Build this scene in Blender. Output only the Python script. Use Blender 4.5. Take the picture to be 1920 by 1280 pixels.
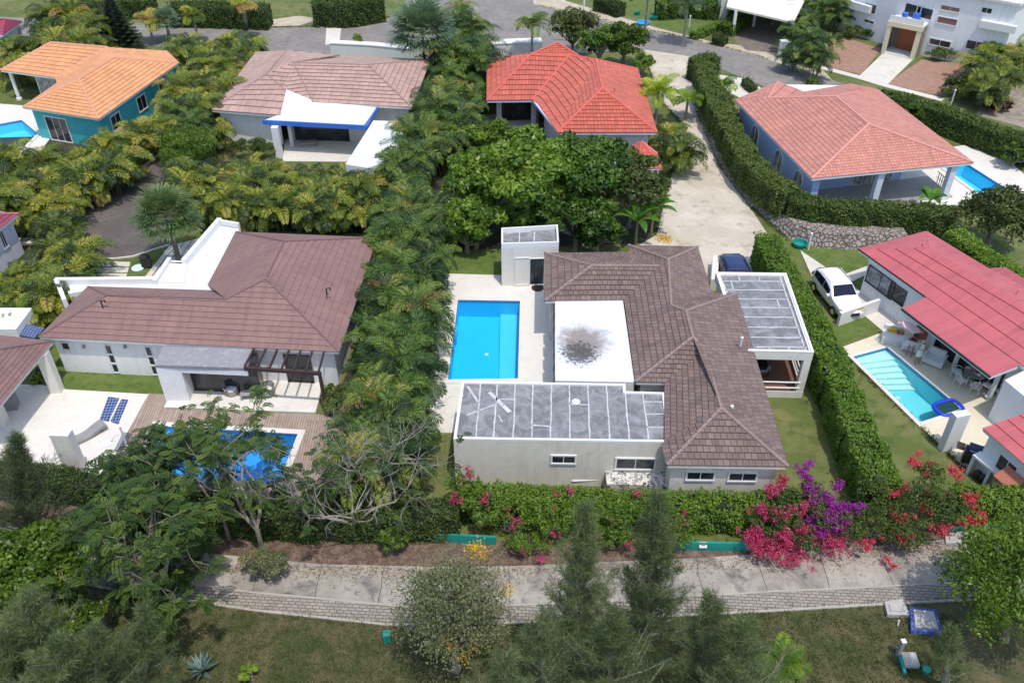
import bpy, math, random
import numpy as np
from mathutils import Vector
from mathutils.geometry import tessellate_polygon

# ------------------------------------------------------------------ camera, sky, sun, exposure
for o in list(bpy.data.objects): bpy.data.objects.remove(o)
SC = bpy.context.scene
COL = SC.collection
FPX, PITCH, CAMH = 1640.0, math.radians(37.6), 33.0
cam_data = bpy.data.cameras.new('camera'); cam = bpy.data.objects.new('camera', cam_data); COL.objects.link(cam)
cam_data.sensor_width = 36.0; cam_data.lens = 36.0 * FPX / 1920.0; cam_data.clip_end = 2000; cam_data.clip_start = .5
cam.location = (0, 0, CAMH); cam.rotation_euler = (math.pi / 2 - PITCH, 0, 0)
SC.camera = cam
SUN = Vector((0.16, -0.30, 0.94)).normalized()
SEL = math.asin(SUN.z); SAZ = math.atan2(SUN.x, SUN.y)
world = bpy.data.worlds.new('World'); SC.world = world; world.use_nodes = True
wn = world.node_tree; bg = wn.nodes['Background']; sky = wn.nodes.new('ShaderNodeTexSky')
sky.sky_type = 'NISHITA'; sky.sun_disc = False; sky.sun_elevation = SEL; sky.sun_rotation = SAZ
sky.air_density = 1.0; sky.dust_density = 1.5
wn.links.new(sky.outputs[0], bg.inputs[0]); bg.inputs[1].default_value = 0.15
sd = bpy.data.lights.new('sun', 'SUN'); sd.energy = 2.0; sd.angle = math.radians(.8); sd.color = (1, .94, .855)
sun = bpy.data.objects.new('sun', sd); COL.objects.link(sun); sun.rotation_euler = SUN.to_track_quat('Z', 'Y').to_euler()
SC.view_settings.view_transform = 'Standard'; SC.view_settings.look = 'None'
SC.view_settings.exposure = 0.62; SC.view_settings.gamma = 1.0
SC.render.engine = 'CYCLES'

# ------------------------------------------------------------------ helpers
RNG = np.random.default_rng(7)
random.seed(5)
def P(x, y, z=0.0):
    "point of the place at height z that the photograph shows at pixel x, y (1920 x 1280)"
    a = (x - 960) / FPX; b = (640 - y) / FPX
    dz = -math.sin(PITCH) + b * math.cos(PITCH); t = (z - CAMH) / dz
    return Vector((a * t, (math.cos(PITCH) + b * math.sin(PITCH)) * t, z))
def tag(o, label=None, cat=None, group=None, kind=None):
    if label: o['label'] = label
    if cat: o['category'] = cat
    if group: o['group'] = group
    if kind: o['kind'] = kind
    return o
def empty(name, loc, label=None, cat=None, group=None):
    o = bpy.data.objects.new(name, None); COL.objects.link(o); o.location = loc; o.empty_display_size = .3
    o['_o'] = list(loc)
    return tag(o, label, cat, group)
def org(o):
    while o is not None:
        if '_o' in o: return np.array(o['_o'])
        o = o.parent
    return np.zeros(3)
class MB:
    def __init__(s): s.v = []; s.f = []; s.uv = {}; s.t = {}; s.m = {}; s.cm = 0
    def face(s, pts, uv=None, t=None):
        n = len(s.v); s.v += [tuple(p) for p in pts]; i = len(s.f); s.f.append(tuple(range(n, n + len(pts))))
        if uv: s.uv[i] = uv
        if t is not None: s.t[i] = t
        if s.cm: s.m[i] = s.cm
        return s
    def box(s, x0, y0, z0, x1, y1, z1):
        return s.prism([(x0, y0), (x1, y0), (x1, y1), (x0, y1)], z0, z1)
    def prism(s, poly, z0, z1, bottom=True, top=True):
        poly = [(p[0], p[1]) for p in poly]
        if area(poly) < 0: poly = poly[::-1]
        n = len(poly)
        for i in range(n):
            a = poly[i]; b = poly[(i + 1) % n]
            s.face([(a[0], a[1], z0), (b[0], b[1], z0), (b[0], b[1], z1), (a[0], a[1], z1)])
        if top: s.cap(poly, z1, True)
        if bottom: s.cap(poly, z0, False)
        return s
    def cap(s, poly, z, up=True):
        if len(poly) <= 4 and convex(poly):
            s.face([(p[0], p[1], z) for p in (poly if up else poly[::-1])]); return s
        pts = [Vector((p[0], p[1], 0)) for p in poly]
        for t in tessellate_polygon([pts]):
            q = [pts[k] if isinstance(k, int) else k for k in t]
            if ((q[1] - q[0]).cross(q[2] - q[0]).z > 0) != up: q = q[::-1]
            s.face([(p[0], p[1], z) for p in q])
        return s
    def obox(s, c, ux, sx, sy, sz, up=(0, 0, 1)):
        "box with centre c, x axis ux, sizes"
        ux = Vector((*ux, 0)[:3]).normalized(); up = Vector(up); uy = up.cross(ux).normalized(); uz = ux.cross(uy).normalized(); c = Vector(c)
        q = [c + ux * (sx / 2 * i) + uy * (sy / 2 * j) + uz * (sz / 2 * k) for k in (-1, 1) for j in (-1, 1) for i in (-1, 1)]
        for f in ((0, 2, 3, 1), (4, 5, 7, 6), (0, 1, 5, 4), (2, 6, 7, 3), (0, 4, 6, 2), (1, 3, 7, 5)): s.face([q[k] for k in f])
        return s
    def tube(s, pts, rad, n=6, caps=True):
        pts = [Vector(p) for p in pts]; rings = []
        if not hasattr(rad, '__len__'): rad = [rad] * len(pts)
        for i, p in enumerate(pts):
            d = (pts[min(i + 1, len(pts) - 1)] - pts[max(i - 1, 0)])
            d = d.normalized() if d.length > 1e-9 else Vector((0, 0, 1))
            a = d.cross(Vector((0, 0, 1)) if abs(d.z) < .9 else Vector((1, 0, 0))).normalized(); b = d.cross(a)
            rings.append([p + (a * math.cos(2 * math.pi * k / n) + b * math.sin(2 * math.pi * k / n)) * rad[i] for k in range(n)])
        base = len(s.v)
        for r in rings: s.v += [tuple(q) for q in r]
        for i in range(len(rings) - 1):
            for k in range(n):
                k2 = (k + 1) % n
                idx = len(s.f); s.f.append((base + i * n + k, base + (i + 1) * n + k, base + (i + 1) * n + k2, base + i * n + k2))
                if s.cm: s.m[idx] = s.cm
        if caps:
            for r, e in ((0, 1), (len(rings) - 1, -1)):
                idx = len(s.f); s.f.append(tuple(base + r * n + k for k in range(n))[::e])
                if s.cm: s.m[idx] = s.cm
        return s
    def lathe(s, c, prof, n=12):
        base = len(s.v); c = Vector(c)
        for r, z in prof:
            s.v += [(c.x + r * math.cos(2 * math.pi * k / n), c.y + r * math.sin(2 * math.pi * k / n), c.z + z) for k in range(n)]
        for i in range(len(prof) - 1):
            for k in range(n):
                k2 = (k + 1) % n; s.f.append((base + i * n + k, base + i * n + k2, base + (i + 1) * n + k2, base + (i + 1) * n + k))
        s.f.append(tuple(base + (len(prof) - 1) * n + k for k in range(n)))
        s.f.append(tuple(base + k for k in range(n))[::-1])
        return s
def area(p): return .5 * sum(p[i][0] * p[(i + 1) % len(p)][1] - p[(i + 1) % len(p)][0] * p[i][1] for i in range(len(p)))
def convex(p):
    n = len(p); sg = set()
    for i in range(n):
        a, b, c = p[i], p[(i + 1) % n], p[(i + 2) % n]
        sg.add(((b[0] - a[0]) * (c[1] - b[1]) - (b[1] - a[1]) * (c[0] - b[0])) > 0)
    return len(sg) == 1
def inset(poly, d):
    poly = [Vector((p[0], p[1])) for p in poly]
    if area(poly) < 0: poly = poly[::-1]
    n = len(poly); out = []
    for i in range(n):
        a, b, c = poly[i - 1], poly[i], poly[(i + 1) % n]
        e1 = (b - a).normalized(); e2 = (c - b).normalized()
        n1 = Vector((-e1.y, e1.x)); n2 = Vector((-e2.y, e2.x)); k = n1 + n2
        k = k / max(.3, k.dot(n1)); out.append(b + k * d)
    return out
def obj(name, mb, mats, parent=None, smooth=False, bevel=0, at=None):
    if parent is not None: O = org(parent)
    elif at is not None: O = np.array(at, dtype=float)
    else:
        V = np.array(mb.v); O = np.array([(V[:, 0].min() + V[:, 0].max()) / 2, (V[:, 1].min() + V[:, 1].max()) / 2, V[:, 2].min()])
    me = bpy.data.meshes.new(name)
    me.from_pydata((np.array(mb.v) - O).tolist(), [], mb.f)
    if mb.uv:
        uvl = me.uv_layers.new(name='UVMap')
        for i, u in mb.uv.items():
            p = me.polygons[i]
            for k, li in enumerate(p.loop_indices): uvl.data[li].uv = u[k]
    if mb.t:
        a = me.attributes.new('tint', 'FLOAT', 'FACE')
        for i, t in mb.t.items(): a.data[i].value = t
    if not isinstance(mats, (list, tuple)): mats = [mats]
    for m in mats: me.materials.append(m)
    for i, k in mb.m.items(): me.polygons[i].material_index = k
    if smooth: me.polygons.foreach_set('use_smooth', [True] * len(me.polygons))
    o = bpy.data.objects.new(name, me); COL.objects.link(o)
    if parent is not None: o.parent = parent
    else: o.location = O; o['_o'] = list(O)
    if bevel:
        b = o.modifiers.new('bevel', 'BEVEL'); b.width = bevel; b.segments = 2; b.limit_method = 'ANGLE'
    return o
def npobj(name, V, F, mat, parent=None, tint=None, at=None, matidx=None, smooth=False):
    "V (N,3), F (M,4) numpy"
    O = org(parent) if parent is not None else (np.array(at, dtype=float) if at is not None else np.zeros(3))
    me = bpy.data.meshes.new(name); V = V - O
    me.vertices.add(len(V)); me.vertices.foreach_set('co', V.astype(np.float32).ravel())
    k = F.shape[1]; me.loops.add(F.size); me.loops.foreach_set('vertex_index', F.astype(np.int32).ravel())
    me.polygons.add(len(F)); me.polygons.foreach_set('loop_start', np.arange(0, F.size, k, dtype=np.int32)); me.polygons.foreach_set('loop_total', np.full(len(F), k, dtype=np.int32))
    me.update(calc_edges=True)
    if tint is not None:
        a = me.attributes.new('tint', 'FLOAT', 'FACE'); a.data.foreach_set('value', tint.astype(np.float32))
    for m in (mat if isinstance(mat, (list, tuple)) else [mat]): me.materials.append(m)
    if matidx is not None: me.polygons.foreach_set('material_index', matidx.astype(np.int32))
    if smooth: me.polygons.foreach_set('use_smooth', np.ones(len(F), dtype=bool))
    o = bpy.data.objects.new(name, me); COL.objects.link(o)
    if parent is not None: o.parent = parent
    else: o.location = O; o['_o'] = list(O)
    return o
def copy_tree(o, loc, rz=0, sc=1.0, label=None, group=None):
    r = o.copy(); COL.objects.link(r); r.location = loc; r.rotation_euler = (0, 0, rz); r.scale = (sc, sc, sc)
    r['_o'] = list(loc)
    if label: r['label'] = label
    if group: r['group'] = group
    for ch in list(o.children):
        c = ch.copy(); COL.objects.link(c); c.parent = r
        for g in ch.children:
            d = g.copy(); COL.objects.link(d); d.parent = c
    return r

# ------------------------------------------------------------------ materials
def newmat(name):
    m = bpy.data.materials.new(name); m.use_nodes = True; nt = m.node_tree
    return m, nt, nt.nodes['Principled BSDF']
def N(nt, t, **kw):
    n = nt.nodes.new(t)
    for k, v in kw.items():
        if k.startswith('i_'): n.inputs[k[2:].replace('_', ' ')].default_value = v
        else: setattr(n, k, v)
    return n
def c4(c): return (c[0], c[1], c[2], 1)
def mixc(nt, f, a, b, typ='MIX'):
    n = nt.nodes.new('ShaderNodeMix'); n.data_type = 'RGBA'; n.blend_type = typ
    for s, v in ((n.inputs[0], f), (n.inputs[6], a), (n.inputs[7], b)):
        if hasattr(v, 'links'): nt.links.new(v, s)
        elif isinstance(v, (int, float)): s.default_value = v
        else: s.default_value = c4(v)
    return n.outputs[2]
def ramp(nt, fac, a, b):
    n = N(nt, 'ShaderNodeMapRange'); n.inputs[1].default_value = a; n.inputs[2].default_value = b; nt.links.new(fac, n.inputs[0]); return n.outputs[0]
def noise(nt, scale, detail=4, vec=None, rough=.6, dist=0):
    n = N(nt, 'ShaderNodeTexNoise'); n.inputs['Scale'].default_value = scale; n.inputs['Detail'].default_value = detail; n.inputs['Roughness'].default_value = rough; n.inputs['Distortion'].default_value = dist
    if vec is not None: nt.links.new(vec, n.inputs['Vector'])
    return n.outputs['Fac']
def geo(nt): return N(nt, 'ShaderNodeNewGeometry').outputs['Position']
def bump(nt, h, bsdf, s=.3, d=.05):
    b = N(nt, 'ShaderNodeBump'); b.inputs['Strength'].default_value = s; b.inputs['Distance'].default_value = d
    nt.links.new(h, b.inputs['Height']); nt.links.new(b.outputs[0], bsdf.inputs['Normal'])
def M_plain(name, c, rough=.6, var=.06, metal=0, stain=None, stain_amt=.5, sscale=.6):
    m, nt, b = newmat(name); pos = geo(nt)
    f = noise(nt, 3.0, 6, pos); f2 = noise(nt, .45, 3, pos)
    col = mixc(nt, ramp(nt, f, .3, .7), [x * (1 - var) for x in c], [min(1, x * (1 + var)) for x in c])
    col = mixc(nt, ramp(nt, f2, .35, .65), col, mixc(nt, 1.0, col, (1 - var * .9,) * 3, 'MULTIPLY'))
    if stain is not None:
        f3 = noise(nt, sscale, 8, pos, .7, .5)
        col = mixc(nt, N_mul(nt, ramp(nt, f3, .52, .72), stain_amt), col, stain)
    if name.endswith(('wall', 'render')):
        sm = N(nt, 'ShaderNodeMapping'); sm.inputs['Scale'].default_value = (3.2, 3.2, .28); nt.links.new(pos, sm.inputs[0])
        col = mixc(nt, N_mul(nt, ramp(nt, noise(nt, 1.0, 7, sm.outputs[0], .7), .5, .75), .55), col, mixc(nt, 1.0, col, (.66, .64, .60), 'MULTIPLY'))
    nt.links.new(col, b.inputs['Base Color']); b.inputs['Roughness'].default_value = rough; b.inputs['Metallic'].default_value = metal
    bump(nt, noise(nt, 14, 4, pos), b, .12, .02)
    return m
def N_mul(nt, a, k):
    n = N(nt, 'ShaderNodeMath', operation='MULTIPLY'); nt.links.new(a, n.inputs[0]); n.inputs[1].default_value = k; return n.outputs[0]
def M_multi(name, cols, scales, rough=.9, bs=.3, bscale=12):
    "layered noise: cols[0] base then each next colour by its own noise (scale, lo, hi)"
    m, nt, b = newmat(name); pos = geo(nt); col = None
    for i, c in enumerate(cols):
        if col is None: col = mixc(nt, 0.0, c, c); continue
        sc, lo, hi = scales[i - 1]; col = mixc(nt, ramp(nt, noise(nt, sc, 7, pos, .62, .3), lo, hi), col, c)
    nt.links.new(col, b.inputs['Base Color']); b.inputs['Roughness'].default_value = rough
    bump(nt, noise(nt, bscale, 6, pos, .7), b, bs, .04)
    return m
def M_tile(name, c, course, width, rough=.6, barrel=True, mortar=.55, var=.10, patch=None, patch_amt=0, msize=.02, offset=.5, fade=0):
    m, nt, b = newmat(name); uv = N(nt, 'ShaderNodeUVMap').outputs[0]; pos = geo(nt)
    br = N(nt, 'ShaderNodeTexBrick'); br.offset = offset; nt.links.new(uv, br.inputs['Vector'])
    br.inputs['Scale'].default_value = 1; br.inputs['Brick Width'].default_value = width; br.inputs['Row Height'].default_value = course
    br.inputs['Mortar Size'].default_value = msize; br.inputs['Mortar Smooth'].default_value = .3
    br.inputs['Color1'].default_value = c4([x * (1 - var) for x in c]); br.inputs['Color2'].default_value = c4([min(1, x * (1 + var)) for x in c])
    br.inputs['Mortar'].default_value = c4([x * mortar for x in c])
    col = br.outputs['Color']
    f2 = noise(nt, .8, 6, pos, .7, .4)
    col = mixc(nt, ramp(nt, f2, .3, .75), col, mixc(nt, 1.0, col, (.84, .84, .86), 'MULTIPLY'))
    sm = N(nt, 'ShaderNodeMapping'); sm.inputs['Scale'].default_value = (2.6, .3, 1); nt.links.new(uv, sm.inputs[0])
    col = mixc(nt, ramp(nt, noise(nt, 1.0, 6, sm.outputs[0], .7, .3), .45, .72), col, mixc(nt, 1.0, col, (.74, .73, .75), 'MULTIPLY'))
    col = mixc(nt, N_mul(nt, ramp(nt, noise(nt, .35, 3, pos), .45, .65), .5), col, mixc(nt, 1.0, col, (1.12, 1.08, 1.05), 'MULTIPLY'))
    if patch is not None:
        f3 = noise(nt, .9, 5, pos, .8, 1.2); col = mixc(nt, N_mul(nt, ramp(nt, f3, .63, .68), patch_amt), col, patch)
    nt.links.new(col, b.inputs['Base Color']); b.inputs['Roughness'].default_value = rough
    if barrel:
        w = N(nt, 'ShaderNodeTexWave', bands_direction='X'); w.inputs['Scale'].default_value = 1 / width / 1.0 * .3183 * math.pi / math.pi * 1.0
        w.inputs['Distortion'].default_value = 0
        w.inputs['Scale'].default_value = math.pi / (10 * width) * 2
        nt.links.new(uv, w.inputs['Vector'])
        h = N(nt, 'ShaderNodeMath', operation='MULTIPLY'); nt.links.new(w.outputs['Fac'], h.inputs[0]); nt.links.new(br.outputs['Fac'], h.inputs[1])
        h2 = N(nt, 'ShaderNodeMath', operation='SUBTRACT'); nt.links.new(w.outputs['Fac'], h2.inputs[0]); nt.links.new(h.outputs[0], h2.inputs[1])
        bump(nt, h2.outputs[0], b, .55, .05)
    else:
        inv = N(nt, 'ShaderNodeMath', operation='SUBTRACT'); inv.inputs[0].default_value = 1; nt.links.new(br.outputs['Fac'], inv.inputs[1]); bump(nt, inv.outputs[0], b, .3, .02)
    return m
def M_leaf(name, cols, trans=.3, rough=.45, obj_var=.5):
    "cols: dark, mid, light; picked by leaf tint and by plant"
    m, nt, b = newmat(name)
    at = N(nt, 'ShaderNodeAttribute', attribute_name='tint'); oi = N(nt, 'ShaderNodeObjectInfo')
    ad = N(nt, 'ShaderNodeMath', operation='MULTIPLY_ADD'); nt.links.new(oi.outputs['Random'], ad.inputs[0]); ad.inputs[1].default_value = obj_var * .6
    sb = N(nt, 'ShaderNodeMath', operation='SUBTRACT'); nt.links.new(at.outputs['Fac'], sb.inputs[0]); sb.inputs[1].default_value = obj_var * .3
    nt.links.new(sb.outputs[0], ad.inputs[2])
    cr = N(nt, 'ShaderNodeValToRGB'); nt.links.new(ad.outputs[0], cr.inputs[0]); el = cr.color_ramp.elements
    el[0].position = 0; el[0].color = c4(cols[0]); el[1].position = 1; el[1].color = c4(cols[-1])
    for i, c in enumerate(cols[1:-1]):
        e = el.new((i + 1) / (len(cols) - 1)); e.color = c4(c)
    nt.links.new(cr.outputs[0], b.inputs['Base Color']); b.inputs['Roughness'].default_value = rough
    b.inputs['Specular IOR Level'].default_value = .35
    tr = N(nt, 'ShaderNodeBsdfTranslucent'); tc = mixc(nt, 1.0, cr.outputs[0], (1.5, 1.6, .7), 'MULTIPLY'); nt.links.new(tc, tr.inputs[0])
    mx = N(nt, 'ShaderNodeMixShader'); mx.inputs[0].default_value = trans
    nt.links.new(b.outputs[0], mx.inputs[1]); nt.links.new(tr.outputs[0], mx.inputs[2]); nt.links.new(mx.outputs[0], nt.nodes['Material Output'].inputs[0])
    return m
def M_water(name, tint, ripple=.35, rs=3.5):
    m, nt, b = newmat(name); nt.nodes.remove(b); pos = geo(nt)
    tr = N(nt, 'ShaderNodeBsdfTransparent'); tr.inputs[0].default_value = c4(tint)
    gl = N(nt, 'ShaderNodeBsdfGlossy'); gl.inputs['Roughness'].default_value = .03
    bp = N(nt, 'ShaderNodeBump'); bp.inputs['Strength'].default_value = ripple; bp.inputs['Distance'].default_value = .05; nt.links.new(noise(nt, rs, 3, pos), bp.inputs['Height']); nt.links.new(bp.outputs[0], gl.inputs['Normal'])
    fr = N(nt, 'ShaderNodeFresnel'); fr.inputs[0].default_value = 1.33; nt.links.new(bp.outputs[0], fr.inputs['Normal'])
    mx = N(nt, 'ShaderNodeMixShader'); nt.links.new(fr.outputs[0], mx.inputs[0]); nt.links.new(tr.outputs[0], mx.inputs[1]); nt.links.new(gl.outputs[0], mx.inputs[2])
    nt.links.new(mx.outputs[0], nt.nodes['Material Output'].inputs[0]); return m
def M_poolfloor(name, c, tile=.25, caust=.25):
    m, nt, b = newmat(name); pos = geo(nt)
    v = N(nt, 'ShaderNodeTexVoronoi', feature='SMOOTH_F1'); v.inputs['Scale'].default_value = 1.6; nt.links.new(pos, v.inputs['Vector'])
    col = mixc(nt, ramp(nt, noise(nt, .7, 4, pos), .35, .65), [x * .97 for x in c], [min(1, x * 1.02) for x in c])
    br = N(nt, 'ShaderNodeTexBrick'); br.offset = 0; nt.links.new(pos, br.inputs['Vector']); br.inputs['Brick Width'].default_value = tile; br.inputs['Row Height'].default_value = tile; br.inputs['Mortar Size'].default_value = .012; br.inputs['Scale'].default_value = 1
    br.inputs['Color1'].default_value = (1, 1, 1, 1); br.inputs['Color2'].default_value = (.93, .93, .95, 1); br.inputs['Mortar'].default_value = (.9, .93, .95, 1)
    col = mixc(nt, .5, col, mixc(nt, 1.0, col, br.outputs[0], 'MULTIPLY'))
    nt.links.new(col, b.inputs['Base Color']); b.inputs['Roughness'].default_value = .5; return m
def M_brickpave(name, c1, c2, mort, w, h, rot=0, rough=.9, ms=.02, bs=.4):
    m, nt, b = newmat(name); pos = geo(nt)
    mp = N(nt, 'ShaderNodeMapping'); mp.inputs['Rotation'].default_value = (0, 0, rot); nt.links.new(pos, mp.inputs[0])
    wn_ = N(nt, 'ShaderNodeTexNoise'); wn_.inputs['Scale'].default_value = 2; nt.links.new(pos, wn_.inputs['Vector'])
    br = N(nt, 'ShaderNodeTexBrick'); nt.links.new(mp.outputs[0], br.inputs['Vector']); br.inputs['Scale'].default_value = 1
    br.inputs['Brick Width'].default_value = w; br.inputs['Row Height'].default_value = h; br.inputs['Mortar Size'].default_value = ms
    br.inputs['Color1'].default_value = c4(c1); br.inputs['Color2'].default_value = c4(c2); br.inputs['Mortar'].default_value = c4(mort)
    col = mixc(nt, ramp(nt, noise(nt, 1.5, 7, pos, .7), .3, .7), br.outputs[0], mixc(nt, 1.0, br.outputs[0], (.72, .71, .7), 'MULTIPLY'))
    nt.links.new(col, b.inputs['Base Color']); b.inputs['Roughness'].default_value = rough
    inv = N(nt, 'ShaderNodeMath', operation='SUBTRACT'); inv.inputs[0].default_value = 1; nt.links.new(br.outputs['Fac'], inv.inputs[1]); bump(nt, inv.outputs[0], b, bs, .02)
    return m
def M_stone(name, c1, c2, gap, scale=4):
    m, nt, b = newmat(name); pos = geo(nt)
    v = N(nt, 'ShaderNodeTexVoronoi', feature='DISTANCE_TO_EDGE'); v.inputs['Scale'].default_value = scale; nt.links.new(pos, v.inputs['Vector'])
    v2 = N(nt, 'ShaderNodeTexVoronoi'); v2.inputs['Scale'].default_value = scale; nt.links.new(pos, v2.inputs['Vector'])
    sp = N(nt, 'ShaderNodeSeparateColor'); nt.links.new(v2.outputs['Color'], sp.inputs[0])
    col = mixc(nt, sp.outputs[0], c1, c2); col = mixc(nt, ramp(nt, v.outputs['Distance'], .02, .12), gap, col)
    nt.links.new(col, b.inputs['Base Color']); b.inputs['Roughness'].default_value = .95; bump(nt, ramp(nt, v.outputs['Distance'], 0, .2), b, .8, .08); return m

WHITE = M_plain('white_paint', (.72, .72, .71), .55, .03)
WHITE2 = M_plain('white_roof_coating', (.71, .72, .735), .6, .05, stain=(.45, .45, .44), stain_amt=.35)
CREAM = M_plain('cream_render', (.70, .67, .61), .8, .04, stain=(.4, .38, .33), stain_amt=.25)
GREYW = M_plain('grey_beige_render', (.68, .65, .58), .85, .05, stain=(.42, .39, .33), stain_amt=.4)
WHWALL = M_plain('white_wall', (.78, .79, .80), .75, .03, stain=(.5, .5, .48), stain_amt=.25)
BLUEW = M_plain('pale_blue_wall', (.36, .47, .70), .75, .03)
TURQ = M_plain('turquoise_wall', (.05, .42, .45), .7, .05)
DARK = M_plain('dark_interior', (.02, .02, .025), .7, .1)
CHAR = M_plain('charcoal_paint', (.035, .03, .03), .5, .1)
BROWNB = M_plain('dark_brown_beam', (.06, .035, .03), .5, .1)
GREYP = M_plain('grey_fabric', (.28, .27, .27), .9, .08)
WICKER = M_plain('grey_wicker', (.33, .31, .30), .8, .12)
BLUEF = M_plain('blue_fascia', (.05, .17, .58), .5, .04)
CHROME = M_plain('chrome', (.7, .7, .7), .2, .02, metal=1)
RUBBER = M_plain('rubber', (.02, .02, .02), .8, .1)
TEALP = M_plain('teal_plastic', (.01, .26, .22), .5, .05)
YELLOWP = M_plain('yellow_paint', (.7, .45, .03), .5, .05)
TERRA = M_plain('terracotta_cloth', (.45, .16, .10), .85, .08)
REDC = M_plain('red_cloth', (.5, .04, .03), .85, .08)
PINKC = M_plain('pale_pink_cloth', (.8, .55, .56), .85, .05)
NAVYC = M_plain('navy_cover', (.01, .015, .09), .5, .1)
BLUEP = M_plain('blue_plastic', (.02, .06, .6), .35, .05)
SKIN = M_plain('skin', (.38, .20, .13), .6, .04)
WOODD = M_plain('wood_door', (.33, .09, .03), .5, .15)
BARK = M_multi('bark', [(.16, .13, .10), (.28, .25, .21), (.08, .06, .05)], [(2.5, .4, .6), (6, .55, .7)], .95, .5, 20)
BARKP = M_multi('pale_bark', [(.24, .21, .18), (.34, .31, .27), (.12, .10, .085)], [(2.5, .4, .6), (6, .6, .7)], .95, .5, 20)
m, nt, b = newmat('dark_glass'); b.inputs['Base Color'].default_value = (.02, .025, .03, 1); b.inputs['Roughness'].default_value = .08; nt.links.new(mixc(nt, ramp(nt, noise(nt, .9, 3, geo(nt)), .4, .6), (.015, .02, .025), (.05, .055, .06)), b.inputs['Base Color']); GLASS = m
m, nt, b = newmat('curtained_glass'); b.inputs['Roughness'].default_value = .15; nt.links.new(mixc(nt, ramp(nt, noise(nt, 2.2, 4, geo(nt)), .4, .6), (.16, .17, .17), (.36, .37, .37)), b.inputs['Base Color']); CURT = m
m, nt, b = newmat('solar_panel')
br = N(nt, 'ShaderNodeTexBrick'); br.offset = 0; nt.links.new(N(nt, 'ShaderNodeTexCoord').outputs['Object'], br.inputs['Vector']); br.inputs['Scale'].default_value = 1; br.inputs['Brick Width'].default_value = .16; br.inputs['Row Height'].default_value = .16; br.inputs['Mortar Size'].default_value = .012
br.inputs['Color1'].default_value = (.02, .05, .14, 1); br.inputs['Color2'].default_value = (.03, .06, .18, 1); br.inputs['Mortar'].default_value = (.3, .35, .45, 1); nt.links.new(br.outputs[0], b.inputs['Base Color']); b.inputs['Roughness'].default_value = .2; SOLAR = m
def M_car(name, c):
    m, nt, b = newmat(name); b.inputs['Base Color'].default_value = c4(c); b.inputs['Roughness'].default_value = .25; b.inputs['Coat Weight'].default_value = .8; b.inputs['Coat Roughness'].default_value = .05; return m
CARW = M_car('white_car_paint', (.82, .82, .82)); CARB = M_car('navy_car_paint', (.015, .03, .10)); CARK = M_car('black_car_paint', (.008, .01, .014))
# grey waterproof roof felt with streaks
def M_felt():
    m, nt, b = newmat('grey_roof_membrane'); pos = geo(nt)
    f = noise(nt, .9, 9, pos, .72, 1.4); col = mixc(nt, ramp(nt, f, .42, .62), (.15, .15, .155), (.28, .28, .285))
    mp = N(nt, 'ShaderNodeMapping'); mp.inputs['Scale'].default_value = (2.2, .7, 1); mp.inputs['Rotation'].default_value = (0, 0, .5); nt.links.new(pos, mp.inputs[0])
    col = mixc(nt, N_mul(nt, ramp(nt, noise(nt, 1.6, 8, mp.outputs[0], .75, 2), .54, .72), .7), col, (.42, .42, .43))
    nt.links.new(col, b.inputs['Base Color']); b.inputs['Roughness'].default_value = .55; return m
FELT = M_felt()
# tile roofs: course length up the slope in metres
T10 = M_tile('brown_concrete_tiles', (.21, .146, .128), .36, .30, .8, True, .45, .20, (.15, .155, .20), .8, .022)
T7 = M_tile('brown_steel_tiles', (.25, .145, .128), .40, 1.3, .65, False, .5, .06, None, 0, .008)
T3 = M_tile('red_glazed_tiles', (.60, .14, .085), .36, .28, .5, True, .5, .16, (.50, .20, .14), .45, .02, 0)
T4 = M_tile('salmon_tiles', (.60, .25, .19), .34, .26, .6, True, .6, .13, (.5, .30, .27), .5, .02, 0)
T1 = M_tile('orange_tiles', (.76, .36, .16), .38, .30, .6, True, .7, .11, (.6, .33, .2), .4, .02)
T2 = M_tile('pinkish_beige_tiles', (.47, .31, .255), .42, .9, .6, False, .5, .08, (.3, .19, .15), .5, .02)
T11 = M_tile('red_steel_sheets', (.50, .12, .13), .95, 3.2, .5, False, .8, .02, None, 0, .006)
CAP10 = M_plain('brown_ridge', (.26, .19, .175), .7, .12); CAP7 = M_plain('dark_brown_ridge', (.17, .10, .10), .6, .08); CAP3 = M_plain('red_ridge', (.62, .13, .10), .5, .08)
CAP4 = M_plain('salmon_ridge', (.66, .31, .26), .6, .06); CAP1 = M_plain('orange_ridge', (.66, .33, .22), .6, .08); CAP2 = M_plain('brown_beige_ridge', (.30, .20, .16), .6, .1); CAP11 = M_plain('pink_red_ridge', (.5, .15, .165), .5, .05)
# ground
LAWN = M_multi('lawn', [(.095, .125, .028), (.16, .165, .055), (.055, .09, .018), (.20, .17, .09)], [(.35, .42, .6), (1.2, .5, .7), (.22, .6, .75)], .95, .5, 25)
LAWNG = M_multi('green_lawn', [(.085, .135, .02), (.12, .16, .035), (.05, .085, .015)], [(.8, .42, .6), (2.0, .5, .7)], .95, .5, 25)
PARK = M_multi('park_grass', [(.065, .072, .024), (.12, .10, .05), (.035, .048, .016), (.15, .115, .07)], [(.5, .42, .6), (1.6, .5, .7), (.35, .58, .75)], .95, .5, 18)
SOIL = M_multi('mulch', [(.13, .085, .06), (.21, .15, .115), (.06, .04, .03)], [(2.5, .45, .6), (9, .5, .65)], 1, .8, 22)
DIRT_SHADE = M_multi('brown_soil_with_shade', [(.035, .028, .018), (.07, .06, .03), (.03, .045, .012)], [(1, .45, .6), (.7, .5, .65)], 1, .6, 15)  # brown soil toned near-black, colour standing in for shade under the plants
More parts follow.
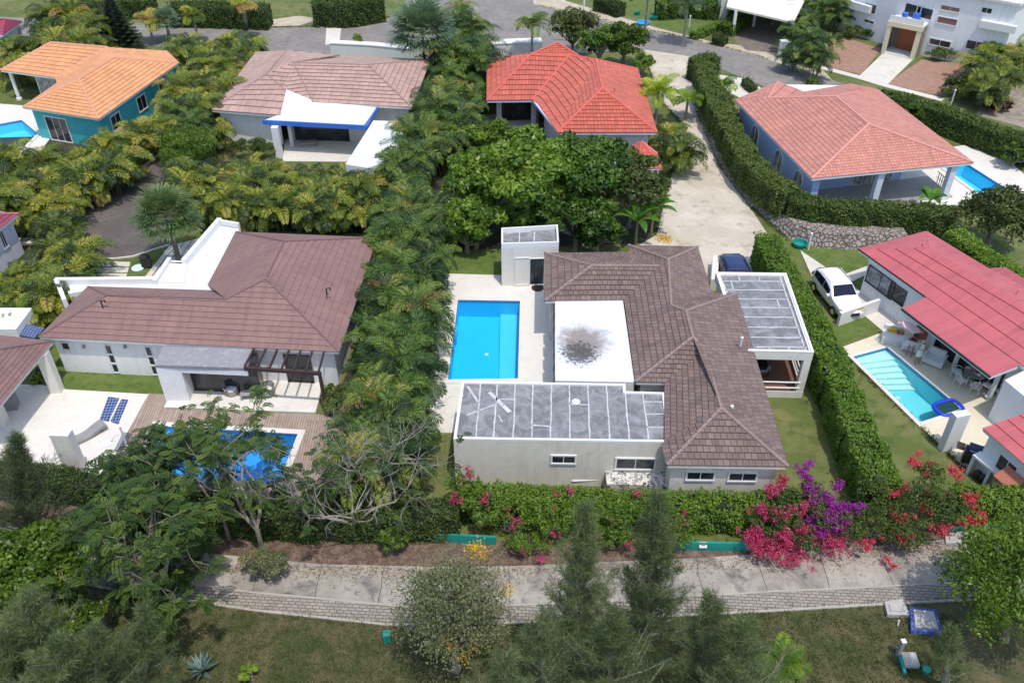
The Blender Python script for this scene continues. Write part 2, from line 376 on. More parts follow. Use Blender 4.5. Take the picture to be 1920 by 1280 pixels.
ROAD = M_multi('old_asphalt', [(.205, .19, .175), (.25, .232, .21), (.155, .145, .135), (.32, .285, .24)], [(.25, .45, .6), (1.5, .5, .7), (.12, .62, .75)], .95, .25, 30)
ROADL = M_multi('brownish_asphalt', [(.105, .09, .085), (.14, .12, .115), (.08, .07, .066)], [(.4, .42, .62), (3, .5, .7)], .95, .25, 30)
SAND = M_multi('pale_gravel', [(.47, .42, .33), (.56, .51, .42), (.32, .27, .20), (.64, .60, .52)], [(.35, .42, .6), (.8, .55, .7), (4, .6, .68)], 1, .5, 14)
VERGE = M_multi('sandy_verge', [(.42, .36, .27), (.52, .46, .36), (.25, .25, .12)], [(.6, .42, .6), (1.3, .55, .7)], 1, .5, 14)
def M_conc():
    m, nt, b = newmat('walk_concrete'); pos = geo(nt); col = mixc(nt, ramp(nt, noise(nt, .4, 7, pos, .62, .3), .4, .62), (.30, .275, .24), (.42, .385, .33))
    for c, sc, lo, hi in (((.15, .14, .135), .55, .50, .66), ((.22, .205, .185), 3, .52, .7), ((.13, .12, .11), 1.1, .60, .68)): col = mixc(nt, ramp(nt, noise(nt, sc, 8, pos, .68, .8), lo, hi), col, c)
    wp = N(nt, 'ShaderNodeVectorMath', operation='ADD'); nz = N(nt, 'ShaderNodeTexNoise'); nz.inputs['Scale'].default_value = .8; nt.links.new(pos, nz.inputs['Vector']); sc_ = N(nt, 'ShaderNodeVectorMath', operation='SCALE'); sc_.inputs['Scale'].default_value = .25; nt.links.new(nz.outputs['Color'], sc_.inputs[0]); nt.links.new(pos, wp.inputs[0]); nt.links.new(sc_.outputs[0], wp.inputs[1])
    br = N(nt, 'ShaderNodeTexBrick'); br.offset = 0; nt.links.new(wp.outputs[0], br.inputs['Vector']); br.inputs['Scale'].default_value = 1; br.inputs['Brick Width'].default_value = 2.9; br.inputs['Row Height'].default_value = 60; br.inputs['Mortar Size'].default_value = .02; br.inputs['Color1'].default_value = (1, 1, 1, 1); br.inputs['Color2'].default_value = (.88, .88, .88, 1); br.inputs['Mortar'].default_value = (.35, .33, .3, 1)
    col = mixc(nt, 1.0, col, br.outputs[0], 'MULTIPLY'); nt.links.new(col, b.inputs['Base Color']); b.inputs['Roughness'].default_value = .9; bump(nt, noise(nt, 18, 6, pos, .7), b, .25, .03); return m
CONC = M_conc()
CONCP = M_plain('pale_concrete', (.62, .59, .52), .85, .06, stain=(.35, .3, .22), stain_amt=.4)
KERBM = M_plain('weathered_kerb', (.40, .37, .32), .9, .08, stain=(.2, .18, .15), stain_amt=.7, sscale=1.5)
DECKW = M_plain('white_deck_stone', (.68, .65, .59), .7, .04, stain=(.45, .42, .37), stain_amt=.45, sscale=.8)
DECKY = M_plain('cream_deck_stone', (.68, .61, .46), .7, .05, stain=(.45, .38, .22), stain_amt=.4, sscale=.7)
PAVE = M_brickpave('paver_band', (.38, .34, .29), (.30, .27, .235), (.15, .13, .11), .32, .16, 0.06)
REDPAVE = M_brickpave('red_brick_paving', (.44, .24, .17), (.52, .33, .25), (.22, .13, .09), .5, .16, .65, ms=.03)
WOODK = M_brickpave('deck_boards', (.36, .27, .21), (.45, .36, .30), (.15, .10, .08), 4, .14, math.pi / 2 - .04, .8, .012)
BRICKF = M_brickpave('red_brick_floor', (.24, .10, .065), (.30, .14, .09), (.12, .06, .05), .3, .1, 0)
STONE = M_stone('rubble_stone', (.38, .33, .29), (.26, .22, .20), (.08, .07, .06), 3.2)
STONE2 = M_stone('stacked_stone', (.42, .38, .30), (.25, .22, .18), (.10, .09, .08), 6)
GREYFL = M_plain('grey_tiled_floor', (.30, .30, .30), .6, .05, stain=(.5, .48, .42), stain_amt=.4)
# leaves
L_ARECA = M_leaf('areca_leaf', [(.018, .04, .010), (.055, .10, .015), (.15, .20, .024), (.34, .35, .04), (.44, .32, .08), (.24, .13, .06)], .3, obj_var=.35)
L_DARKP = M_leaf('dark_areca_leaf', [(.012, .032, .010), (.03, .075, .016), (.07, .14, .022), (.16, .23, .034), (.32, .29, .07), (.22, .12, .05)], .28, obj_var=.3)
L_BRIGHT = M_leaf('bright_palm_leaf', [(.06, .14, .01), (.18, .28, .02), (.36, .44, .025), (.55, .56, .05)], .35)
L_FAN = M_leaf('fan_palm_leaf', [(.03, .06, .02), (.06, .12, .035), (.11, .18, .06), (.22, .22, .10)], .2)
L_SILV = M_leaf('silver_palm_leaf', [(.06, .10, .06), (.12, .19, .11), (.21, .29, .18), (.30, .36, .22)], .2)
L_MANGO = M_leaf('broad_tree_leaf', [(.02, .05, .01), (.055, .12, .015), (.12, .21, .024), (.22, .32, .04), (.32, .34, .07)], .28, .4)
L_OLIVE = M_leaf('olive_tree_leaf', [(.02, .035, .01), (.055, .08, .018), (.10, .13, .03), (.19, .17, .07)], .25, .5)
L_BRT = M_leaf('bright_tree_leaf', [(.04, .08, .01), (.10, .175, .018), (.19, .28, .03), (.32, .38, .06)], .35, .4)
L_HEDGE = M_leaf('hedge_leaf', [(.05, .10, .014), (.11, .20, .02), (.18, .28, .03), (.28, .36, .05)], .28, .45)
L_HEDGE2 = M_leaf('olive_hedge_leaf', [(.03, .055, .012), (.065, .11, .02), (.12, .165, .034), (.20, .21, .06)], .25, .5)
L_CASU = M_leaf('casuarina_needle', [(.045, .062, .028), (.10, .135, .055), (.17, .215, .09), (.28, .31, .15)], .3, .6)
L_POIN = M_leaf('flame_tree_leaf', [(.02, .045, .012), (.045, .09, .017), (.10, .155, .026), (.20, .25, .04)], .3, .5)
L_GREY = M_leaf('grey_green_leaf', [(.05, .065, .03), (.11, .13, .06), (.19, .21, .10), (.30, .28, .12)], .25, .6)
L_NORF = M_leaf('norfolk_needle', [(.02, .05, .02), (.04, .085, .03), (.07, .13, .045)], .15, .6)
L_YFLOW = M_leaf('yellow_blossom', [(.45, .28, .01), (.7, .45, .01), (.85, .6, .05)], .3, .6, 0)
L_PINK = M_leaf('pink_bract', [(.34, .02, .10), (.52, .045, .16), (.66, .14, .26)], .35, .6, 0)
L_RED = M_leaf('coral_bract', [(.42, .03, .06), (.62, .06, .11), (.70, .15, .18)], .35, .6, 0)
L_PURP = M_leaf('purple_bract', [(.16, .01, .16), (.34, .03, .34), (.48, .06, .45)], .35, .6, 0)
L_ORANG = M_leaf('orange_croton_leaf', [(.12, .14, .01), (.55, .28, .01), (.8, .4, .02)], .3, .5, 0)
L_AGAVE = M_leaf('agave_leaf', [(.05, .09, .08), (.10, .16, .14), (.17, .24, .22)], .1, .5, 0)
L_BANANA = M_leaf('banana_leaf', [(.03, .10, .01), (.07, .19, .015), (.14, .30, .03)], .35, .4, .2)
CORE = M_plain('inner_twigs', (.018, .028, .010), 1, .3)

# ------------------------------------------------------------------ roofs and walls
def clipz(poly, z, keep_above):
    out = []
    n = len(poly)
    for i in range(n):
        a, b = poly[i], poly[(i + 1) % n]
        ia = (a.z >= z - 1e-7) if keep_above else (a.z <= z + 1e-7); ib = (b.z >= z - 1e-7) if keep_above else (b.z <= z + 1e-7)
        if ia: out.append(a)
        if ia != ib and abs(a.z - b.z) > 1e-9:
            t = (z - a.z) / (b.z - a.z); q = a.lerp(b, t); q.z = z; out.append(q)
    return out
def roof_mesh(faces, E, course, step, slope):
    mb = MB(); dz = course * math.sin(slope)
    for F in faces:
        F = [Vector(p) for p in F]; tris = tessellate_polygon([F]) if len(F) > 3 else [(0, 1, 2)]
        # one contour direction for the whole face
        nn = Vector((0, 0, 0))
        for t in tris:
            q = [F[k] for k in t]; c = (q[1] - q[0]).cross(q[2] - q[0])
            nn += c if c.z > 0 else -c
        nn.normalize(); hd = nn.cross(Vector((0, 0, 1)))
        hd = hd.normalized() if hd.length > 1e-4 else Vector((1, 0, 0))
        for t in tris:
            q = [F[k].copy() for k in t]; c = (q[1] - q[0]).cross(q[2] - q[0])
            if c.length < 1e-6: continue
            if c.z < 0: q = q[::-1]; c = -c
            zs = [p.z for p in q]; k0 = int(math.floor((min(zs) - E) / dz + 1e-6)); k1 = int(math.ceil((max(zs) - E) / dz - 1e-6))
            for k in range(k0, k1 + 1):
                za, zb = E + k * dz, E + (k + 1) * dz
                pl = clipz(clipz(q, za, True), zb, False)
                if len(pl) < 3: continue
                fr = [min(1, max(0, (p.z - za) / dz)) for p in pl]
                top = [p + nn * (step * (1 - f)) for p, f in zip(pl, fr)]
                uv = [(p.dot(hd), (k + f) * course) for p, f in zip(pl, fr)]
                mb.face(top, uv)
                for i in range(len(pl)):
                    j = (i + 1) % len(pl)
                    if fr[i] < .001 and fr[j] < .001 and (pl[i] - pl[j]).length > .01:
                        mb.face([pl[i] - nn * .01, pl[j] - nn * .01, top[j], top[i]], [(uv[i][0], k * course)] * 4)
    return mb
def ridge_caps(parent, segs, mat, r=.1, name='ridge_cap'):
    for a, b in segs:
        mb = MB(); a = Vector(a); b = Vector(b); L = (b - a).length; n = max(1, int(L / .38))
        for i in range(n):
            p = a.lerp(b, i / n); q = a.lerp(b, (i + 1.08) / n) if i < n - 1 else b
            mb.tube([p + Vector((0, 0, .03)), q + Vector((0, 0, .01))], [r, r * .82], 7)
        obj(name, mb, mat, parent)
def on_plane(x, y, A, B, C):
    "point where the ray of pixel x, y meets the plane through three pixel points with heights; returned as (x, y, z)"
    A, B, C = P(*A), P(*B), P(*C); n = (B - A).cross(C - A); o = Vector((0, 0, CAMH)); d = P(x, y, 0) - o; t = (A - o).dot(n) / d.dot(n); return (x, y, (o + d * t).z)
def px(pts, z): return [P(p[0], p[1], p[2] if len(p) > 2 else z) for p in pts]
def hip_roof(root, faces, outline, E, tile, capm, caps, course=.36, step=.035, slope=.36, fas=WHITE, fz=.2, r=.1):
    rf = obj('roof', roof_mesh(faces, E, course, step, slope), tile, root)
    ridge_caps(rf, caps, capm, r)
    mb = MB(); mb.prism(inset(outline, .03), E - fz, E - .012); obj('fascia', mb, fas, root)
    return rf
def walls(root, poly, z0, z1, mat, name='wall'):
    mb = MB(); mb.prism(poly, z0, z1); return obj(name, mb, mat, root)
def on_wall(a, b, pxl):
    "intersection of pixel ray with vertical plane through a, b -> (u, z)"
    a = Vector((a[0], a[1], 0)); b = Vector((b[0], b[1], 0)); d = (b - a).normalized(); n = Vector((d.y, -d.x, 0))
    p0 = Vector((0, 0, CAMH)); ray = P(pxl[0], pxl[1], 0) - p0; t = (a - p0).dot(n) / ray.dot(n); q = p0 + ray * t
    return (q - a).dot(d), q.z
def window(root, a, b, p0, p1, panes=2, fw=.09, fm=WHITE, gm=GLASS, name='window', dep=.06, mull=None, sill=False):
    "opening on wall a->b between top-left pixel p0 and bottom-right pixel p1 (outward = side facing the camera)"
    u0, z1 = on_wall(a, b, p0); u1, z0 = on_wall(a, b, p1)
    return window_uz(root, a, b, u0, u1, z0, z1, panes, fw, fm, gm, name, dep)
def window_uz(root, a, b, u0, u1, z0, z1, panes=2, fw=.09, fm=WHITE, gm=GLASS, name='window', dep=.06, inner=.04):
    if u0 > u1: u0, u1 = u1, u0
    a = Vector((a[0], a[1], 0)); b = Vector((b[0], b[1], 0)); d = (b - a).normalized(); n = Vector((d.y, -d.x, 0))
    if n.dot(Vector((0, 0, 0)) - a) < 0: n = -n
    def bar(mb, ua, ub, za, zb, dd):
        c = a + d * ((ua + ub) / 2) + n * (dd / 2 - .01); c.z = (za + zb) / 2; mb.obox(c, d, ub - ua, dd + .02, zb - za)
    mb = MB(); bar(mb, u0 - fw, u1 + fw, z1, z1 + fw, dep); bar(mb, u0 - fw, u1 + fw, z0 - fw, z0, dep + .02); bar(mb, u0 - fw, u0, z0, z1, dep); bar(mb, u1, u1 + fw, z0, z1, dep)
    for k in range(1, panes):
        u = u0 + (u1 - u0) * k / panes; bar(mb, u - inner / 2, u + inner / 2, z0, z1, dep - .015)
    w = obj(name, mb, fm, root)
    g = MB(); bar(g, u0, u1, z0, z1, .02); obj('glass', g, gm, w)
    return w
def slab(name, pts, z0, z1, mat, parent=None, kind=None, label=None, cat=None):
    mb = MB(); mb.prism(pts, z0, z1); o = obj(name, mb, mat, parent)
    return tag(o, label, cat, None, kind)
def sheet(name, pxs, z, mat, kind='structure'):
    mb = MB(); mb.cap([P(*p)[:2] for p in ccw(pxs)], z); return tag(obj(name, mb, mat), kind=kind)
def ccw(pxs):
    w = [P(*p) for p in pxs]; return pxs if area(w) > 0 else pxs[::-1]
def band(L0, L1):
    return L0 + L1[::-1]

# ================================================================== THE SETTING
def grid_sheet(name, x0, y0, x1, y1, z, mat, kind='structure'):
    mb = MB(); mb.face([(x0, y0, z), (x1, y0, z), (x1, y1, z), (x0, y1, z)]); return tag(obj(name, mb, mat), kind=kind)
grid_sheet('ground', -420, -30, 420, 700, 0, LAWN)
sheet('park_grass', [(-900, 1075), (150, 1092), (480, 1140), (730, 1168), (960, 1165), (1440, 1143), (1815, 1122), (2500, 1100), (2500, 1500), (-900, 1500)], .004, PARK)
# soil under the palm rows and trees, shade put into its near-black colour
sheet('soil', [(690, 380), (870, 400), (838, 560), (800, 800), (780, 905), (560, 905), (650, 700), (700, 540)], .006, DIRT_SHADE)
sheet('soil', [(300, 290), (720, 330), (720, 440), (380, 430), (330, 380)], .0035, DIRT_SHADE)
sheet('soil', [(830, 220), (1210, 250), (1245, 330), (1235, 455), (845, 470), (760, 380)], .007, DIRT_SHADE)
sheet('soil', [(-60, 260), (260, 250), (470, 60), (500, 90), (390, 215), (250, 330), (130, 410), (-60, 430)], .0045, DIRT_SHADE)
sheet('soil', [(-60, 430), (130, 410), (165, 480), (110, 600), (-60, 640)], .007, DIRT_SHADE)
sheet('soil', [(800, 90), (915, 105), (905, 260), (760, 270), (800, 180)], .0055, DIRT_SHADE)
# roads
sheet('road', [(-400, 40), (0, 32), (190, 42), (480, 50), (640, 48), (745, 28), (800, -60), (1000, -60), (1000, 10), (1180, 50), (1300, 75), (1440, 112), (1560, 150), (1700, 200), (1680, 240), (1560, 172), (1440, 165), (1290, 106), (1200, 92), (1040, 105), (905, 112), (480, 104), (190, 78), (-400, 80)], .016, ROAD)
sheet('verge', [(1000, 9), (1000, -60), (1070, -60), (1060, 2), (1240, 55), (1340, 80), (1440, 92), (1530, 118), (1560, 150), (1440, 112), (1300, 75), (1180, 50)], .012, VERGE)
sheet('verge', [(480, 42), (560, 30), (600, 36), (560, 49), (480, 51)], .012, VERGE)
sheet('driveway', [(598, 45), (645, 44), (640, 52), (636, 84), (610, 84), (612, 52)], .020, CONCP)
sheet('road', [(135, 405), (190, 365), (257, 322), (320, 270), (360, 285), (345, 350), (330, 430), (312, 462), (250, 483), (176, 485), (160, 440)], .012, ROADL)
sheet('lane', [(1205, 90), (1300, 108), (1318, 150), (1312, 190), (1330, 250), (1345, 310), (1400, 380), (1440, 440), (1425, 470), (1440, 530), (1180, 530), (1180, 470), (1232, 440), (1258, 330), (1290, 240), (1240, 190)], .012, SAND)
sheet('driveway', [(1345, 140), (1400, 148), (1450, 180), (1400, 190), (1360, 170)], .010, CONCP)
sheet('driveway', [(1880, 160), (1990, 130), (1990, 260), (1830, 215), (1850, 190)], .012, M_multi('driveway_grit', [(.20, .165, .13), (.30, .26, .2)], [(1, .4, .6)]))
sheet('lawn', [(1040, -60), (1160, -60), (1380, 30), (1350, 60), (1310, 66), (1240, 50), (1100, 0)], .008, LAWNG)
sheet('lawn', [(1430, 440), (1520, 465), (1640, 465), (1640, 520), (1600, 545), (1540, 500), (1490, 480)], .008, LAWNG)
sheet('lawn', [(1560, 615), (1650, 580), (1690, 600), (1590, 640), (1570, 640)], .009, LAWNG)
sheet('lawn', [(60, 726), (100, 640), (330, 690), (330, 720), (318, 745), (125, 732)], .008, LAWNG)
sheet('lawn', [(1440, 700), (1560, 650), (1660, 930), (1480, 930)], .008, LAWN)
sheet('soil', [(1500, 690), (1530, 660), (1600, 780), (1650, 905), (1580, 905), (1545, 790)], .0105, DIRT_SHADE)
sheet('lawn', [(850, 470), (945, 470), (945, 520), (835, 520)], .0085, LAWNG)
# promenade along the gardens
top = [(-500, 965), (0, 985), (150, 1000), (360, 1035), (600, 1058), (800, 1063), (960, 1062), (1300, 1047), (1560, 1030), (1820, 1008), (2400, 975)]
mid = [(-500, 1015), (0, 1042), (150, 1060), (250, 1082), (480, 1112), (570, 1120), (780, 1140), (960, 1135), (1200, 1126), (1440, 1110), (1560, 1105), (1810, 1092), (2400, 1050)]
bot = [(-500, 1030), (0, 1070), (150, 1093), (240, 1110), (480, 1145), (730, 1172), (960, 1168), (1200, 1158), (1440, 1146), (1815, 1124), (2400, 1080)]
def ribbon(name, L0, L1, z0, z1, mat, kind='structure'):
    mb = MB(); mb.prism([P(*p)[:2] for p in ccw(L0 + L1[::-1])], z0, z1, bottom=False); return tag(obj(name, mb, mat), kind=kind)
ribbon('promenade', top, mid, 0, .05, CONC)
ribbon('paver_band', mid, bot, 0, .044, PAVE)
def line_strip(name, pts, w, z0, z1, mat, kind='structure', parent=None):
    W = [Vector(P(*p)[:2]) for p in pts] if not isinstance(pts[0], Vector) else pts
    Lf, Rt = [], []
    for i, p in enumerate(W):
        d = (W[min(i + 1, len(W) - 1)] - W[max(i - 1, 0)]).normalized(); n = Vector((-d.y, d.x)); Lf.append(p + n * w / 2); Rt.append(p - n * w / 2)
    mb = MB()
    for i in range(len(W) - 1):
        mb.prism([Lf[i], Rt[i], Rt[i + 1], Lf[i + 1]], z0, z1)
    o = obj(name, mb, mat, parent)
    return tag(o, kind=kind) if kind else o
line_strip('kerb', mid, .09, 0, .07, KERBM)
line_strip('kerb', bot, .11, 0, .08, KERBM)
sheet('mulch_bed', [(-500, 900), (60, 930), (200, 945), (420, 985), (700, 1010), (1000, 1015), (1300, 1030), (1420, 1028), (1800, 985), (2400, 950), (2400, 975), (1820, 1010), (1560, 1032), (1300, 1049), (960, 1064), (600, 1060), (360, 1037), (150, 1002), (0, 987), (-500, 967)], .010, SOIL)
line_strip('kerb', [(133, 408), (160, 385), (192, 364), (225, 343), (258, 322), (300, 290), (330, 262)], .22, 0, .14, CONCP)
line_strip('kerb', [(165, 486), (215, 486), (250, 482), (285, 470), (318, 460)], .14, 0, .10, CONCP)

# garden wall band (green) along the promenade hedge
def teal_wall(pts, label, grp=None):
    o = line_strip('garden_edging', pts, .12, 0, .55, TEALP, None); return tag(o, label, 'edging', grp)
teal_wall([(1270, 1027), (1300, 1030), (1360, 1031), (1425, 1030)], 'low teal edging board behind the small white sign under the clipped hedge')
teal_wall([(40, 937), (110, 941), (160, 947), (205, 955)], 'low teal edging board at the foot of the dark hedge at far left')
teal_wall([(1770, 1000), (1830, 994), (1870, 992), (1930, 988)], 'low teal edging board behind the two green bins by the promenade')
teal_wall([(800, 1012), (860, 1016), (930, 1020)], 'low teal edging board half hidden below the sparse pink bougainvillea')

# ================================================================== POOLS
BANDM = M_poolfloor('waterline_tiles', (.06, .22, .42), .08)
def pool(name, pxs, depth, floor_mat, label, tint=(.75, .95, 1), rim=.35, rim_mat=DECKW, z=.12, shelf=None, rect=None):
    pts = [Vector(P(p[0], p[1], z)[:2]) for p in pxs]
    if area(pts) < 0: pts = pts[::-1]
    c = sum(pts, Vector((0, 0))) / len(pts)
    root = empty(name, (c.x, c.y, 0), label, 'swimming pool')
    # the basin stands in a raised rim; the inside is modelled above a sunken floor
    mb = MB(); n = len(pts); zb = z - depth
    for i in range(n):
        a, b = pts[i], pts[(i + 1) % n]; mb.face([(b.x, b.y, zb), (a.x, a.y, zb), (a.x, a.y, z), (b.x, b.y, z)])
    mb.cap(pts, zb, True); obj('basin', mb, floor_mat, root)
    out = inset(pts, -rim); mb = MB()
    for i in range(n):
        j = (i + 1) % n; a, b, A, B = pts[i], pts[j], out[i], out[j]
        mb.face([(a.x, a.y, z), (A.x, A.y, z), (B.x, B.y, z), (b.x, b.y, z)]); mb.face([(A.x, A.y, 0), (B.x, B.y, 0), (B.x, B.y, z), (A.x, A.y, z)])
    obj('coping', mb, rim_mat, root)
    mb = MB(); ii = inset(pts, .012)
    for i in range(n): j = (i + 1) % n; mb.face([(ii[j].x, ii[j].y, z - .20), (ii[i].x, ii[i].y, z - .20), (ii[i].x, ii[i].y, z - .01), (ii[j].x, ii[j].y, z - .01)])
    obj('tile_band', mb, BANDM, root)
    mb = MB(); mb.lathe((c.x, c.y, zb + .003), [(.14, 0), (.14, .01), (.01, .012)], 12); obj('drain', mb, WHITE, root)
    mb = MB(); mb.cap(inset(pts, .0), z - .09, True); obj('water', mb, M_water(name + '_water', tint), root)
    return root, pts, zb
PF1 = M_poolfloor('cyan_pool_lining', (.02, .52, .80)); PF2 = M_poolfloor('aqua_pool_lining', (.20, .66, .74)); PF3 = M_poolfloor('blue_pool_mosaic', (.07, .40, .76)); PF4 = M_poolfloor('azure_pool_lining', (.10, .70, .90))
HOLES = []
r1, pts1, zb1 = pool('swimming_pool', [(859, 562), (975, 564), (971, 709), (840, 711)], 1.35, PF1, 'rectangular bright cyan pool beside the white flat roof of the central villa', (.72, .97, 1))
r3, pts3, zb3 = pool('swimming_pool', [(1600, 668), (1663, 651), (1802, 766), (1725, 791)], 1.2, PF2, 'turquoise pool with corner steps in front of the red roofed villa', (.80, .97, .98), .25, DECKW)
r2, pts2, zb2 = pool('swimming_pool', [(295, 798), (558, 813), (522, 906), (255, 884)], 1.3, PF3, 'deep blue mosaic pool under the overhanging flame tree', (.72, .92, 1), .35, DECKW)
r4, pts4, zb4 = pool('swimming_pool', [(1762, 308), (1812, 306), (1886, 353), (1850, 372)], 1.2, PF4, 'narrow azure pool on the far side of the pale blue villa', (.7, .95, 1), .3, DECKW)
r5, pts5, zb5 = pool('swimming_pool', [(-30, 238), (40, 225), (70, 250), (45, 275), (-30, 280)], 1.0, PF4, 'small blue pool with round steps below the orange roofed villa', (.8, .97, 1), .3, DECKW)
# shallow bench on the right of the cyan pool
mb = MB(); q = [P(938, 565), P(974, 565), P(970, 706), P(935, 706)]; mb.prism([p[:2] for p in q], zb1 + .002, -1.0); obj('bench', mb, M_poolfloor('pale_cyan_lining', (.10, .60, .80)), r1)
# corner steps of the turquoise pool
A, B, Cc = pts3[0], pts3[1], pts3[2]
pl = sorted(pts3, key=lambda p: -p.y)
c0 = Vector(P(1663, 651)[:2]); e1 = (Vector(P(1600, 668)[:2]) - c0); e2 = (Vector(P(1802, 766)[:2]) - c0); w = e1.length; e1.normalize(); e2.normalize()
for k in range(6):
    L = .75 + k * .42; zt = -.12 - k * .16
    mb = MB(); mb.prism([c0 + e1 * .02 + e2 * .02, c0 + e1 * (w - .03) + e2 * .02, c0 + e1 * (w - .03) + e2 * (L * .75), c0 + e1 * .02 + e2 * (L + .25)], zt - .16, zt)
    o = obj('step', mb, M_plain('pale_step', (.62, .80, .80), .6), r3)
for (x, y) in ((1704, 692), (1752, 732)):
    mb = MB(); p = P(x, y, -.3); mb.obox(p, e2, .22, .12, .3); obj('inlet', mb, WHITE, r3)
# entry steps of the blue pool
mb = MB(); q = [P(297, 800), P(350, 803), P(330, 850), P(280, 846)]; mb.prism([p[:2] for p in q], -.9, -.25); obj('step', mb, M_poolfloor('light_blue_mosaic', (.16, .48, .80)), r2)
mb = MB()
for k, rr in enumerate((.8, 1.3, 1.8)): mb.lathe((*pts5[2], -.3 - .2 * k), [(rr, -.2), (rr, 0), (0.01, .0)], 20)
# ------ decks with holes where the pools are: strips around the pool rectangle
def deck_with_hole(name, outer, hole_pts, z0, z1, mat, rim=.35):
    O = [Vector(P(*p)[:2]) for p in outer]; Hh = inset(hole_pts, -rim * .5)
    if area(O) < 0: O = O[::-1]
    pts = [Vector((p.x, p.y, 0)) for p in O]; hp = [Vector((p.x, p.y, 0)) for p in Hh][::-1]
    allp = pts + hp; mb = MB()
    for t in tessellate_polygon([pts, hp]):
        q = [allp[k] for k in t]
        if (q[1] - q[0]).cross(q[2] - q[0]).z < 0: q = q[::-1]
        mb.face([(p.x, p.y, z1) for p in q])
    n = len(O)
    for i in range(n):
        a, b = O[i], O[(i + 1) % n]; mb.face([(a.x, a.y, z0), (b.x, b.y, z0), (b.x, b.y, z1), (a.x, a.y, z1)])
    return tag(obj(name, mb, mat), kind='structure')
deck_with_hole('pool_deck', [(833, 514), (1045, 520), (1045, 760), (870, 800), (862, 812), (790, 812), (800, 720)], pts1, 0, .06, DECKW)
deck_with_hole('pool_deck', [(1578, 652), (1660, 622), (1725, 600), (2020, 790), (2000, 830), (1860, 925), (1725, 800)], pts3, 0, .06, DECKY, .25)
deck_with_hole('wood_deck', [(278, 738), (330, 742), (312, 768), (600, 778), (655, 790), (640, 890), (520, 960), (170, 960), (205, 870)], pts2, 0, .055, WOODK)
deck_with_hole('pool_deck', [(1700, 290), (1815, 272), (1870, 285), (1935, 340), (1900, 385), (1530, 385), (1520, 370), (1600, 320)], pts4, 0, .05, DECKW, .3)
deck_with_hole('pool_deck', [(-80, 190), (60, 200), (110, 240), (70, 292), (-80, 300)], pts5, 0, .05, DECKW, .3)
def ground_with_holes():
    g = bpy.data.objects['ground']; bpy.data.objects.remove(g)
    outer = [Vector((-420, -30, 0)), Vector((420, -30, 0)), Vector((420, 700, 0)), Vector((-420, 700, 0))]
    loops = [outer] + [[Vector((p.x, p.y, 0)) for p in inset(h, -.1)][::-1] for h in (pts1, pts2, pts3, pts4, pts5)]
    allp = [p for l in loops for p in l]; mb = MB()
    for t in tessellate_polygon(loops):
        q = [allp[k] for k in t]
        if (q[1] - q[0]).cross(q[2] - q[0]).z < 0: q = q[::-1]
        mb.face([tuple(p) for p in q])
    tag(obj('ground', mb, LAWN), kind='structure')
ground_with_holes()
# white terrace of the left villa, patio, plaza
sheet('plaza', [(-60, 720), (75, 722), (125, 731), (279, 740), (206, 872), (190, 900), (-60, 900)], .058, DECKW)
ribbon('patio', [(345, 700), (610, 712)], [(308, 766), (592, 776)], 0, .13, DECKW)
sheet('patio', [(535, 262), (760, 262), (760, 305), (530, 303)], .03, CONCP)
sheet('patio', [(905, 215), (1010, 215), (1010, 240), (905, 240)], .03, CONCP)
sheet('patio', [(1500, 470), (1560, 510), (1690, 600), (1740, 640), (1700, 660), (1600, 575), (1540, 560)], .05, CONCP)
sheet('path', [(1570, 520), (1625, 500), (1632, 512), (1585, 535)], .054, CONCP)
sheet('path', [(0, 445), (90, 448), (95, 458), (0, 462)], .02, CONCP)
# striped concrete strips of the entrance court
A1, A2, B1, B2 = P(160, 490), P(245, 492), P(110, 560), P(225, 560)
for i in range(6):
    t0 = i / 6; t1 = (i + .80) / 6
    slab('paving_strip', [A1.lerp(B1, t0)[:2], A2.lerp(B2, t0)[:2], A2.lerp(B2, t1)[:2], A1.lerp(B1, t1)[:2]], 0, .045, CONCP, kind='structure')
A1, A2, B1, B2 = P(318, 462), P(405, 440), P(240, 560), P(330, 560)
for i in range(6):
    t0 = i / 6; t1 = (i + .82) / 6
    slab('paving_strip', [A1.lerp(A2, t0)[:2], A1.lerp(A2, t1)[:2], B1.lerp(B2, t1)[:2], B1.lerp(B2, t0)[:2]], 0, .05, CONCP, kind='structure')
sheet('lawn', [(250, 486), (318, 463), (262, 535), (225, 535)], .02, LAWNG)
# red brick forecourts and entrance path of the tall white villa
sheet('forecourt', [(1572, 66), (1652, 92), (1615, 140), (1515, 118)], .014, REDPAVE)
sheet('forecourt', [(1728, 112), (1818, 122), (1765, 180), (1662, 158)], .014, REDPAVE)
sheet('path', [(1656, 100), (1712, 112), (1665, 158), (1612, 142)], .02, CONCP)
line_strip('pavement', [(1520, 122), (1612, 146), (1664, 162), (1768, 188)], .9, 0, .05, CONCP)
sheet('driveway', [(1380, 40), (1480, 45), (1460, 100), (1400, 95), (1375, 75)], .022, M_multi('brown_forecourt', [(.13, .105, .09), (.2, .17, .14)], [(2, .4, .6)]))

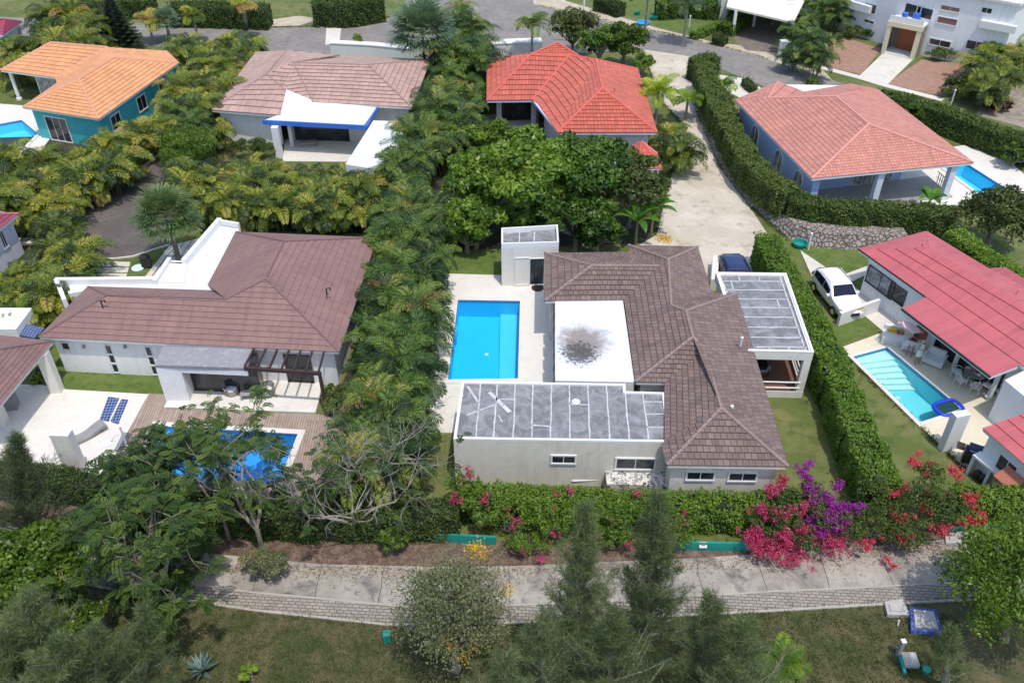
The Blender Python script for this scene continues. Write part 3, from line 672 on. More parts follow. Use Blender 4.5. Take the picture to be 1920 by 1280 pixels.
# ================================================================== CENTRAL VILLA
E0 = 3.2
R = empty('villa', P(1300, 700, 0), 'central villa with brown concrete tiles and white and grey flat roofs beside the cyan pool', 'house')
c_A, c_B, c_C = (1021, 475), (1021, 564), (1170, 562)
zW, zN, zM, zS = 4.05, 4.15, 4.45, 4.32
M2, S2 = (1299, 632, zM), (1352, 765, zS)
_w = ((*c_C, E0), (1191, 716, E0), M2)
N1, N2, M1, W2 = on_plane(1253, 487, *_w), on_plane(1258, 572, *_w), on_plane(1286, 583, *_w), on_plane(1236, 499, *_w)
S1 = on_plane(1321, 659, (1246, 717, E0), (1247, 835, E0), S2); W1 = (1110, 498, W2[2])
def fp(*a): return px(a, E0)
faces = [fp(c_A, c_B, W1), fp(c_B, c_C, W2, W1), fp((1180, 473), c_A, W1, W2), fp((1308, 463), (1179, 460), N1), fp((1179, 460), (1182, 474), W2, N1),
         fp((1334, 549), (1308, 463), N1, N2), fp(c_C, (1191, 716), M2, M1), fp(c_C, M1, N2), fp(c_C, N2, N1, W2), fp((1381, 551), (1334, 549), N2, M1),
         fp((1478, 875), (1381, 551), M1, M2), fp((1478, 875), M2, S1, S2), fp((1191, 716), (1246, 717), S1, M2), fp((1246, 717), (1246, 835), S2, S1), fp((1240, 832), (1250, 872), S2), fp((1250, 872), (1478, 875), S2)]
outl = [p[:2] for p in px([c_A, c_B, c_C, (1191, 716), (1246, 717), (1262, 828), (1240, 830), (1250, 872), (1478, 875), (1381, 551), (1334, 549), (1308, 463), (1179, 460), (1182, 474)], E0)]
def cp(*prs): return [tuple(px(p, E0)) for p in prs]
hip_roof(R, faces, outl, E0, T10, CAP10, cp((c_A, W1), (c_B, W1), (W1, W2), ((1179, 460), N1), ((1308, 463), N1), (N1, N2), (N2, M1), ((1381, 551), M1), (M1, M2), ((1191, 716), M2), (M2, S1), (S1, S2), ((1250, 872), S2), ((1478, 875), S2)), .36, .04, .36, CREAM)
# wings with flat roofs ------------------------------------------------
def flat(root, pxs, z1, wallm, roofm, ph=.14, pt=.16, z0=0.0, seams=None, pm=WHITE, name='flat_roof'):
    poly = [P(x, y, z1)[:2] for x, y in pxs]; poly = [Vector(p) for p in poly]
    if area(poly) < 0: poly = poly[::-1]
    mb = MB(); mb.prism(inset(poly, .004), z0, z1 - ph - .02); obj('wall', mb, wallm, root)
    inn = inset(poly, pt); mb = MB(); n = len(poly)
    for i in range(n):
        j = (i + 1) % n; mb.prism([poly[i], poly[j], inn[j], inn[i]], z1 - ph - .02, z1)
    pr = obj('parapet', mb, pm, root)
    mb = MB(); mb.prism(inset(poly, pt - .01), z1 - ph - .1, z1 - ph + .03); fr = obj(name, mb, roofm, root)
    return poly, fr
# front wing: grey membrane with white seams
flat(R, [(866, 714), (1172, 719), (1173, 733), (1246, 735), (1257, 828), (850, 822)], 3.2, GREYW, FELT, .12, .14)
SEAMW = M_plain('white_sealant', (.55, .56, .575), .7, .15)
def seam_line(root, a, b, z, w=.07, h=.012, wob=.02):
    mb = MB()
    a = Vector(P(*a, z)); b = Vector(P(*b, z)); n = max(2, int((b - a).length / .5)); d = (b - a).normalized(); s = Vector((-d.y, d.x, 0))
    pts = [a.lerp(b, i / n) + s * random.uniform(-wob, wob) for i in range(n + 1)]
    for i in range(n): mb.obox((pts[i] + pts[i + 1]) / 2, pts[i + 1] - pts[i], (pts[i + 1] - pts[i]).length + .02, w * random.uniform(.8, 1.15), h)
    obj('roof_seam', mb, SEAMW, root)
for a, b in (((901, 716), (892, 822)), ((933, 716), (925, 822)), ((966, 717), (962, 823)), ((999, 717), (997, 823)), ((1034, 718), (1032, 824)), ((1067, 718), (1069, 824)), ((1102, 718), (1106, 825)), ((1137, 718), (1143, 826)), ((1171, 719), (1180, 826)), ((1204, 733), (1217, 827)),
             ((1067, 757), (1103, 759)), ((997, 797), (1032, 799)), ((1208, 753), (1244, 753)), ((1211, 776), (1247, 776)), ((1213, 801), (1252, 801)), ((933, 748), (963, 749)),
             ((875, 778), (930, 757)), ((935, 778), (942, 790)), ((869, 742), (862, 742)), ((866, 770), (858, 770))):
    seam_line(R, a, b, 3.118)
seam_line(R, (877, 724), (896, 752), 3.118, .12); seam_line(R, (918, 735), (956, 772), 3.118, .2); 
mb = MB(); mb.lathe(P(1080, 753, 3.10), [(.22, 0), (.22, .03), (.1, .04), (.1, .12), (.02, .12)], 10); obj('roof_vent', mb, WHITE, R)
# white flat roof beside the pool
BURN = None
m, nt, b = newmat('white_roof_scorched'); pos = geo(nt)
cpt = P(1093, 640, 3.1)
sb = N(nt, 'ShaderNodeVectorMath', operation='DISTANCE'); nt.links.new(pos, sb.inputs[0]); sb.inputs[1].default_value = tuple(cpt)
ad = N(nt, 'ShaderNodeMath', operation='MULTIPLY_ADD'); nt.links.new(noise(nt, 1.6, 8, pos, .7, .6), ad.inputs[0]); ad.inputs[1].default_value = 3.0; nt.links.new(sb.outputs['Value'], ad.inputs[2])
r0 = ramp(nt, ad.outputs[0], 3.5, 2.3)
sb2 = N(nt, 'ShaderNodeVectorMath', operation='DISTANCE'); nt.links.new(pos, sb2.inputs[0]); sb2.inputs[1].default_value = tuple(P(1086, 662, 3.1))
ad2 = N(nt, 'ShaderNodeMath', operation='MULTIPLY_ADD'); nt.links.new(noise(nt, 5.5, 8, pos, .75, .4), ad2.inputs[0]); ad2.inputs[1].default_value = 4.5; nt.links.new(sb2.outputs['Value'], ad2.inputs[2])
col = mixc(nt, N_mul(nt, r0, .85), (.70, .715, .74), (.20, .155, .13)); col = mixc(nt, N_mul(nt, ramp(nt, ad2.outputs[0], 3.35, 2.95), .9), col, (.06, .055, .05))
nt.links.new(col, b.inputs['Base Color']); b.inputs['Roughness'].default_value = .6; SCORCH = m
flat(R, [(1041, 563), (1168, 563), (1190, 716), (1041, 713)], 3.12, CREAM, SCORCH, .05, .06, 0)
mb = MB()
for k in range(6): mb.obox(P(1038, 590 + k * 24, 2.6), (0, 1, 0), .9, .05, .9)
obj('glass', mb, GLASS, R)
# rear block by the pool deck
poly, fr = flat(R, [(940, 427), (1046, 421), (1048, 454), (940, 457)], 3.35, CREAM, FELT, .34, .12)
seam_line(R, (975, 430), (973, 457), 3.05); seam_line(R, (1002, 435), (1000, 457), 3.05); seam_line(R, (946, 437), (995, 434), 3.05)
a0, b0 = poly[0], poly[1]
fl = sorted(poly, key=lambda p: p.y)[:2]; fl.sort(key=lambda p: p.x)
window(R, fl[0], fl[1], (966, 484), (991, 532), 1, .05, WHITE, CREAM, 'shutter'); window(R, fl[0], fl[1], (994, 485), (1019, 532), 1, .05, WHITE, GLASS, 'door')
mb = MB(); mb.obox(P(958, 478, 2.3) + Vector((0, -.1, 0)), (1, 0, 0), .12, .14, .25); obj('wall_lamp', mb, CHAR, R)
# walls below the tiled roof
ins = inset(outl, .35); walls(R, ins, 0, E0 - .21, GREYW)
# windows in the front walls
fw0, fw1 = P(850, 822, 3.2), P(1257, 828, 3.2)
window(R, fw0, fw1, (1036, 854), (1077, 867), 2); window(R, fw0, fw1, (1157, 859), (1225, 878), 2)
s0, s1 = [p for p in ins if True][0], None
fr2 = sorted(ins, key=lambda p: p.y)[:2]; fr2.sort(key=lambda p: p.x)
window(R, fr2[0], fr2[1], (1290, 884), (1336, 898), 2); window(R, fr2[0], fr2[1], (1369, 886), (1415, 900), 2)
mb = MB(); mb.tube([P(1072, 900, .4) + Vector((0, -.05, 0)), P(1140, 897, .45) + Vector((0, -.05, 0))], .04); obj('drain_pipe', mb, WHITE, R)
# carport wing
poly, fr = [Vector(p) for p in [P(1342, 511, 3.3)[:2], P(1474, 513, 3.3)[:2], P(1526, 661, 3.3)[:2], P(1390, 658, 3.3)[:2]]], None
if area(poly) < 0: poly = poly[::-1]
inn = inset(poly, .22); mb = MB()
for i in range(4): mb.prism([poly[i], poly[(i + 1) % 4], inn[(i + 1) % 4], inn[i]], 2.75, 3.3)
obj('beam', mb, CREAM, R)
mb = MB()
for i in range(4): mb.prism([inset(poly, -.01)[i], inset(poly, -.01)[(i + 1) % 4], inset(poly, .12)[(i + 1) % 4], inset(poly, .12)[i]], 3.304, 3.35)
obj('parapet', mb, WHITE, R)
mb = MB(); mb.prism(inset(poly, .2), 3.0, 3.2); obj('flat_roof', mb, FELT, R)
for a, b in (((1352, 527), (1462, 528)), ((1354, 543), (1470, 544)), ((1360, 560), (1476, 561)), ((1390, 576), (1482, 577)), ((1395, 594), (1490, 595)), ((1402, 613), (1497, 614)), ((1408, 632), (1505, 633)), ((1418, 650), (1515, 651)), ((1384, 512), (1387, 527)), ((1424, 512), (1424, 527)), ((1371, 528), (1376, 543)), ((1456, 561), (1463, 577)), ((1442, 652), (1449, 661)), ((1478, 652), (1486, 661)), ((1349, 515), (1368, 560)), ((1461, 514), (1510, 655))):
    seam_line(R, a, b, 3.21, .08)
cs = sorted(poly, key=lambda p: p.y)[:2]; cs.sort(key=lambda p: p.x)     # front-left, front-right
bk = sorted(poly, key=lambda p: -p.y)[:2]; bk.sort(key=lambda p: p.x)
ex = (cs[1] - cs[0]).normalized(); ey = (bk[1] - cs[1]).normalized()
for c in (cs[1] - ex * .22 + ey * .2, bk[1] - ex * .22 - ey * .2, cs[1] + ey * (bk[1] - cs[1]).length * .5 - ex * .22):
    mb = MB(); mb.obox((c.x, c.y, 1.375), (ex.x, ex.y, 0), .42, .38, 2.75); obj('pillar', mb, CREAM, R)
mb = MB(); mb.prism([cs[0] + ey * .1, cs[1] - ex * .1 + ey * .1, bk[1] - ex * .1, bk[0]], 0, .35); obj('carport_floor', mb, BRICKF, R)
mb = MB(); mb.prism([cs[0], cs[1], cs[1] + ey * .12, cs[0] + ey * .12], 0, .45); mb.prism([cs[1] - ex * .12 + ey * .13, cs[1] + ey * .13, bk[1], bk[1] - ex * .12], 0, .45); obj('plinth', mb, CREAM, R)
mb = MB()
for z in (.75, 1.15):
    mb.tube([(*cs[0], z), (*(cs[1] - ex * .3), z)], .045); mb.tube([(*(cs[1] - ex * .06 + ey * .3), z), (*(bk[1] - ex * .06 - ey * .2), z)], .045)
obj('railing', mb, WHITE, R)
mb = MB(); q = P(1340, 508, .0); mb.prism([P(1330, 545, 0)[:2], P(1342, 545, 0)[:2], P(1345, 500, 0)[:2], P(1333, 500, 0)[:2]], 0, .9); obj('gate_wall', mb, CREAM, R)
for (x, y) in ((1371, 769), (1390, 640)):
    mb = MB(); c = P(x, y, zM - .45 if y < 700 else zS - .35); mb.lathe(c, [(.05, -.3), (.05, .22), (.09, .22), (.09, .3), (.01, .33)], 8); obj('vent_pipe', mb, WHITE, R)
# stained slab leaning at the foot of the front wall
mb = MB(); yb = P(1138, 822, 3.2).y - .02; a, b = P(1138, 907, 1.1), P(1256, 911, 1.1); mb.prism([a[:2], b[:2], (b.x, yb - .02), (a.x, yb - .04)], 0, 1.1)
SLABM = M_multi('stained_white_slab', [(.62, .60, .55), (.30, .29, .27), (.07, .07, .065)], [(3.0, .5, .6), (5.0, .52, .6)], .9, .2, 20)
st = obj('cistern_cover', mb, SLABM); tag(st, 'mould stained white box at the foot of the grey wall behind the clipped hedge', 'tank')

# ================================================================== LEFT BROWN ROOFED VILLA
E1 = 2.85
R = empty('villa', P(400, 640, 0), 'long white villa with a brown metal tile roof, left of the tall palm row', 'house')
zA, zB = 4.9, 4.45
Sa = (499, 523, zA); _s = ((72, 632, E1), (636, 660, E1), Sa); Wa, Va = on_plane(200, 554, *_s), on_plane(424, 561, *_s); Na = on_plane(533, 453, (442, 435, E1), (390, 534, E1), Sa)
def fp(*a): return px(a, E1)
faces = [fp((707, 446), (442, 435), Na), fp((636, 660), (707, 446), Na, Sa), fp((442, 435), (390, 534), Va, Sa, Na), fp((390, 534), (435, 546), Va), fp((72, 632), (636, 660), Sa, Va, Wa), fp((165, 537), (72, 632), Wa), fp((435, 546), (165, 537), Wa, Va)]
outl = [p[:2] for p in px([(72, 632), (636, 660), (707, 446), (442, 435), (390, 534), (435, 546), (165, 537)], E1)]
def cp(*prs): return [tuple(px(p, E1)) for p in prs]
hip_roof(R, faces, outl, E1, T7, CAP7, cp((Na, (442, 435)), (Na, (707, 446)), (Na, Sa), (Sa, (636, 660)), (Sa, Va), (Va, Wa), (Wa, (72, 632)), (Wa, (165, 537))), .40, .03, .42, WHITE, .16, r=.06)
ins = inset(outl, .45); walls(R, ins, 0, E1 - .17, WHWALL)
for x, y, z in ((190, 568, 4.2), (612, 545, 4.1)):
    mb = MB(); c = P(x, y, z); mb.tube([c - Vector((0, 0, .3)), c + Vector((0, 0, .15)), c + Vector((.22, 0, .2)), c + Vector((.25, 0, .05))], .05); obj('vent_pipe', mb, CHAR, R)
wl = sorted(ins, key=lambda p: p.y)[:2]; wl.sort(key=lambda p: p.x); 
wa, wb = wl[0], wl[1]
wl = [min(ins, key=lambda p: (p - Vector(P(90, 640, E1)[:2])).length), min(ins, key=lambda p: (p - Vector(P(630, 660, E1)[:2])).length)]; wa, wb = wl
window(R, wa, wb, (115, 642), (132, 654), 1, .05, WHITE, DARK)
for a, b in (((193, 645), (221, 698)), ((268, 648), (292, 702))):
    u0, z1 = on_wall(wa, wb, a); u1, z0 = on_wall(wa, wb, (b[0], b[1]))
    for k in range(3): window_uz(R, wa, wb, u0 + .12, u0 + .42, z0 + (z1 - z0) * k / 3 + .06, z0 + (z1 - z0) * (k + 1) / 3 - .06, 1, .03, WHWALL, GLASS)
for x in (158, 235):
    u, z = on_wall(wa, wb, (x, 648)); d = (wb - wa).normalized(); c = wa + d * u; mb = MB(); mb.obox((c.x, c.y - .1, z), (1, 0, 0), .12, .15, .18); obj('wall_lamp', mb, GREYP, R)
window(R, wa, wb, (533, 665), (588, 715), 2, .07, BROWNB, GLASS, 'door')
# projecting block with grey flat roof and dark recess
poly = [Vector(P(*p, 2.75)[:2]) for p in ((306, 648), (474, 655), (462, 690), (290, 684))]
mb = MB(); mb.prism(poly, 2.55, 2.75); obj('porch_roof', mb, M_plain('grey_porch_roof', (.27, .26, .28), .7, .06, stain=(.7, .7, .7), stain_amt=.3, sscale=2.5), R)
mb = MB(); fl0, fl1 = poly[3], poly[2]; mb.prism([fl0, fl0 + Vector((1.35, 0)), fl0 + Vector((1.35, 3)), fl0 + Vector((0.1, 3))], 0, 2.54); mb.prism([fl0 + Vector((1.3, .0)), fl1, fl1 + Vector((0, .12)), fl0 + Vector((1.3, .12))], 2.2, 2.548); obj('porch_wall', mb, WHWALL, R)
mb = MB(); mb.prism([fl0 + Vector((1.36, .9)), fl1 + Vector((0.2, .9)), fl1 + Vector((0.2, 1.6)), fl0 + Vector((1.36, 1.6))], 0, 2.54); g = obj('porch_glazing', mb, GLASS, R)
mb = MB()
for k in range(5): mb.obox(fl0.to_3d() + Vector((1.45 + k * .85, .88, 1.3)), (1, 0, 0), .06, .05, 2.3)
obj('door_frame', mb, CHAR, R)
# pergola
mb = MB(); zp = 2.7
pf0, pf1 = P(458, 690, zp), P(602, 700, zp); pb0, pb1 = P(476, 655, zp), P(612, 662, zp)
mb.obox((pf0 + pf1) / 2, pf1 - pf0, (pf1 - pf0).length, .16, .2)
for k in range(7):
    t = k / 6 * .96 + .01; a = pf0.lerp(pf1, t); b = pb0.lerp(pb1, t); mb.obox((a + b) / 2 + Vector((0, 0, .1)), b - a, (b - a).length, .08, .16)
mb.obox(pf1 + Vector((-.08, 0, -1.3)), (1, 0, 0), .16, .16, 2.6)
obj('pergola', mb, BROWNB, R)
# white flat roof with parapet behind
zf = 2.9
pl = [(120, 527), (288, 530), (347, 492), (410, 421), (448, 427), (442, 440), (392, 534), (437, 548), (420, 556), (170, 540), (128, 548)]
poly = [Vector(P(*p, zf)[:2]) for p in pl]
if area(poly) < 0: poly = poly[::-1]
mb = MB(); mb.prism(poly, 0, zf - .1); obj('white_wing', mb, WHITE2, R)
for a, b, w, h in (((108, 530), (292, 528), .3, .35), ((316, 490), (350, 492), .3, .05), ((292, 530), (318, 490), .25, .3), ((347, 494), (412, 418), .3, .40), ((412, 418), (446, 424), .2, .3), ((108, 530), (122, 566), .25, .3)):
    p, q = P(*a, zf), P(*b, zf); mb = MB(); d = (q - p); mb.obox((p + q) / 2 + Vector((0, 0, h / 2 - (zf - .0) / 2)), d, d.length + .2, w, zf + h - .1); obj('parapet', mb, WHITE, R)
mb = MB(); q = [P(*p, zf)[:2] for p in ((292, 528), (316, 491), (352, 492), (345, 530))]; mb.prism(q, 0, zf); obj('entrance_canopy', mb, WHITE2, R)

# ================================================================== PAVILION and white box at far left
R = empty('pavilion', P(30, 700, 0), 'open garden pavilion with brown metal tile roof at the left edge of the photo', 'pavilion')
E = 3.0
def fp(*a): return px(a, E)
faces = [fp((100, 640), (-12, 775), (-150, 775), (-150, 690, 4.4), (0, 658, 4.2), (50, 645, 3.9)), fp((100, 640), (50, 645, 3.9), (0, 658, 4.2), (-150, 690, 4.4), (-150, 640), (0, 629))]
outl = [p[:2] for p in px([(100, 640), (-12, 775), (-150, 775), (-150, 640), (0, 629)], E)]
faces = [fp((100, 640), (-12, 775), (0, 655, 4.3)), fp((-12, 775), (-150, 790), (-150, 665, 4.3), (0, 655, 4.3)), fp((-150, 620), (0, 629), (100, 640), (0, 655, 4.3), (-150, 665, 4.3))]
hip_roof(R, faces, outl, E, T7, CAP7, [tuple(px(((100, 640), (0, 655, 4.3)), E))], .40, .03, .42, WHITE, .16, r=.06)
for (x, y), w in (((106, 738), .62), ((5, 800), .5)):
    mb = MB(); c = P(x, y, 0); mb.obox((c.x, c.y + .2, 1.42), (1, .05, 0), w, .5, 2.84); obj('pillar', mb, CREAM, R)
mb = MB(); c = P(18, 765, 0); mb.obox((c.x, c.y, .45), (1, .3, 0), 1.0, .7, .9); tag(obj('outdoor_cabinet', mb, GREYP, bevel=.03), 'grey cabinet standing under the edge of the brown pavilion roof', 'cabinet')
R = empty('service_block', P(30, 610, 0), 'small white flat roofed block with a dark panel leaning on it at far left', 'building')
mb = MB(); q = [P(*p, 2.5)[:2] for p in ((-40, 577), (60, 577), (30, 617), (-60, 617))]; mb.prism(q, 0, 2.5); obj('wall', mb, WHITE, R)
mb = MB(); a, b, c, d = P(50, 608, 2.1), P(84, 614, 1.9), P(64, 634, 1.9), P(34, 626, 2.1); mb.face([d, c, b, a]); mb.face([p - Vector((0, 0, .06)) for p in (a, b, c, d)])
for p, q in ((a, b), (b, c), (c, d), (d, a)): mb.face([p, q, q - Vector((0, 0, .06)), p - Vector((0, 0, .06))])
obj('solar_panel', mb, SOLAR, R)
R = empty('cottage', P(0, 470, 0), 'cottage corner with purple red roof and white walls at the left edge of the photo', 'house')
E = 3.0
faces = [px([(34, 401), (0, 431), (-90, 500), (-140, 440), (-140, 400, 4.3), (-30, 400, 4.3)], E)]
faces = [px([(34, 401), (-90, 505), (-60, 402, 4.4)], E), px([(34, 401), (-60, 402, 4.4), (-140, 380, 4.4), (-140, 372), (0, 398)], E)]
outl = [p[:2] for p in px([(34, 401), (-90, 505), (-140, 372)], E)]
hip_roof(R, faces, outl, E, M_tile('purple_red_sheets', (.30, .07, .10), .5, 2, .5, False, .7, .04), CAP11, [tuple(px(((34, 401), (-60, 402, 4.4)), E))], .5, .04, .4)
ins = inset(outl, .4); walls(R, ins, 0, 2.75, M_plain('lilac_white_wall', (.66, .67, .74), .7, .04))
ws = sorted(ins, key=lambda p: p.x); wA = ws[-1]; wB = min(ins, key=lambda p: p.y)
window(R, wB, wA, (-4, 436), (14, 460), 2, .12, WHITE, GLASS)
R = empty('cottage', P(10, 60, 0), 'magenta red sheet roof just showing above the palms at top left', 'house')
faces = [px([(38, 36), (30, 70), (-60, 90), (-60, 60, 4.0)], 3.0)]; outl = [p[:2] for p in px([(38, 36), (30, 66), (-60, 86), (-60, 50)], 3.0)]
faces = [px([(42, 40), (5, 66), (-80, 60), (-80, 40, 4.2), (10, 36, 4.0)], 3.0)]
hip_roof(R, faces, [p[:2] for p in px([(42, 40), (5, 66), (-80, 66), (-80, 40)], 3.0)], 3.0, M_tile('magenta_sheets', (.40, .06, .12), .5, .4, .5, True, .7, .04), CAP11, [], .5, .04, .4)
walls(R, inset([p[:2] for p in px([(42, 40), (5, 66), (-80, 66), (-80, 40)], 3.0)], .3), 0, 2.8, WHITE)

# ================================================================== ORANGE ROOFED HOUSE
E = 3.0
R = empty('villa', P(180, 160, 0), 'turquoise walled house with orange tile roof, top left', 'house')
zr = 4.55
O1, O2 = (148, 150, zr), (215, 108, zr)
def fp(*a): return px(a, E)
faces = [fp((0, 132), (103, 146), (202, 89, 4.3), (95, 80, 4.3)), fp((103, 146), (107, 156), O1, O2, (202, 89, 4.3)), fp((107, 156), (42, 201), O1), fp((42, 201), (185, 224), O1), fp((185, 224), (336, 118), O2, O1), fp((336, 118), (313, 96), (202, 89, 4.3), O2)]
outl = [p[:2] for p in px([(0, 132), (103, 146), (107, 156), (42, 201), (185, 224), (336, 118), (313, 98), (203, 93), (95, 86)], E)]
hip_roof(R, faces, outl, E, T1, CAP1, [tuple(px(q, E)) for q in ((O1, O2), (O1, (42, 201)), (O1, (185, 224)), (O2, (336, 118)), ((95, 80, 4.3), (202, 89, 4.3)), ((0, 132), (95, 80, 4.3)), ((103, 146), (202, 89, 4.3)))], .38, .04, .38, WHITE, .16, r=.09)
main = [p[:2] for p in px([(107, 152), (42, 201), (185, 224), (336, 118), (313, 98), (203, 93)], E)]
insm = inset(main, .5); walls(R, insm, 0, E - .17, TURQ)
wing = [p[:2] for p in px([(60, 128), (140, 130), (203, 95), (130, 92)], E)]; walls(R, wing, 0, E - .2, TURQ)
for (x, y) in ((37, 187), (84, 172)):
    mb = MB(); c = P(x, y, 0); mb.lathe((c.x, c.y, 0), [(.26, 0), (.26, .2), (.17, .25), (.17, 2.6), (.24, 2.68), (.24, 2.82)], 10); obj('column', mb, WHITE, R)
wA = min(insm, key=lambda p: (p - Vector(P(185, 224, E)[:2])).length); wB = min(insm, key=lambda p: (p - Vector(P(336, 118, E)[:2])).length)
for u in (.12, .45, .75):
    L = (wB - wA).length; window_uz(R, wA, wB, u * L, u * L + 1.3, 1.0, 2.2, 2, .1, WHITE, GLASS)
wC = min(insm, key=lambda p: (p - Vector(P(42, 201, E)[:2])).length)
window_uz(R, wC, wA, 1.2, 3.4, .1, 2.2, 3, .08, WHITE, GLASS, 'door')
ww = sorted([Vector(p) for p in wing], key=lambda p: p.y)[:2]; ww.sort(key=lambda p: p.x)
window_uz(R, ww[0], ww[1], .1, 2.0, .05, 2.3, 2, .08, WHITE, CURT, 'door')

# ================================================================== BEIGE ROOFED HOUSE WITH WHITE FLAT ROOF
E = 3.0
R = empty('villa', P(600, 190, 0), 'house with pinkish beige tile roof and a blue edged white flat roof', 'house')
z1, z2 = 4.5, 4.75
a1, a2, a3, b1, b2 = (500, 139, 4.2), (505, 135, 4.2), (539, 95, 4.2), (550, 118, 4.75), (690, 122, 4.75)
def fp(*a): return px(a, E)
faces = [fp((396, 207), (526, 217), (536, 171, 3.6), a1), fp((480, 98), (396, 207), a1, a2, a3), fp(a3, a2, a1, (536, 171, 3.6), (587, 192), b1, (637, 104, 3.6)), fp((587, 192), (772, 202), b2, b1), fp((772, 202), (808, 113), b2), fp((808, 113), (637, 104), b1, b2), fp((637, 104), (480, 98), a3)]
outl = [p[:2] for p in px([(396, 207), (526, 217), (587, 194), (772, 202), (808, 113), (637, 104), (480, 98)], E)]
hip_roof(R, faces, outl, E, T2, CAP2, [tuple(px(q, E)) for q in (((396, 207), a1), (a1, a3), (a1, (536, 171, 3.6)), (b1, (587, 192)), (b1, b2), (b2, (772, 202)), (b2, (808, 113)), (b1, (637, 104, 3.6)))], .42, .05, .40, WHITE, .16, r=.07)
L1 = [p[:2] for p in px([(400, 205), (530, 213), (520, 120), (485, 100)], E)]; insl = inset(L1, .35); walls(R, insl, 0, E - .17, WHWALL)
L2 = [p[:2] for p in px([(520, 215), (700, 208), (772, 200), (805, 116), (540, 100)], E)]; L2i = inset(L2, .5)
walls(R, [P(545, 180, 3)[:2], P(765, 192, 3)[:2], P(795, 118, 3)[:2], P(560, 110, 3)[:2]], 0, E - .19, WHWALL)
fw = 3.0
poly = [Vector(P(*p, fw)[:2]) for p in ((495, 226), (682, 236), (706, 202), (590, 190), (527, 214))]
if area(poly) < 0: poly = poly[::-1]
mb = MB(); mb.prism(poly, fw - .25, fw + .02); obj('flat_roof', mb, WHITE2, R)
bq = [P(495, 226, fw), P(684, 236, fw)]; d = (bq[1] - bq[0]); mb = MB(); mb.obox((bq[0] + bq[1]) / 2 + Vector((0, -.08, -.12)), d, d.length + .2, .14, .38); obj('fascia', mb, BLUEF, R)
d2 = P(706, 202, fw) - P(684, 236, fw); mb = MB(); mb.obox((P(706, 202, fw) + P(684, 236, fw)) / 2 + Vector((.1, 0, -.05)), d2, d2.length, .14, .3); obj('fascia', mb, BLUEF, R)
poly2 = [Vector(P(*p, 2.8)[:2]) for p in ((700, 226), (760, 228), (745, 296), (690, 315), (648, 308))]
mb = MB(); mb.prism(poly2, 0, 2.8); obj('white_wing', mb, WHITE2, R)
tip = [P(526, 214, 3.02), P(590, 190, 3.02), P(537, 168, 3.9)]; mb = MB(); mb.face(tip); mb.face([tip[0], tip[2], P(534, 190, 3.1)]); obj('gable_wall', mb, WHITE, R)
for (x, y), w in (((524, 297), .55), ((548, 275), .3)):
    mb = MB(); c = P(x, y, 0); mb.obox((c.x, c.y + .2, 1.38), (1, 0, 0), w, .5, 2.76); obj('pillar', mb, WHITE, R)
bw = [P(545, 264, 0), P(688, 268, 0)]; mb = MB(); d = bw[1] - bw[0]; mb.obox((bw[0] + bw[1]) / 2 + Vector((0, .3, 1.37)), d, d.length, .2, 2.74); obj('porch_wall', mb, GREYW, R)
window_uz(R, bw[0] + Vector((0, .2, 0)), bw[1] + Vector((0, .2, 0)), .5, 5.2, .05, 2.2, 5, .06, CHAR, GLASS, 'door')
mb = MB(); c = P(578, 274, 0); mb.obox(c + Vector((0, 0, .35)), (1, .1, 0), 1.5, .6, .12); mb.obox(c + Vector((0, 0, .15)), (1, .1, 0), 1.2, .4, .3); tag(obj('sunbed', mb, GREYP, bevel=.04), 'dark sunbed in the shade of the blue edged porch', 'sunbed')
mb = MB(); mb.lathe(P(737, 278, 2.82), [(.5, 0), (.48, .15), (.3, .28), (.05, .32)], 14); obj('roof_dome', mb, WHITE, R)
# boundary wall of that house at the road
def wall_thing(pxs, h, t, mat, label, name='boundary_wall', cap=None):
    W = [Vector(P(*p)[:2]) for p in pxs]; root = None
    if cap:
        root = empty(name, (W[0].x, W[0].y, 0), label, 'wall')
        line_strip('wall', W, t, 0, h, mat, None, root); line_strip('coping', W, t + .1, h + .002, h + .1, cap, None, root); return root
    o = line_strip(name, W, t, 0, h, mat, None); return tag(o, label, 'wall')
wall_thing([(624, 106), (700, 110), (780, 118)], 1.5, .9, WHITE, 'white boundary wall by the road behind the pinkish beige roof', cap=WHITE)
wall_thing([(908, 116), (1015, 112)], 2.0, 1.3, WHITE, 'white gate wall by the road behind the red tiled house', cap=WHITE)

# ================================================================== RED TILED HOUSE
E = 3.1
R = empty('villa', P(1070, 180, 0), 'house with bright red glazed tile roof behind the big broad leaved trees', 'house')
ra, rb, rc, rd = (997, 101, 4.3), (1067, 104, 4.3), (1117, 112, 4.6), (1129, 166, 4.6)
def fp(*a): return px(a, E)
faces = [fp((913, 110), (912, 189), ra), fp((912, 189), (998, 188), rb, ra), fp((998, 188), (1008, 194), rc, rb), fp((1008, 194), (1045, 249), rd, rc), fp((1045, 249), (1233, 249), rd), fp((1233, 249), (1196, 130), rc, rd), fp((1196, 130), (1083, 104), rb, rc), fp((1045, 80, 5.1), (995, 103, 4.2), (1085, 105, 4.2)), fp((913, 110), ra, rb, (1083, 104), (1045, 92))]
outl = [p[:2] for p in px([(913, 110), (912, 189), (998, 188), (1045, 249), (1233, 249), (1196, 130), (1083, 106), (1000, 104)], E)]
hip_roof(R, faces, outl, E, T3, CAP3, [tuple(px(q, E)) for q in ((ra, (912, 189)), (ra, rb), (rb, rc), (rc, rd), (rd, (1045, 249)), (rd, (1233, 249)), (rc, (1196, 130)), (rb, (998, 188)), ((1045, 80, 5.1), (995, 103, 4.2)), ((1045, 80, 5.1), (1085, 105, 4.2)))], .36, .045, .36, M_plain('lilac_fascia', (.6, .58, .7), .6), .2, r=.1)
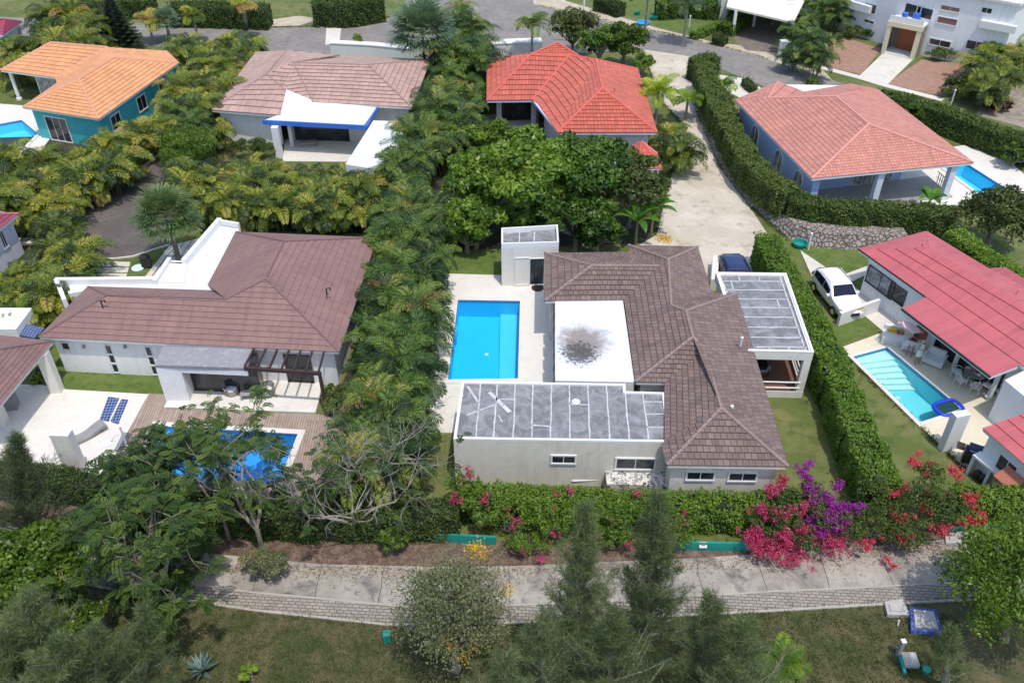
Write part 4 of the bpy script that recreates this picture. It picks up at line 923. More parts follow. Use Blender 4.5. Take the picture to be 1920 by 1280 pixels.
mainw = [p[:2] for p in px([(1008, 190), (1045, 249), (1233, 249), (1196, 130), (1083, 106)], E)]; walls(R, inset(mainw, .6), 0, E - .21, CREAM)
leftw = [P(*p, E)[:2] for p in ((935, 165), (1010, 163), (1040, 112), (930, 112))]; walls(R, leftw, 0, E - .21, GREYW)
for (x, y) in ((936, 234), (1000, 236)):
    mb = MB(); c = P(x, y, 0); mb.obox((c.x, c.y + .15, 1.43), (1, 0, 0), .45, .4, 2.86); obj('pillar', mb, WHITE, R)
lw = sorted([Vector(p) for p in leftw], key=lambda p: p.y)[:2]; lw.sort(key=lambda p: p.x)
window_uz(R, lw[0] , lw[1], .3, (lw[1] - lw[0]).length - .3, .05, 2.3, 3, .06, CHAR, GLASS, 'door')
mb = MB(); mb.lathe(P(1152, 176, 4.1), [(.05, -.3), (.05, .5), (.01, .55)], 6); obj('vent_pipe', mb, CAP3, R)
R = empty('gazebo', P(1212, 300, 0), 'small red tiled gazebo roof between the big tree and the gravel lane', 'gazebo')
E = 2.4; ap = (1204, 266, 3.1); g = [(1178, 279), (1190, 318), (1241, 316), (1232, 288), (1205, 272)]
gp = px(g, E); faces = [[gp[i], gp[(i + 1) % 5], P(*ap)] for i in range(5)]
hip_roof(R, faces, [p[:2] for p in gp], E, T3, CAP3, [(p, P(*ap)) for p in gp], .34, .04, .4, WHITE, .14, r=.08)
for p in inset([q[:2] for q in gp], .25):
    mb = MB(); mb.obox((p.x, p.y, E / 2 - .06), (1, 0, 0), .14, .14, E - .14); obj('post', mb, WHITE, R)

# ================================================================== PALE BLUE HOUSE
E = 3.2
R = empty('villa', P(1600, 270, 0), 'pale blue villa with salmon tile roof and arched windows', 'house')
b3 = (1628, 233, 5.3); b1, b2 = on_plane(1440, 184, (1378, 187, E), (1522, 335, E), b3), on_plane(1567, 181, (1378, 187, E), (1522, 335, E), b3)
def fp(*a): return px(a, E)
faces = [fp((1378, 187), (1522, 335), b3, b2, b1), fp((1522, 335), (1826, 305), b3), fp((1826, 305), (1645, 167), (1612, 172, 4.2), b2, b3), fp((1595, 157), b1, b2, (1612, 172, 4.2)), fp((1645, 167), (1595, 157), (1612, 172, 4.2)), fp((1378, 187), b1, (1459, 153, 4.0)), fp(b1, (1512, 174, 3.7), (1459, 153, 4.0))]
outl = [p[:2] for p in px([(1378, 187), (1522, 335), (1826, 305), (1645, 167), (1595, 160), (1459, 158)], E)]
hip_roof(R, faces, outl, E, T4, CAP4, [tuple(px(q, E)) for q in ((b3, (1522, 335)), (b3, (1826, 305)), (b2, b3), (b1, b2), (b2, (1612, 172, 4.2)), (b1, (1459, 153, 4.0)))], .34, .02, .36, WHITE, .2, r=.09)
ins = inset(outl, .45)
k0 = min(range(len(ins)), key=lambda i: (ins[i] - Vector(P(1378, 187, E)[:2])).length)
cW = min(ins, key=lambda p: (p - Vector(P(1378, 187, E)[:2])).length); cS = min(ins, key=lambda p: (p - Vector(P(1522, 335, E)[:2])).length); cE = min(ins, key=lambda p: (p - Vector(P(1826, 305, E)[:2])).length)
cN = min(ins, key=lambda p: (p - Vector(P(1645, 167, E)[:2])).length); cNW = min(ins, key=lambda p: (p - Vector(P(1595, 160, E)[:2])).length); cWW = min(ins, key=lambda p: (p - Vector(P(1459, 158, E)[:2])).length)
dse = (cE - cS).normalized(); dsw = (cW - cS).normalized(); dne = (cN - cE).normalized()
pa = cS + dse * .6; pbk = pa + dsw * 3.0; pe = cE + dne * 3.6
foot = [cS, pa, pbk, pe - dse * 3.0, pe - dse * 3.0 + dne * .1, cN, cNW, cWW, cW]
walls(R, [cS, pa, pbk, pe - dse * 2.5, cN, cNW, cWW, cW], 0, E - .21, BLUEW)
mb = MB(); mb.prism([cS, cE, pe, pbk], .06, .12); obj('terrace_floor', mb, GREYFL, R)
for t, w in ((.44, .5), (.93, .5)):
    c = cS + (cE - cS) * t; mb = MB(); mb.obox((c.x, c.y, 1.5), (dse.x, dse.y, 0), w, .45, 2.99); mb.obox((c.x, c.y, .2), (dse.x, dse.y, 0), w + .14, .6, .4); mb.obox((c.x, c.y, 2.86), (dse.x, dse.y, 0), w + .12, .56, .16); obj('column', mb, M_plain('pale_blue_white', (.62, .68, .80), .6) if t < .5 else bpy.data.materials['pale_blue_white'], R)
L = (pe - dse * 2.5 - pbk).length
for u0, u1, nn in ((.3, 1.7, 2), (L * .52, L * .9, 4)):
    window_uz(R, pbk, pe - dse * 2.5, u0, u1, .12, 2.2, nn, .06, WHITE, CURT, 'door')
def arch_window(root, a, b, u, z0, w, h, n=10):
    a = Vector((*a[:2], 0)); b = Vector((*b[:2], 0)); d = (b - a).normalized(); nrm = Vector((d.y, -d.x, 0))
    if nrm.dot(-a) < 0: nrm = -nrm
    def ring(r_extra, off):
        hw = w / 2 + r_extra; pts = [(-hw, -r_extra), (hw, -r_extra)]; 
        for k in range(n + 1): th = math.pi * k / n; pts.append((hw * math.cos(th), h - w / 2 + hw * math.sin(th)))
        return [a + d * (u + x) + Vector((0, 0, z0 + y)) + nrm * off for x, y in pts]
    A = ring(.14, .07); Bq = ring(0, .07); C2 = ring(.14, 0); mb = MB(); m_ = len(A)
    for i in range(m_):
        j = (i + 1) % m_; mb.face([A[i], A[j], Bq[j], Bq[i]]); mb.face([C2[i], C2[j], A[j], A[i]])
    mb.obox(a + d * u + Vector((0, 0, z0 + h / 2)) + nrm * .05, d, .05, .05, h)
    w_ = obj('arched_window', mb, WHITE, root); g = MB(); g.face(ring(0, .02)); obj('glass', g, CURT, w_); return w_
for p in ((1415, 258), (1460, 300), (1498, 334)):
    u, z = on_wall(cW, cS, p); arch_window(R, cW, cS, u, .9, 1.3, 1.55)
mb = MB(); d3 = (cS - cW); mb.obox(((cW + cS) / 2).to_3d() + Vector((-.1, -.1, .55)), d3.to_3d(), d3.length, .1, .1); obj('wall_band', mb, WHITE, R)
mb = MB()
for t in (.55, .62, .70, .78, .86):
    c = cE + dne * (t * 3.4 - .6) ; mb.tube([(c.x, c.y, .1), (c.x, c.y, 1.0)], .03)
c0_, c1_ = cE + dne * 1.0, cE + dne * 2.6; mb.tube([(*c0_, 1.0), (*c1_, 1.0)], .03); mb.tube([(*c0_, .55), (*c1_, .55)], .02); obj('railing', mb, CHAR, R)

# ================================================================== TALL WHITE VILLA
R = empty('white_villa', P(1700, 90, 0), 'two storey white villa with a stone clad entrance porch and wooden door', 'house')
HV = 6.6
g0, g1, g2, g3, g4 = P(1570, 56), P(1658, 84), P(1728, 104), P(1868, 134), P(1935, 92)
back = Vector((6, 14, 0))
foot = [g0[:2], g1[:2], g2[:2], g3[:2], g4[:2], (g4 + Vector((2, 12, 0)))[:2], (g0 + Vector((2, 12, 0)))[:2]]
walls(R, foot, 0, HV, WHWALL)
mb = MB(); mb.prism(inset(foot, -.25), HV + .003, HV + .25); obj('flat_roof', mb, WHITE2, R)
window(R, g2, g3, (1745, 72), (1780, 90), 2); window(R, g2, g3, (1815, 75), (1845, 97), 2)
BRSH = M_plain('brown_shutter', (.22, .12, .10), .6, .08)
window(R, g2, g3, (1766, 10), (1798, 24), 2, .08, WHITE, BRSH); window(R, g2, g3, (1760, 31), (1792, 49), 1, .08, WHITE, BRSH)
window(R, g2, g3, (1843, 14), (1858, 26), 2, .06, WHITE, GLASS)
mb = MB(); u0, zz = on_wall(g2, g3, (1855, 14)); dd = (g3 - g2).normalized(); nb = Vector((dd.y, -dd.x, 0)); c = g2 + dd * (u0 + 1.4) + nb * .3; mb.obox((c.x, c.y, 4.4), dd, 3.4, .6, .7); obj('balcony', mb, WHITE, R)
window(R, g0, g1, (1663 - 40, 5), (1680 - 40, 27), 1, .07, WHITE, GLASS)
mb = MB(); u0, zz = on_wall(g0, g1, (1608, 42)); dd = (g1 - g0).normalized(); nb = Vector((dd.y, -dd.x, 0)); c = g0 + dd * max(1.6, u0) + nb * .3; mb.obox((c.x, c.y, 3.2), dd, 2.8, .6, .75); obj('balcony', mb, WHITE, R)
window(R, g0, g1, (1622, 36), (1638, 46), 2, .05, WHITE, GLASS)
window(R, g1, g2, (1700, 6), (1722, 36), 1, .08, WHITE, GLASS, 'balcony_door'); window(R, g1, g2, (1722, 12), (1745, 38), 1, .08, WHITE, GLASS, 'balcony_door')
# porch
po = empty('entrance_porch', (0, 0, 0)); bpy.data.objects.remove(po)
pf0, pf1 = P(1651, 100), P(1712, 113); pd = (pf1 - pf0).normalized(); pn = Vector((-pd.y, pd.x, 0)); PW = (pf1 - pf0).length
mb = MB()
mb.obox(pf0 + pd * .2 + Vector((0, 0, 1.5)) + pn * .2, pd, .42, .4, 3.0); mb.obox(pf1 - pd * .2 + Vector((0, 0, 1.5)) + pn * .2, pd, .42, .4, 3.0)
mb.obox((pf0 + pf1) / 2 + Vector((0, 0, 3.2)) + pn * .2, pd, PW + .2, .5, .5); obj('porch_frame', mb, M_plain('cream_trim', (.66, .60, .42), .7), R)
mb = MB(); mb.obox((pf0 + pf1) / 2 + pn * 1.5 + Vector((0, 0, 3.3)), pd, PW + .1, 2.4, .25); mb.obox((pf0 + pf1) / 2 + pn * .2 + Vector((0, 0, 3.75)), pd, PW, .1, .5); obj('porch_balcony', mb, WHITE, R)
mb = MB(); mb.obox(pf0 + pd * .12 + pn * 1.4 + Vector((0, 0, 1.5)), pd, .25, 2.0, 2.98); mb.obox(pf1 - pd * .12 + pn * 1.4 + Vector((0, 0, 1.5)), pd, .25, 2.0, 2.98); mb.obox((pf0 + pf1) / 2 + pn * 2.1 + pd * (-PW * .33) + Vector((0, 0, 1.5)), pd, .8, .2, 2.98); mb.obox((pf0 + pf1) / 2 + pn * 2.1 + pd * (PW * .38) + Vector((0, 0, 1.5)), pd, .5, .2, 2.98); obj('stone_cladding', mb, STONE2, R)
mb = MB(); mb.obox((pf0 + pf1) / 2 + pn * 2.0 + pd * .05 + Vector((0, 0, 1.3)), pd, PW * .52, .12, 2.6); dr = obj('door', mb, WOODD, R)
mb = MB(); mb.obox((pf0 + pf1) / 2 + pn * 1.1 + Vector((0, 0, .1)), pd, PW - .5, 2.0, .2); obj('porch_step', mb, WHITE, R)
mb = MB(); c = (pf0 + pf1) / 2 + pn * 1.2 + Vector((0, 0, 3.9)); mb.obox(c + Vector((.8, .3, 0)), pd, .7, .5, .5); mb.lathe(c + Vector((-.6, 0, -.3)), [(.3, 0), (.3, .7), (.05, .75)], 10); obj('balcony_furniture', mb, BLUEF, R)
# carport canopy beside it
R = empty('carport', P(1420, 40, 0), 'pale flat canopy carport on white posts left of the tall white villa', 'carport')
mb = MB(); q = [P(*p, 3.0)[:2] for p in ((1362, 13), (1488, 42), (1540, -60), (1380, -60))]; mb.prism(q, 2.8, 3.0); obj('canopy', mb, M_plain('pale_canopy', (.72, .68, .60), .7), R)
for (x, y) in ((1373, 68), (1412, 50), (1478, 90), (1500, 40)):
    mb = MB(); c = P(x, y, 0); mb.obox((c.x, c.y, 1.4), (1, 0, 0), .3, .3, 2.79); obj('post', mb, WHITE, R)
R = empty('cottage', P(1345, 10, 0), 'pale grey house wall with square pillar at the top edge right of the lawn', 'house')
mb = MB(); q = [P(*p, 0)[:2] for p in ((1345, 34), (1362, 34), (1385, -20), (1350, -60))]; mb.prism(q, 0, 4.5); obj('wall', mb, WHWALL, R)
mb = MB(); c = P(1353, 35); mb.obox((c.x, c.y - .25, 2), (1, 0, 0), .8, .4, 4); obj('pillar', mb, CREAM, R)

# ================================================================== RED METAL ROOFED VILLA
E = 3.0
R = empty('villa', P(1780, 560, 0), 'white villa with red sheet metal roof beside the turquoise pool', 'house')
r1_, r2_ = (1741, 466, 4.0), (2040, 640, 4.0)
def fp(*a): return px(a, E)
faces = [fp((1610, 467), (1736, 557), (2010, 752), r2_, r1_), fp((1737, 434), (1610, 467), r1_), fp((1853, 504), (1737, 434), r1_, r2_, (2120, 640), (1915, 521), (1884, 502))]
lean = [[P(1690, 579, 2.88), P(1857, 707, 2.88), P(1912, 684, 3.0), P(1736, 557, 3.0)]]
outl = [p[:2] for p in px([(1610, 467), (1736, 557), (1912, 684), (2010, 752), (2120, 640), (1915, 521), (1884, 502), (1853, 504), (1737, 434)], E)]
hip_roof(R, faces, outl, E, T11, CAP11, [], .85, .05, .32, WHITE, .2)
obj('porch_roof', roof_mesh(lean, 2.88, 3.0, .02, .32), T11, R)
mb = MB(); mb.prism(inset([p[:2] for p in lean[0]], .03), 2.70, 2.865); obj('fascia', mb, WHITE, R)
mb = MB()
for a, b in (((1610, 467), (1736, 557)), ((1690, 579), (1857, 707))):
    p, q = P(*a, 2.98), P(*b, 2.98); mb.obox((p + q) / 2, q - p, (q - p).length, .1, .1)
obj('gutter', mb, CHAR, R)
for x, y, z in ((1729, 460, 3.95), (1844, 527, 3.75), (1908, 547, 3.85)):
    mb = MB(); c = P(x, y, z); mb.tube([c - Vector((0, 0, .15)), c + Vector((0, 0, .12)), c + Vector((.15, .05, .15))], .05); obj('vent_pipe', mb, CAP11, R)
main = [P(*p, E)[:2] for p in ((1618, 475), (1750, 570), (2005, 745), (2100, 640), (1900, 520), (1735, 440))]; insm = inset([Vector(p) for p in main], .35)
walls(R, insm, 0, E - .22, WHWALL)
wA = min(insm, key=lambda p: (p - Vector(P(1618, 475, E)[:2])).length); wB = min(insm, key=lambda p: (p - Vector(P(2005, 745, E)[:2])).length); wM = min(insm, key=lambda p: (p - Vector(P(1750, 570, E)[:2])).length)
window(R, wA, wM, (1632, 497), (1670, 560), 2, .06, CHAR, CURT, 'door'); window(R, wA, wM, (1673, 528), (1692, 573), 1, .06, CHAR, GLASS, 'window')
L = (wB - wM).length
window_uz(R, wM, wB, .8, L * .62, .1, 2.2, 6, .06, CHAR, GLASS, 'door')
# side wing closing the porch
pz = [P(1868, 692, 2.8), P(1925, 672, 2.8)]; mb = MB(); q = [P(*p, 2.8)[:2] for p in ((1884, 712), (1930, 690), (2010, 745), (1960, 775))]; mb.prism(q, 0, 2.8); obj('side_wing', mb, WHWALL, R)
for p in ((1853, 758), (1786, 700)):
    mb = MB(); c = P(*p); mb.obox((c.x + .1, c.y + .3, 1.35), (1, 0, 0), .18, .18, 2.7); obj('post', mb, WHITE, R)
# outbuilding, kitchen counter
R = empty('outbuilding', P(1890, 830, 0), 'small outbuilding with red sheet roof at the lower right edge', 'building')
E = 2.9; faces = [px([(1842, 803), (1930, 885), (2010, 860), (1960, 790, 3.5), (1925, 775, 3.3)], E)]; faces = [px([(1842, 803), (1960, 905), (2010, 860, 3.7), (1928, 772, 3.5)], E)]
outl = [p[:2] for p in px([(1842, 803), (1960, 905), (2020, 850), (1930, 776)], E)]
hip_roof(R, faces, outl, E, T11, CAP11, [], .55, .05, .3, WHITE, .16)
insm = inset(outl, .3); walls(R, insm, 0, E - .17, WHWALL)
wA = min(insm, key=lambda p: (p - Vector(P(1842, 803, E)[:2])).length); wB = min(insm, key=lambda p: (p - Vector(P(1960, 905, E)[:2])).length)
L = (wB - wA).length; window_uz(R, wA, wB, L * .30, L * .62, 1.3, 2.2, 2, .07, WHITE, GLASS)
dd = (wB - wA).normalized(); nb = Vector((dd.y, -dd.x)); nb = nb if nb.dot(-wA) > 0 else -nb
a = wA + dd * L * .48; mb = MB(); q = [(*(a + nb * .05), 2.0), (*(a + dd * 1.1 + nb * .05), 2.0), (*(a + dd * 1.1 + nb * .8), 1.55), (*(a + nb * .8), 1.55)]; mb.face(q); mb.face([(p[0], p[1], p[2] - .04) for p in q[::-1]]); mb.face([q[3], q[2], (q[2][0], q[2][1], 1.4), (q[3][0], q[3][1], 1.4)]); obj('awning', mb, TERRA, R)
R = empty('outdoor_kitchen', P(1850, 890, 0), 'white masonry outdoor kitchen with open bays below the small red roof', 'outdoor kitchen')
zt = 1.35; t0, t1, t2, t3 = [P(*p, zt) for p in ((1824, 852), (1839, 845), (1906, 896), (1893, 908))]
mb = MB(); mb.prism([t0[:2], t1[:2], t2[:2], t3[:2]], zt - .14, zt); obj('worktop', mb, WHITE, R)
du = (t3 - t0).normalized(); dv = (t1 - t0); LL = (t3 - t0).length; mb = MB()
for t in (.0, .45, .93): a = t0 + du * (LL * t) + dv * .06; b = a + du * .16; mb.prism([a[:2], b[:2], (b + dv * .9)[:2], (a + dv * .9)[:2]], 0, zt - .145)
a = t0 + dv * .85 + du * .16; b = t3 + dv * .85; mb.prism([a[:2], b[:2], (b + dv * .08)[:2], (a + dv * .08)[:2]], 0, zt - .145); obj('frame_wall', mb, WHITE, R)
for t in (.15, .28, .6, .75):
    c = t0 + du * (LL * t + .15) + dv * .5; mb = MB(); mb.lathe((c.x, c.y, 0.05), [(.16, 0), (.18, .35), (.1, .45), (.03, .5)], 10); obj('stored_pot', mb, CHAR, R)
mb = MB(); c = P(1781, 846, 0); mb.obox((c.x - .1, c.y + .2, 1.27), (1, .25, 0), .85, .42, 2.54); o = obj('shower_wall', mb, WHITE, bevel=.02); tag(o, 'free standing thick white wall pier beside the blue inflatable in the turquoise pool', 'wall')
mb = MB(); c = P(148, 895, 0); mb.obox((c.x - .15, c.y + .3, 1.45), (1, -.05, 0), .95, .5, 2.9); o = obj('wall_pier', mb, CREAM, bevel=.02); tag(o, 'thick cream wall pier beside the grey chaise on the white plaza at left', 'wall')
# car wall with yellow sign
R = empty('parking_wall', P(1600, 600, 0), 'low white wall with a small yellow sign in front of the white car', 'wall')
w0, w1 = P(1570, 612), P(1643, 586); d = (w1 - w0); mb = MB(); mb.obox((w0 + w1) / 2 + Vector((0, .1, .5)), d, d.length, .2, 1.0); obj('wall', mb, WHITE, R)
s = w0.lerp(w1, .52) + Vector((-.04, -.05, .78)); mb = MB(); mb.obox(s, d, .42, .03, .28); sg = obj('sign_plate', mb, YELLOWP, R)
mb = MB()
for k in range(3): mb.obox(s + Vector((0, -.022, .07 - k * .07)), d, .28 - .05 * k, .01, .03)
obj('lettering', mb, M_plain('dark_orange_print', (.35, .12, .02)), sg)
# rubble retaining wall along the lane
SW = [(1300, 186), (1318, 235), (1338, 290), (1368, 340), (1405, 385), (1440, 415), (1478, 447), (1540, 466), (1630, 470), (1700, 470)]
def sloped_wall(name, pts, h, dx, mat, label):
    W = [Vector(P(*p)) for p in pts]; mb = MB(); up = []
    for i, p in enumerate(W):
        d = (W[min(i + 1, len(W) - 1)] - W[max(i - 1, 0)]).normalized(); n = Vector((-d.y, d.x, 0))
        up.append((n, p))
    for i in range(len(W) - 1):
        for (za, oa), (zb, ob) in (((0, 0), (h * .5, dx * .55)), ((h * .5, dx * .55), (h, dx)), ((h, dx), (h + .02, dx + 1.4))):
            a = W[i] + up[i][0] * oa; b = W[i + 1] + up[i + 1][0] * oa; c = W[i + 1] + up[i + 1][0] * ob; d = W[i] + up[i][0] * ob
            a, b, c, d = [Vector((q.x, q.y, z)) for q, z in ((a, za), (b, za), (c, zb), (d, zb))]; mb.face([a, b, c, d])
    return tag(obj(name, mb, mat), label, 'wall')
sloped_wall('retaining_wall', SW, 1.0, .55, STONE, 'rubble stone retaining wall curving along the gravel lane under the hedge')

# ================================================================== OBJECTS
# ---- cars
m, nt, b = newmat('tinted_car_glass'); b.inputs['Base Color'].default_value = (.006, .012, .03, 1); b.inputs['Roughness'].default_value = .12; b.inputs['Specular IOR Level'].default_value = .25; CARGL = m
def make_car(name, paint, label, L=4.6, W=1.86, Hh=1.65, suv=True, glass=CARGL):
    root = empty(name, (0, 0, 0), label, 'car')
    n = 29; xs = [L / 2 - L * i / (n - 1) for i in range(n)]      # front (+x) to rear
    def top(x):
        t = (L / 2 - x) / L
        pts = [(0, .62), (.03, .78), (.10, .95), (.27, 1.04), (.30, 1.08), (.44, Hh - .05), (.52, Hh), (.80, Hh - .02), (.90, Hh - .12), (.985, 1.10 if suv else 1.0), (1, .75)]
        for (a, za), (b_, zb) in zip(pts, pts[1:]):
            if t <= b_ + 1e-9: return za + (zb - za) * (t - a) / (b_ - a)
        return pts[-1][1]
    def hw(x):
        t = abs((L / 2 - x) / L - .5) * 2; return W / 2 * (1 - .16 * t ** 5 - .04 * t ** 2)
    belt = 1.02
    rows = []
    for x in xs:
        zt = top(x); w = hw(x); zb = min(belt, zt - .05); cab = max(0, (zt - belt) / (Hh - belt))
        wt = w * (1 - .17 * cab - (.08 if cab == 0 else 0))
        half = [(0, .28), (w * .88, .28), (w * .98, .42), (w, .70), (w * .97, zb), (wt + (w * .97 - wt) * .12, zb + (zt - zb) * .82), (wt * .86, zt - .01), (wt * .5, zt + .015), (0, zt + .02)]
        rows.append([(x, -y, z) for y, z in half] + [(x, y, z) for y, z in half[::-1][1:-1]])
    mb = MB(); gl = MB(); m_ = len(rows[0])
    base = len(mb.v)
    for r in rows: mb.v += r
    for i in range(n - 1):
        for k in range(m_):
            k2 = (k + 1) % m_; mb.f.append((i * m_ + k, i * m_ + k2, (i + 1) * m_ + k2, (i + 1) * m_ + k))
    mb.f.append(tuple(range(m_))[::-1]); mb.f.append(tuple((n - 1) * m_ + k for k in range(m_)))
    obj('body', mb, paint, root, smooth=False, bevel=0)
    body = root.children[0]; sm = body.modifiers.new('sub', 'SUBSURF'); sm.levels = 1; sm.render_levels = 1
    body.data.polygons.foreach_set('use_smooth', [True] * len(body.data.polygons))
    def lerp(a, b, t): return Vector(a).lerp(Vector(b), t)
    # glazing: windshield, rear, sides as thin panels lying just outside the body
    def gx(t): return L / 2 - L * t
    def prow(x): 
        zt = top(x); w = hw(x); cab = max(0, (zt - belt) / (Hh - belt)); return zt, w, w * (1 - .17 * cab)
    def panel(nm, q, mat=glass, th=.012):
        q = [Vector(p) for p in q]; nr = (q[1] - q[0]).cross(q[2] - q[0]).normalized(); c = sum(q, Vector()) / len(q)
        if nr.dot(c - Vector((0, 0, .8))) < 0: nr = -nr
        m2 = MB(); A = [p + nr * .028 for p in q]; Bq = [p - nr * .03 for p in q]; m2.face(A); k = len(q)
        for i in range(k): m2.face([A[i], Bq[i], Bq[(i + 1) % k], A[(i + 1) % k]])
        return obj(nm, m2, mat, root)
    for nm, ta, tb in (('windshield', .305, .43), ('rear_window', .965, .895)):
        xa, xb = gx(ta), gx(tb); za, wa_, wta = prow(xa); zb2, wb_, wtb = prow(xb)
        panel(nm, [(xa, -wta * .86, za), (xa, wta * .86, za), (xb, wtb * .80, zb2), (xb, -wtb * .80, zb2)])
    for sgn in (-1, 1):
        for ta, tb in ((.40, .58), (.60, .76), (.775, .88)):
            xa, xb = gx(ta), gx(tb); q = []
            for x, zr in ((xa, 0), (xb, 0), (xb, 1), (xa, 1)):
                zt, w, wt = prow(x); z0_ = belt + .03; z1_ = min(zt, Hh) - .13
                f = (.0 if zr == 0 else 1); zz = z0_ if zr == 0 else max(z0_ + .05, z1_ + (.02 if ta > .5 else 0)); ff = (zz - belt) / max(.1, zt - belt)
                q.append((x, sgn * (w * .97 + (wt - w * .97) * ff * .95), zz))
            panel('side_window', q)
        panel('headlight', [(L / 2 - .10, sgn * W * .30, .70), (L / 2 - .16, sgn * W * .455, .72), (L / 2 - .38, sgn * W * .475, .86), (L / 2 - .22, sgn * W * .34, .86)], CURT)
        panel('tail_light', [(-L / 2 + .02, sgn * W * .33, .8), (-L / 2 + .06, sgn * W * .44, .8), (-L / 2 + .1, sgn * W * .42, 1.05), (-L / 2 + .04, sgn * W * .33, 1.05)], REDC)
        m2 = MB(); m2.obox((gx(.37), sgn * (W / 2 + .09), 1.05), (1, 0, 0), .16, .2, .14); obj('mirror', m2, paint, root, bevel=.03)
        for t in (.19, .80):
            m2 = MB(); x = gx(t); m2.tube([(x, sgn * (W / 2 - .2), .34), (x, sgn * (W / 2 + .015), .34)], .345, 20); w_ = obj('wheel', m2, RUBBER, root)
            m2 = MB(); m2.tube([(x, sgn * (W / 2), .34), (x, sgn * (W / 2 + .025), .34)], .2, 14); obj('rim', m2, CHROME, w_)
        m2 = MB(); m2.tube([(gx(.48), sgn * W * .36, Hh + .05), (gx(.80), sgn * W * .36, Hh + .04)], .02); obj('roof_rail', m2, paint, root)
    m2 = MB(); m2.obox((L / 2 - .03, 0, .55), (1, 0, 0), .06, .9, .22); obj('grille', m2, CHAR, root)
    m2 = MB(); m2.obox((0, 0, .24), (1, 0, 0), L * .86, W * .8, .2); obj('underbody', m2, CHAR, root)
    return root
c = make_car('car', CARW, 'white SUV parked behind the low white wall with the yellow sign'); p0, p1 = P(1545, 515, .8), P(1597, 583, .7); c.location = ((p0 + p1) / 2).to_2d().to_3d(); c.rotation_euler.z = math.atan2((p1 - p0).y, (p1 - p0).x)
c = make_car('car', CARB, 'dark blue car on the gravel just behind the grey roofed carport', 4.3, 1.8, 1.5, False); c.location = P(1378, 527, .3).to_2d().to_3d(); c.rotation_euler.z = math.radians(-88)
c = make_car('car', CARK, 'black car parked in the shade inside the brick floored carport', 4.2, 1.78, 1.5, False); q = P(1420, 690, .7); c.location = (q.x - .5, q.y + 1.2, .35); c.rotation_euler.z = math.radians(-82)

# ---- garden furniture of the left villa
def wicker_chair(loc, rz, label):
    r = empty('armchair', loc, label, 'armchair', 'grey wicker armchairs on the patio'); r.rotation_euler.z = rz; r['_o'] = [0, 0, 0]
    mb = MB(); n = 14
    for i in range(n):                      # wrap-round shell, open at the front (-y)
        a0 = math.radians(-125 + 250 * i / n + 90); a1 = math.radians(-125 + 250 * (i + 1) / n + 90)
        h0 = .78 - .22 * abs(i / n - .5) * 2; h1 = .78 - .22 * abs((i + 1) / n - .5) * 2
        for (r0, r1) in ((.38, .46), (.32, .39)):
            pass
        A = lambda a, rr, z: (rr * math.cos(a), rr * math.sin(a), z)
        mb.face([A(a0, .36, .08), A(a1, .36, .08), A(a1, .46, h1), A(a0, .46, h0)]); mb.face([A(a1, .31, .08), A(a0, .31, .08), A(a0, .40, h0), A(a1, .40, h1)]); mb.face([A(a0, .46, h0), A(a1, .46, h1), A(a1, .40, h1), A(a0, .40, h0)])
    mb.lathe((0, 0, 0), [(.33, .0), (.36, .12), (.37, .36), (.02, .37)], 14); obj('shell', mb, WICKER, r)
    mb = MB(); mb.lathe((0, -.03, .36), [(.30, .0), (.32, .05), (.29, .10), (.02, .11)], 14); obj('cushion', mb, WHITE, r, smooth=True)
    return r
wicker_chair(P(436, 738, .13), math.radians(35), 'grey wicker armchair nearer the dark porch glazing')
wicker_chair(P(503, 740, .13), math.radians(-25), 'grey wicker armchair with white cushion under the open pergola beams')
r = empty('side_table', P(466, 745, .13), 'low grey wicker table between the two wicker armchairs', 'table')
mb = MB(); c = P(466, 745, .13); mb.obox(c + Vector((0, 0, .36)), (1, .15, 0), .8, .5, .05); obj('table_top', mb, WICKER, r)
for i in (-1, 1):
    for j in (-1, 1): mb = MB(); mb.obox(c + Vector((i * .33 - j * .03, j * .19 + i * .05, .167)), (1, .15, 0), .07, .07, .335); obj('leg', mb, WICKER, r)
# grey wave chaise
mb = MB(); a, b = P(148, 832, .2), P(188, 806, .4); d = (b - a); d.z = 0; d.normalize(); s = Vector((-d.y, d.x, 0)); prof = [(-.85, .30), (-.4, .22), (0, .26), (.45, .42), (.8, .50), (.95, .42)]; cc = P(168, 818, 0)
for (x0, z0), (x1, z1_) in zip(prof, prof[1:]):
    for w0_, w1_ in ((-.33, .33),):
        q = [cc + d * x0 + s * w0_ + Vector((0, 0, z0)), cc + d * x0 + s * w1_ + Vector((0, 0, z0)), cc + d * x1 + s * w1_ + Vector((0, 0, z1_)), cc + d * x1 + s * w0_ + Vector((0, 0, z1_))]
        mb.face(q[::-1]); mb.face([p - Vector((0, 0, .16)) for p in q])
        for i, j in ((0, 1), (1, 2), (2, 3), (3, 0)): mb.face([q[i], q[j], q[j] - Vector((0, 0, .16)), q[i] - Vector((0, 0, .16))])
r = empty('chaise', cc, 'grey curved chaise longue on the white plaza at left', 'chaise longue'); obj('seat', mb, GREYP, r)
mb = MB(); mb.obox(cc + d * -.1 + Vector((0, 0, .09)), d, 1.3, .5, .17); obj('base', mb, WICKER, r)
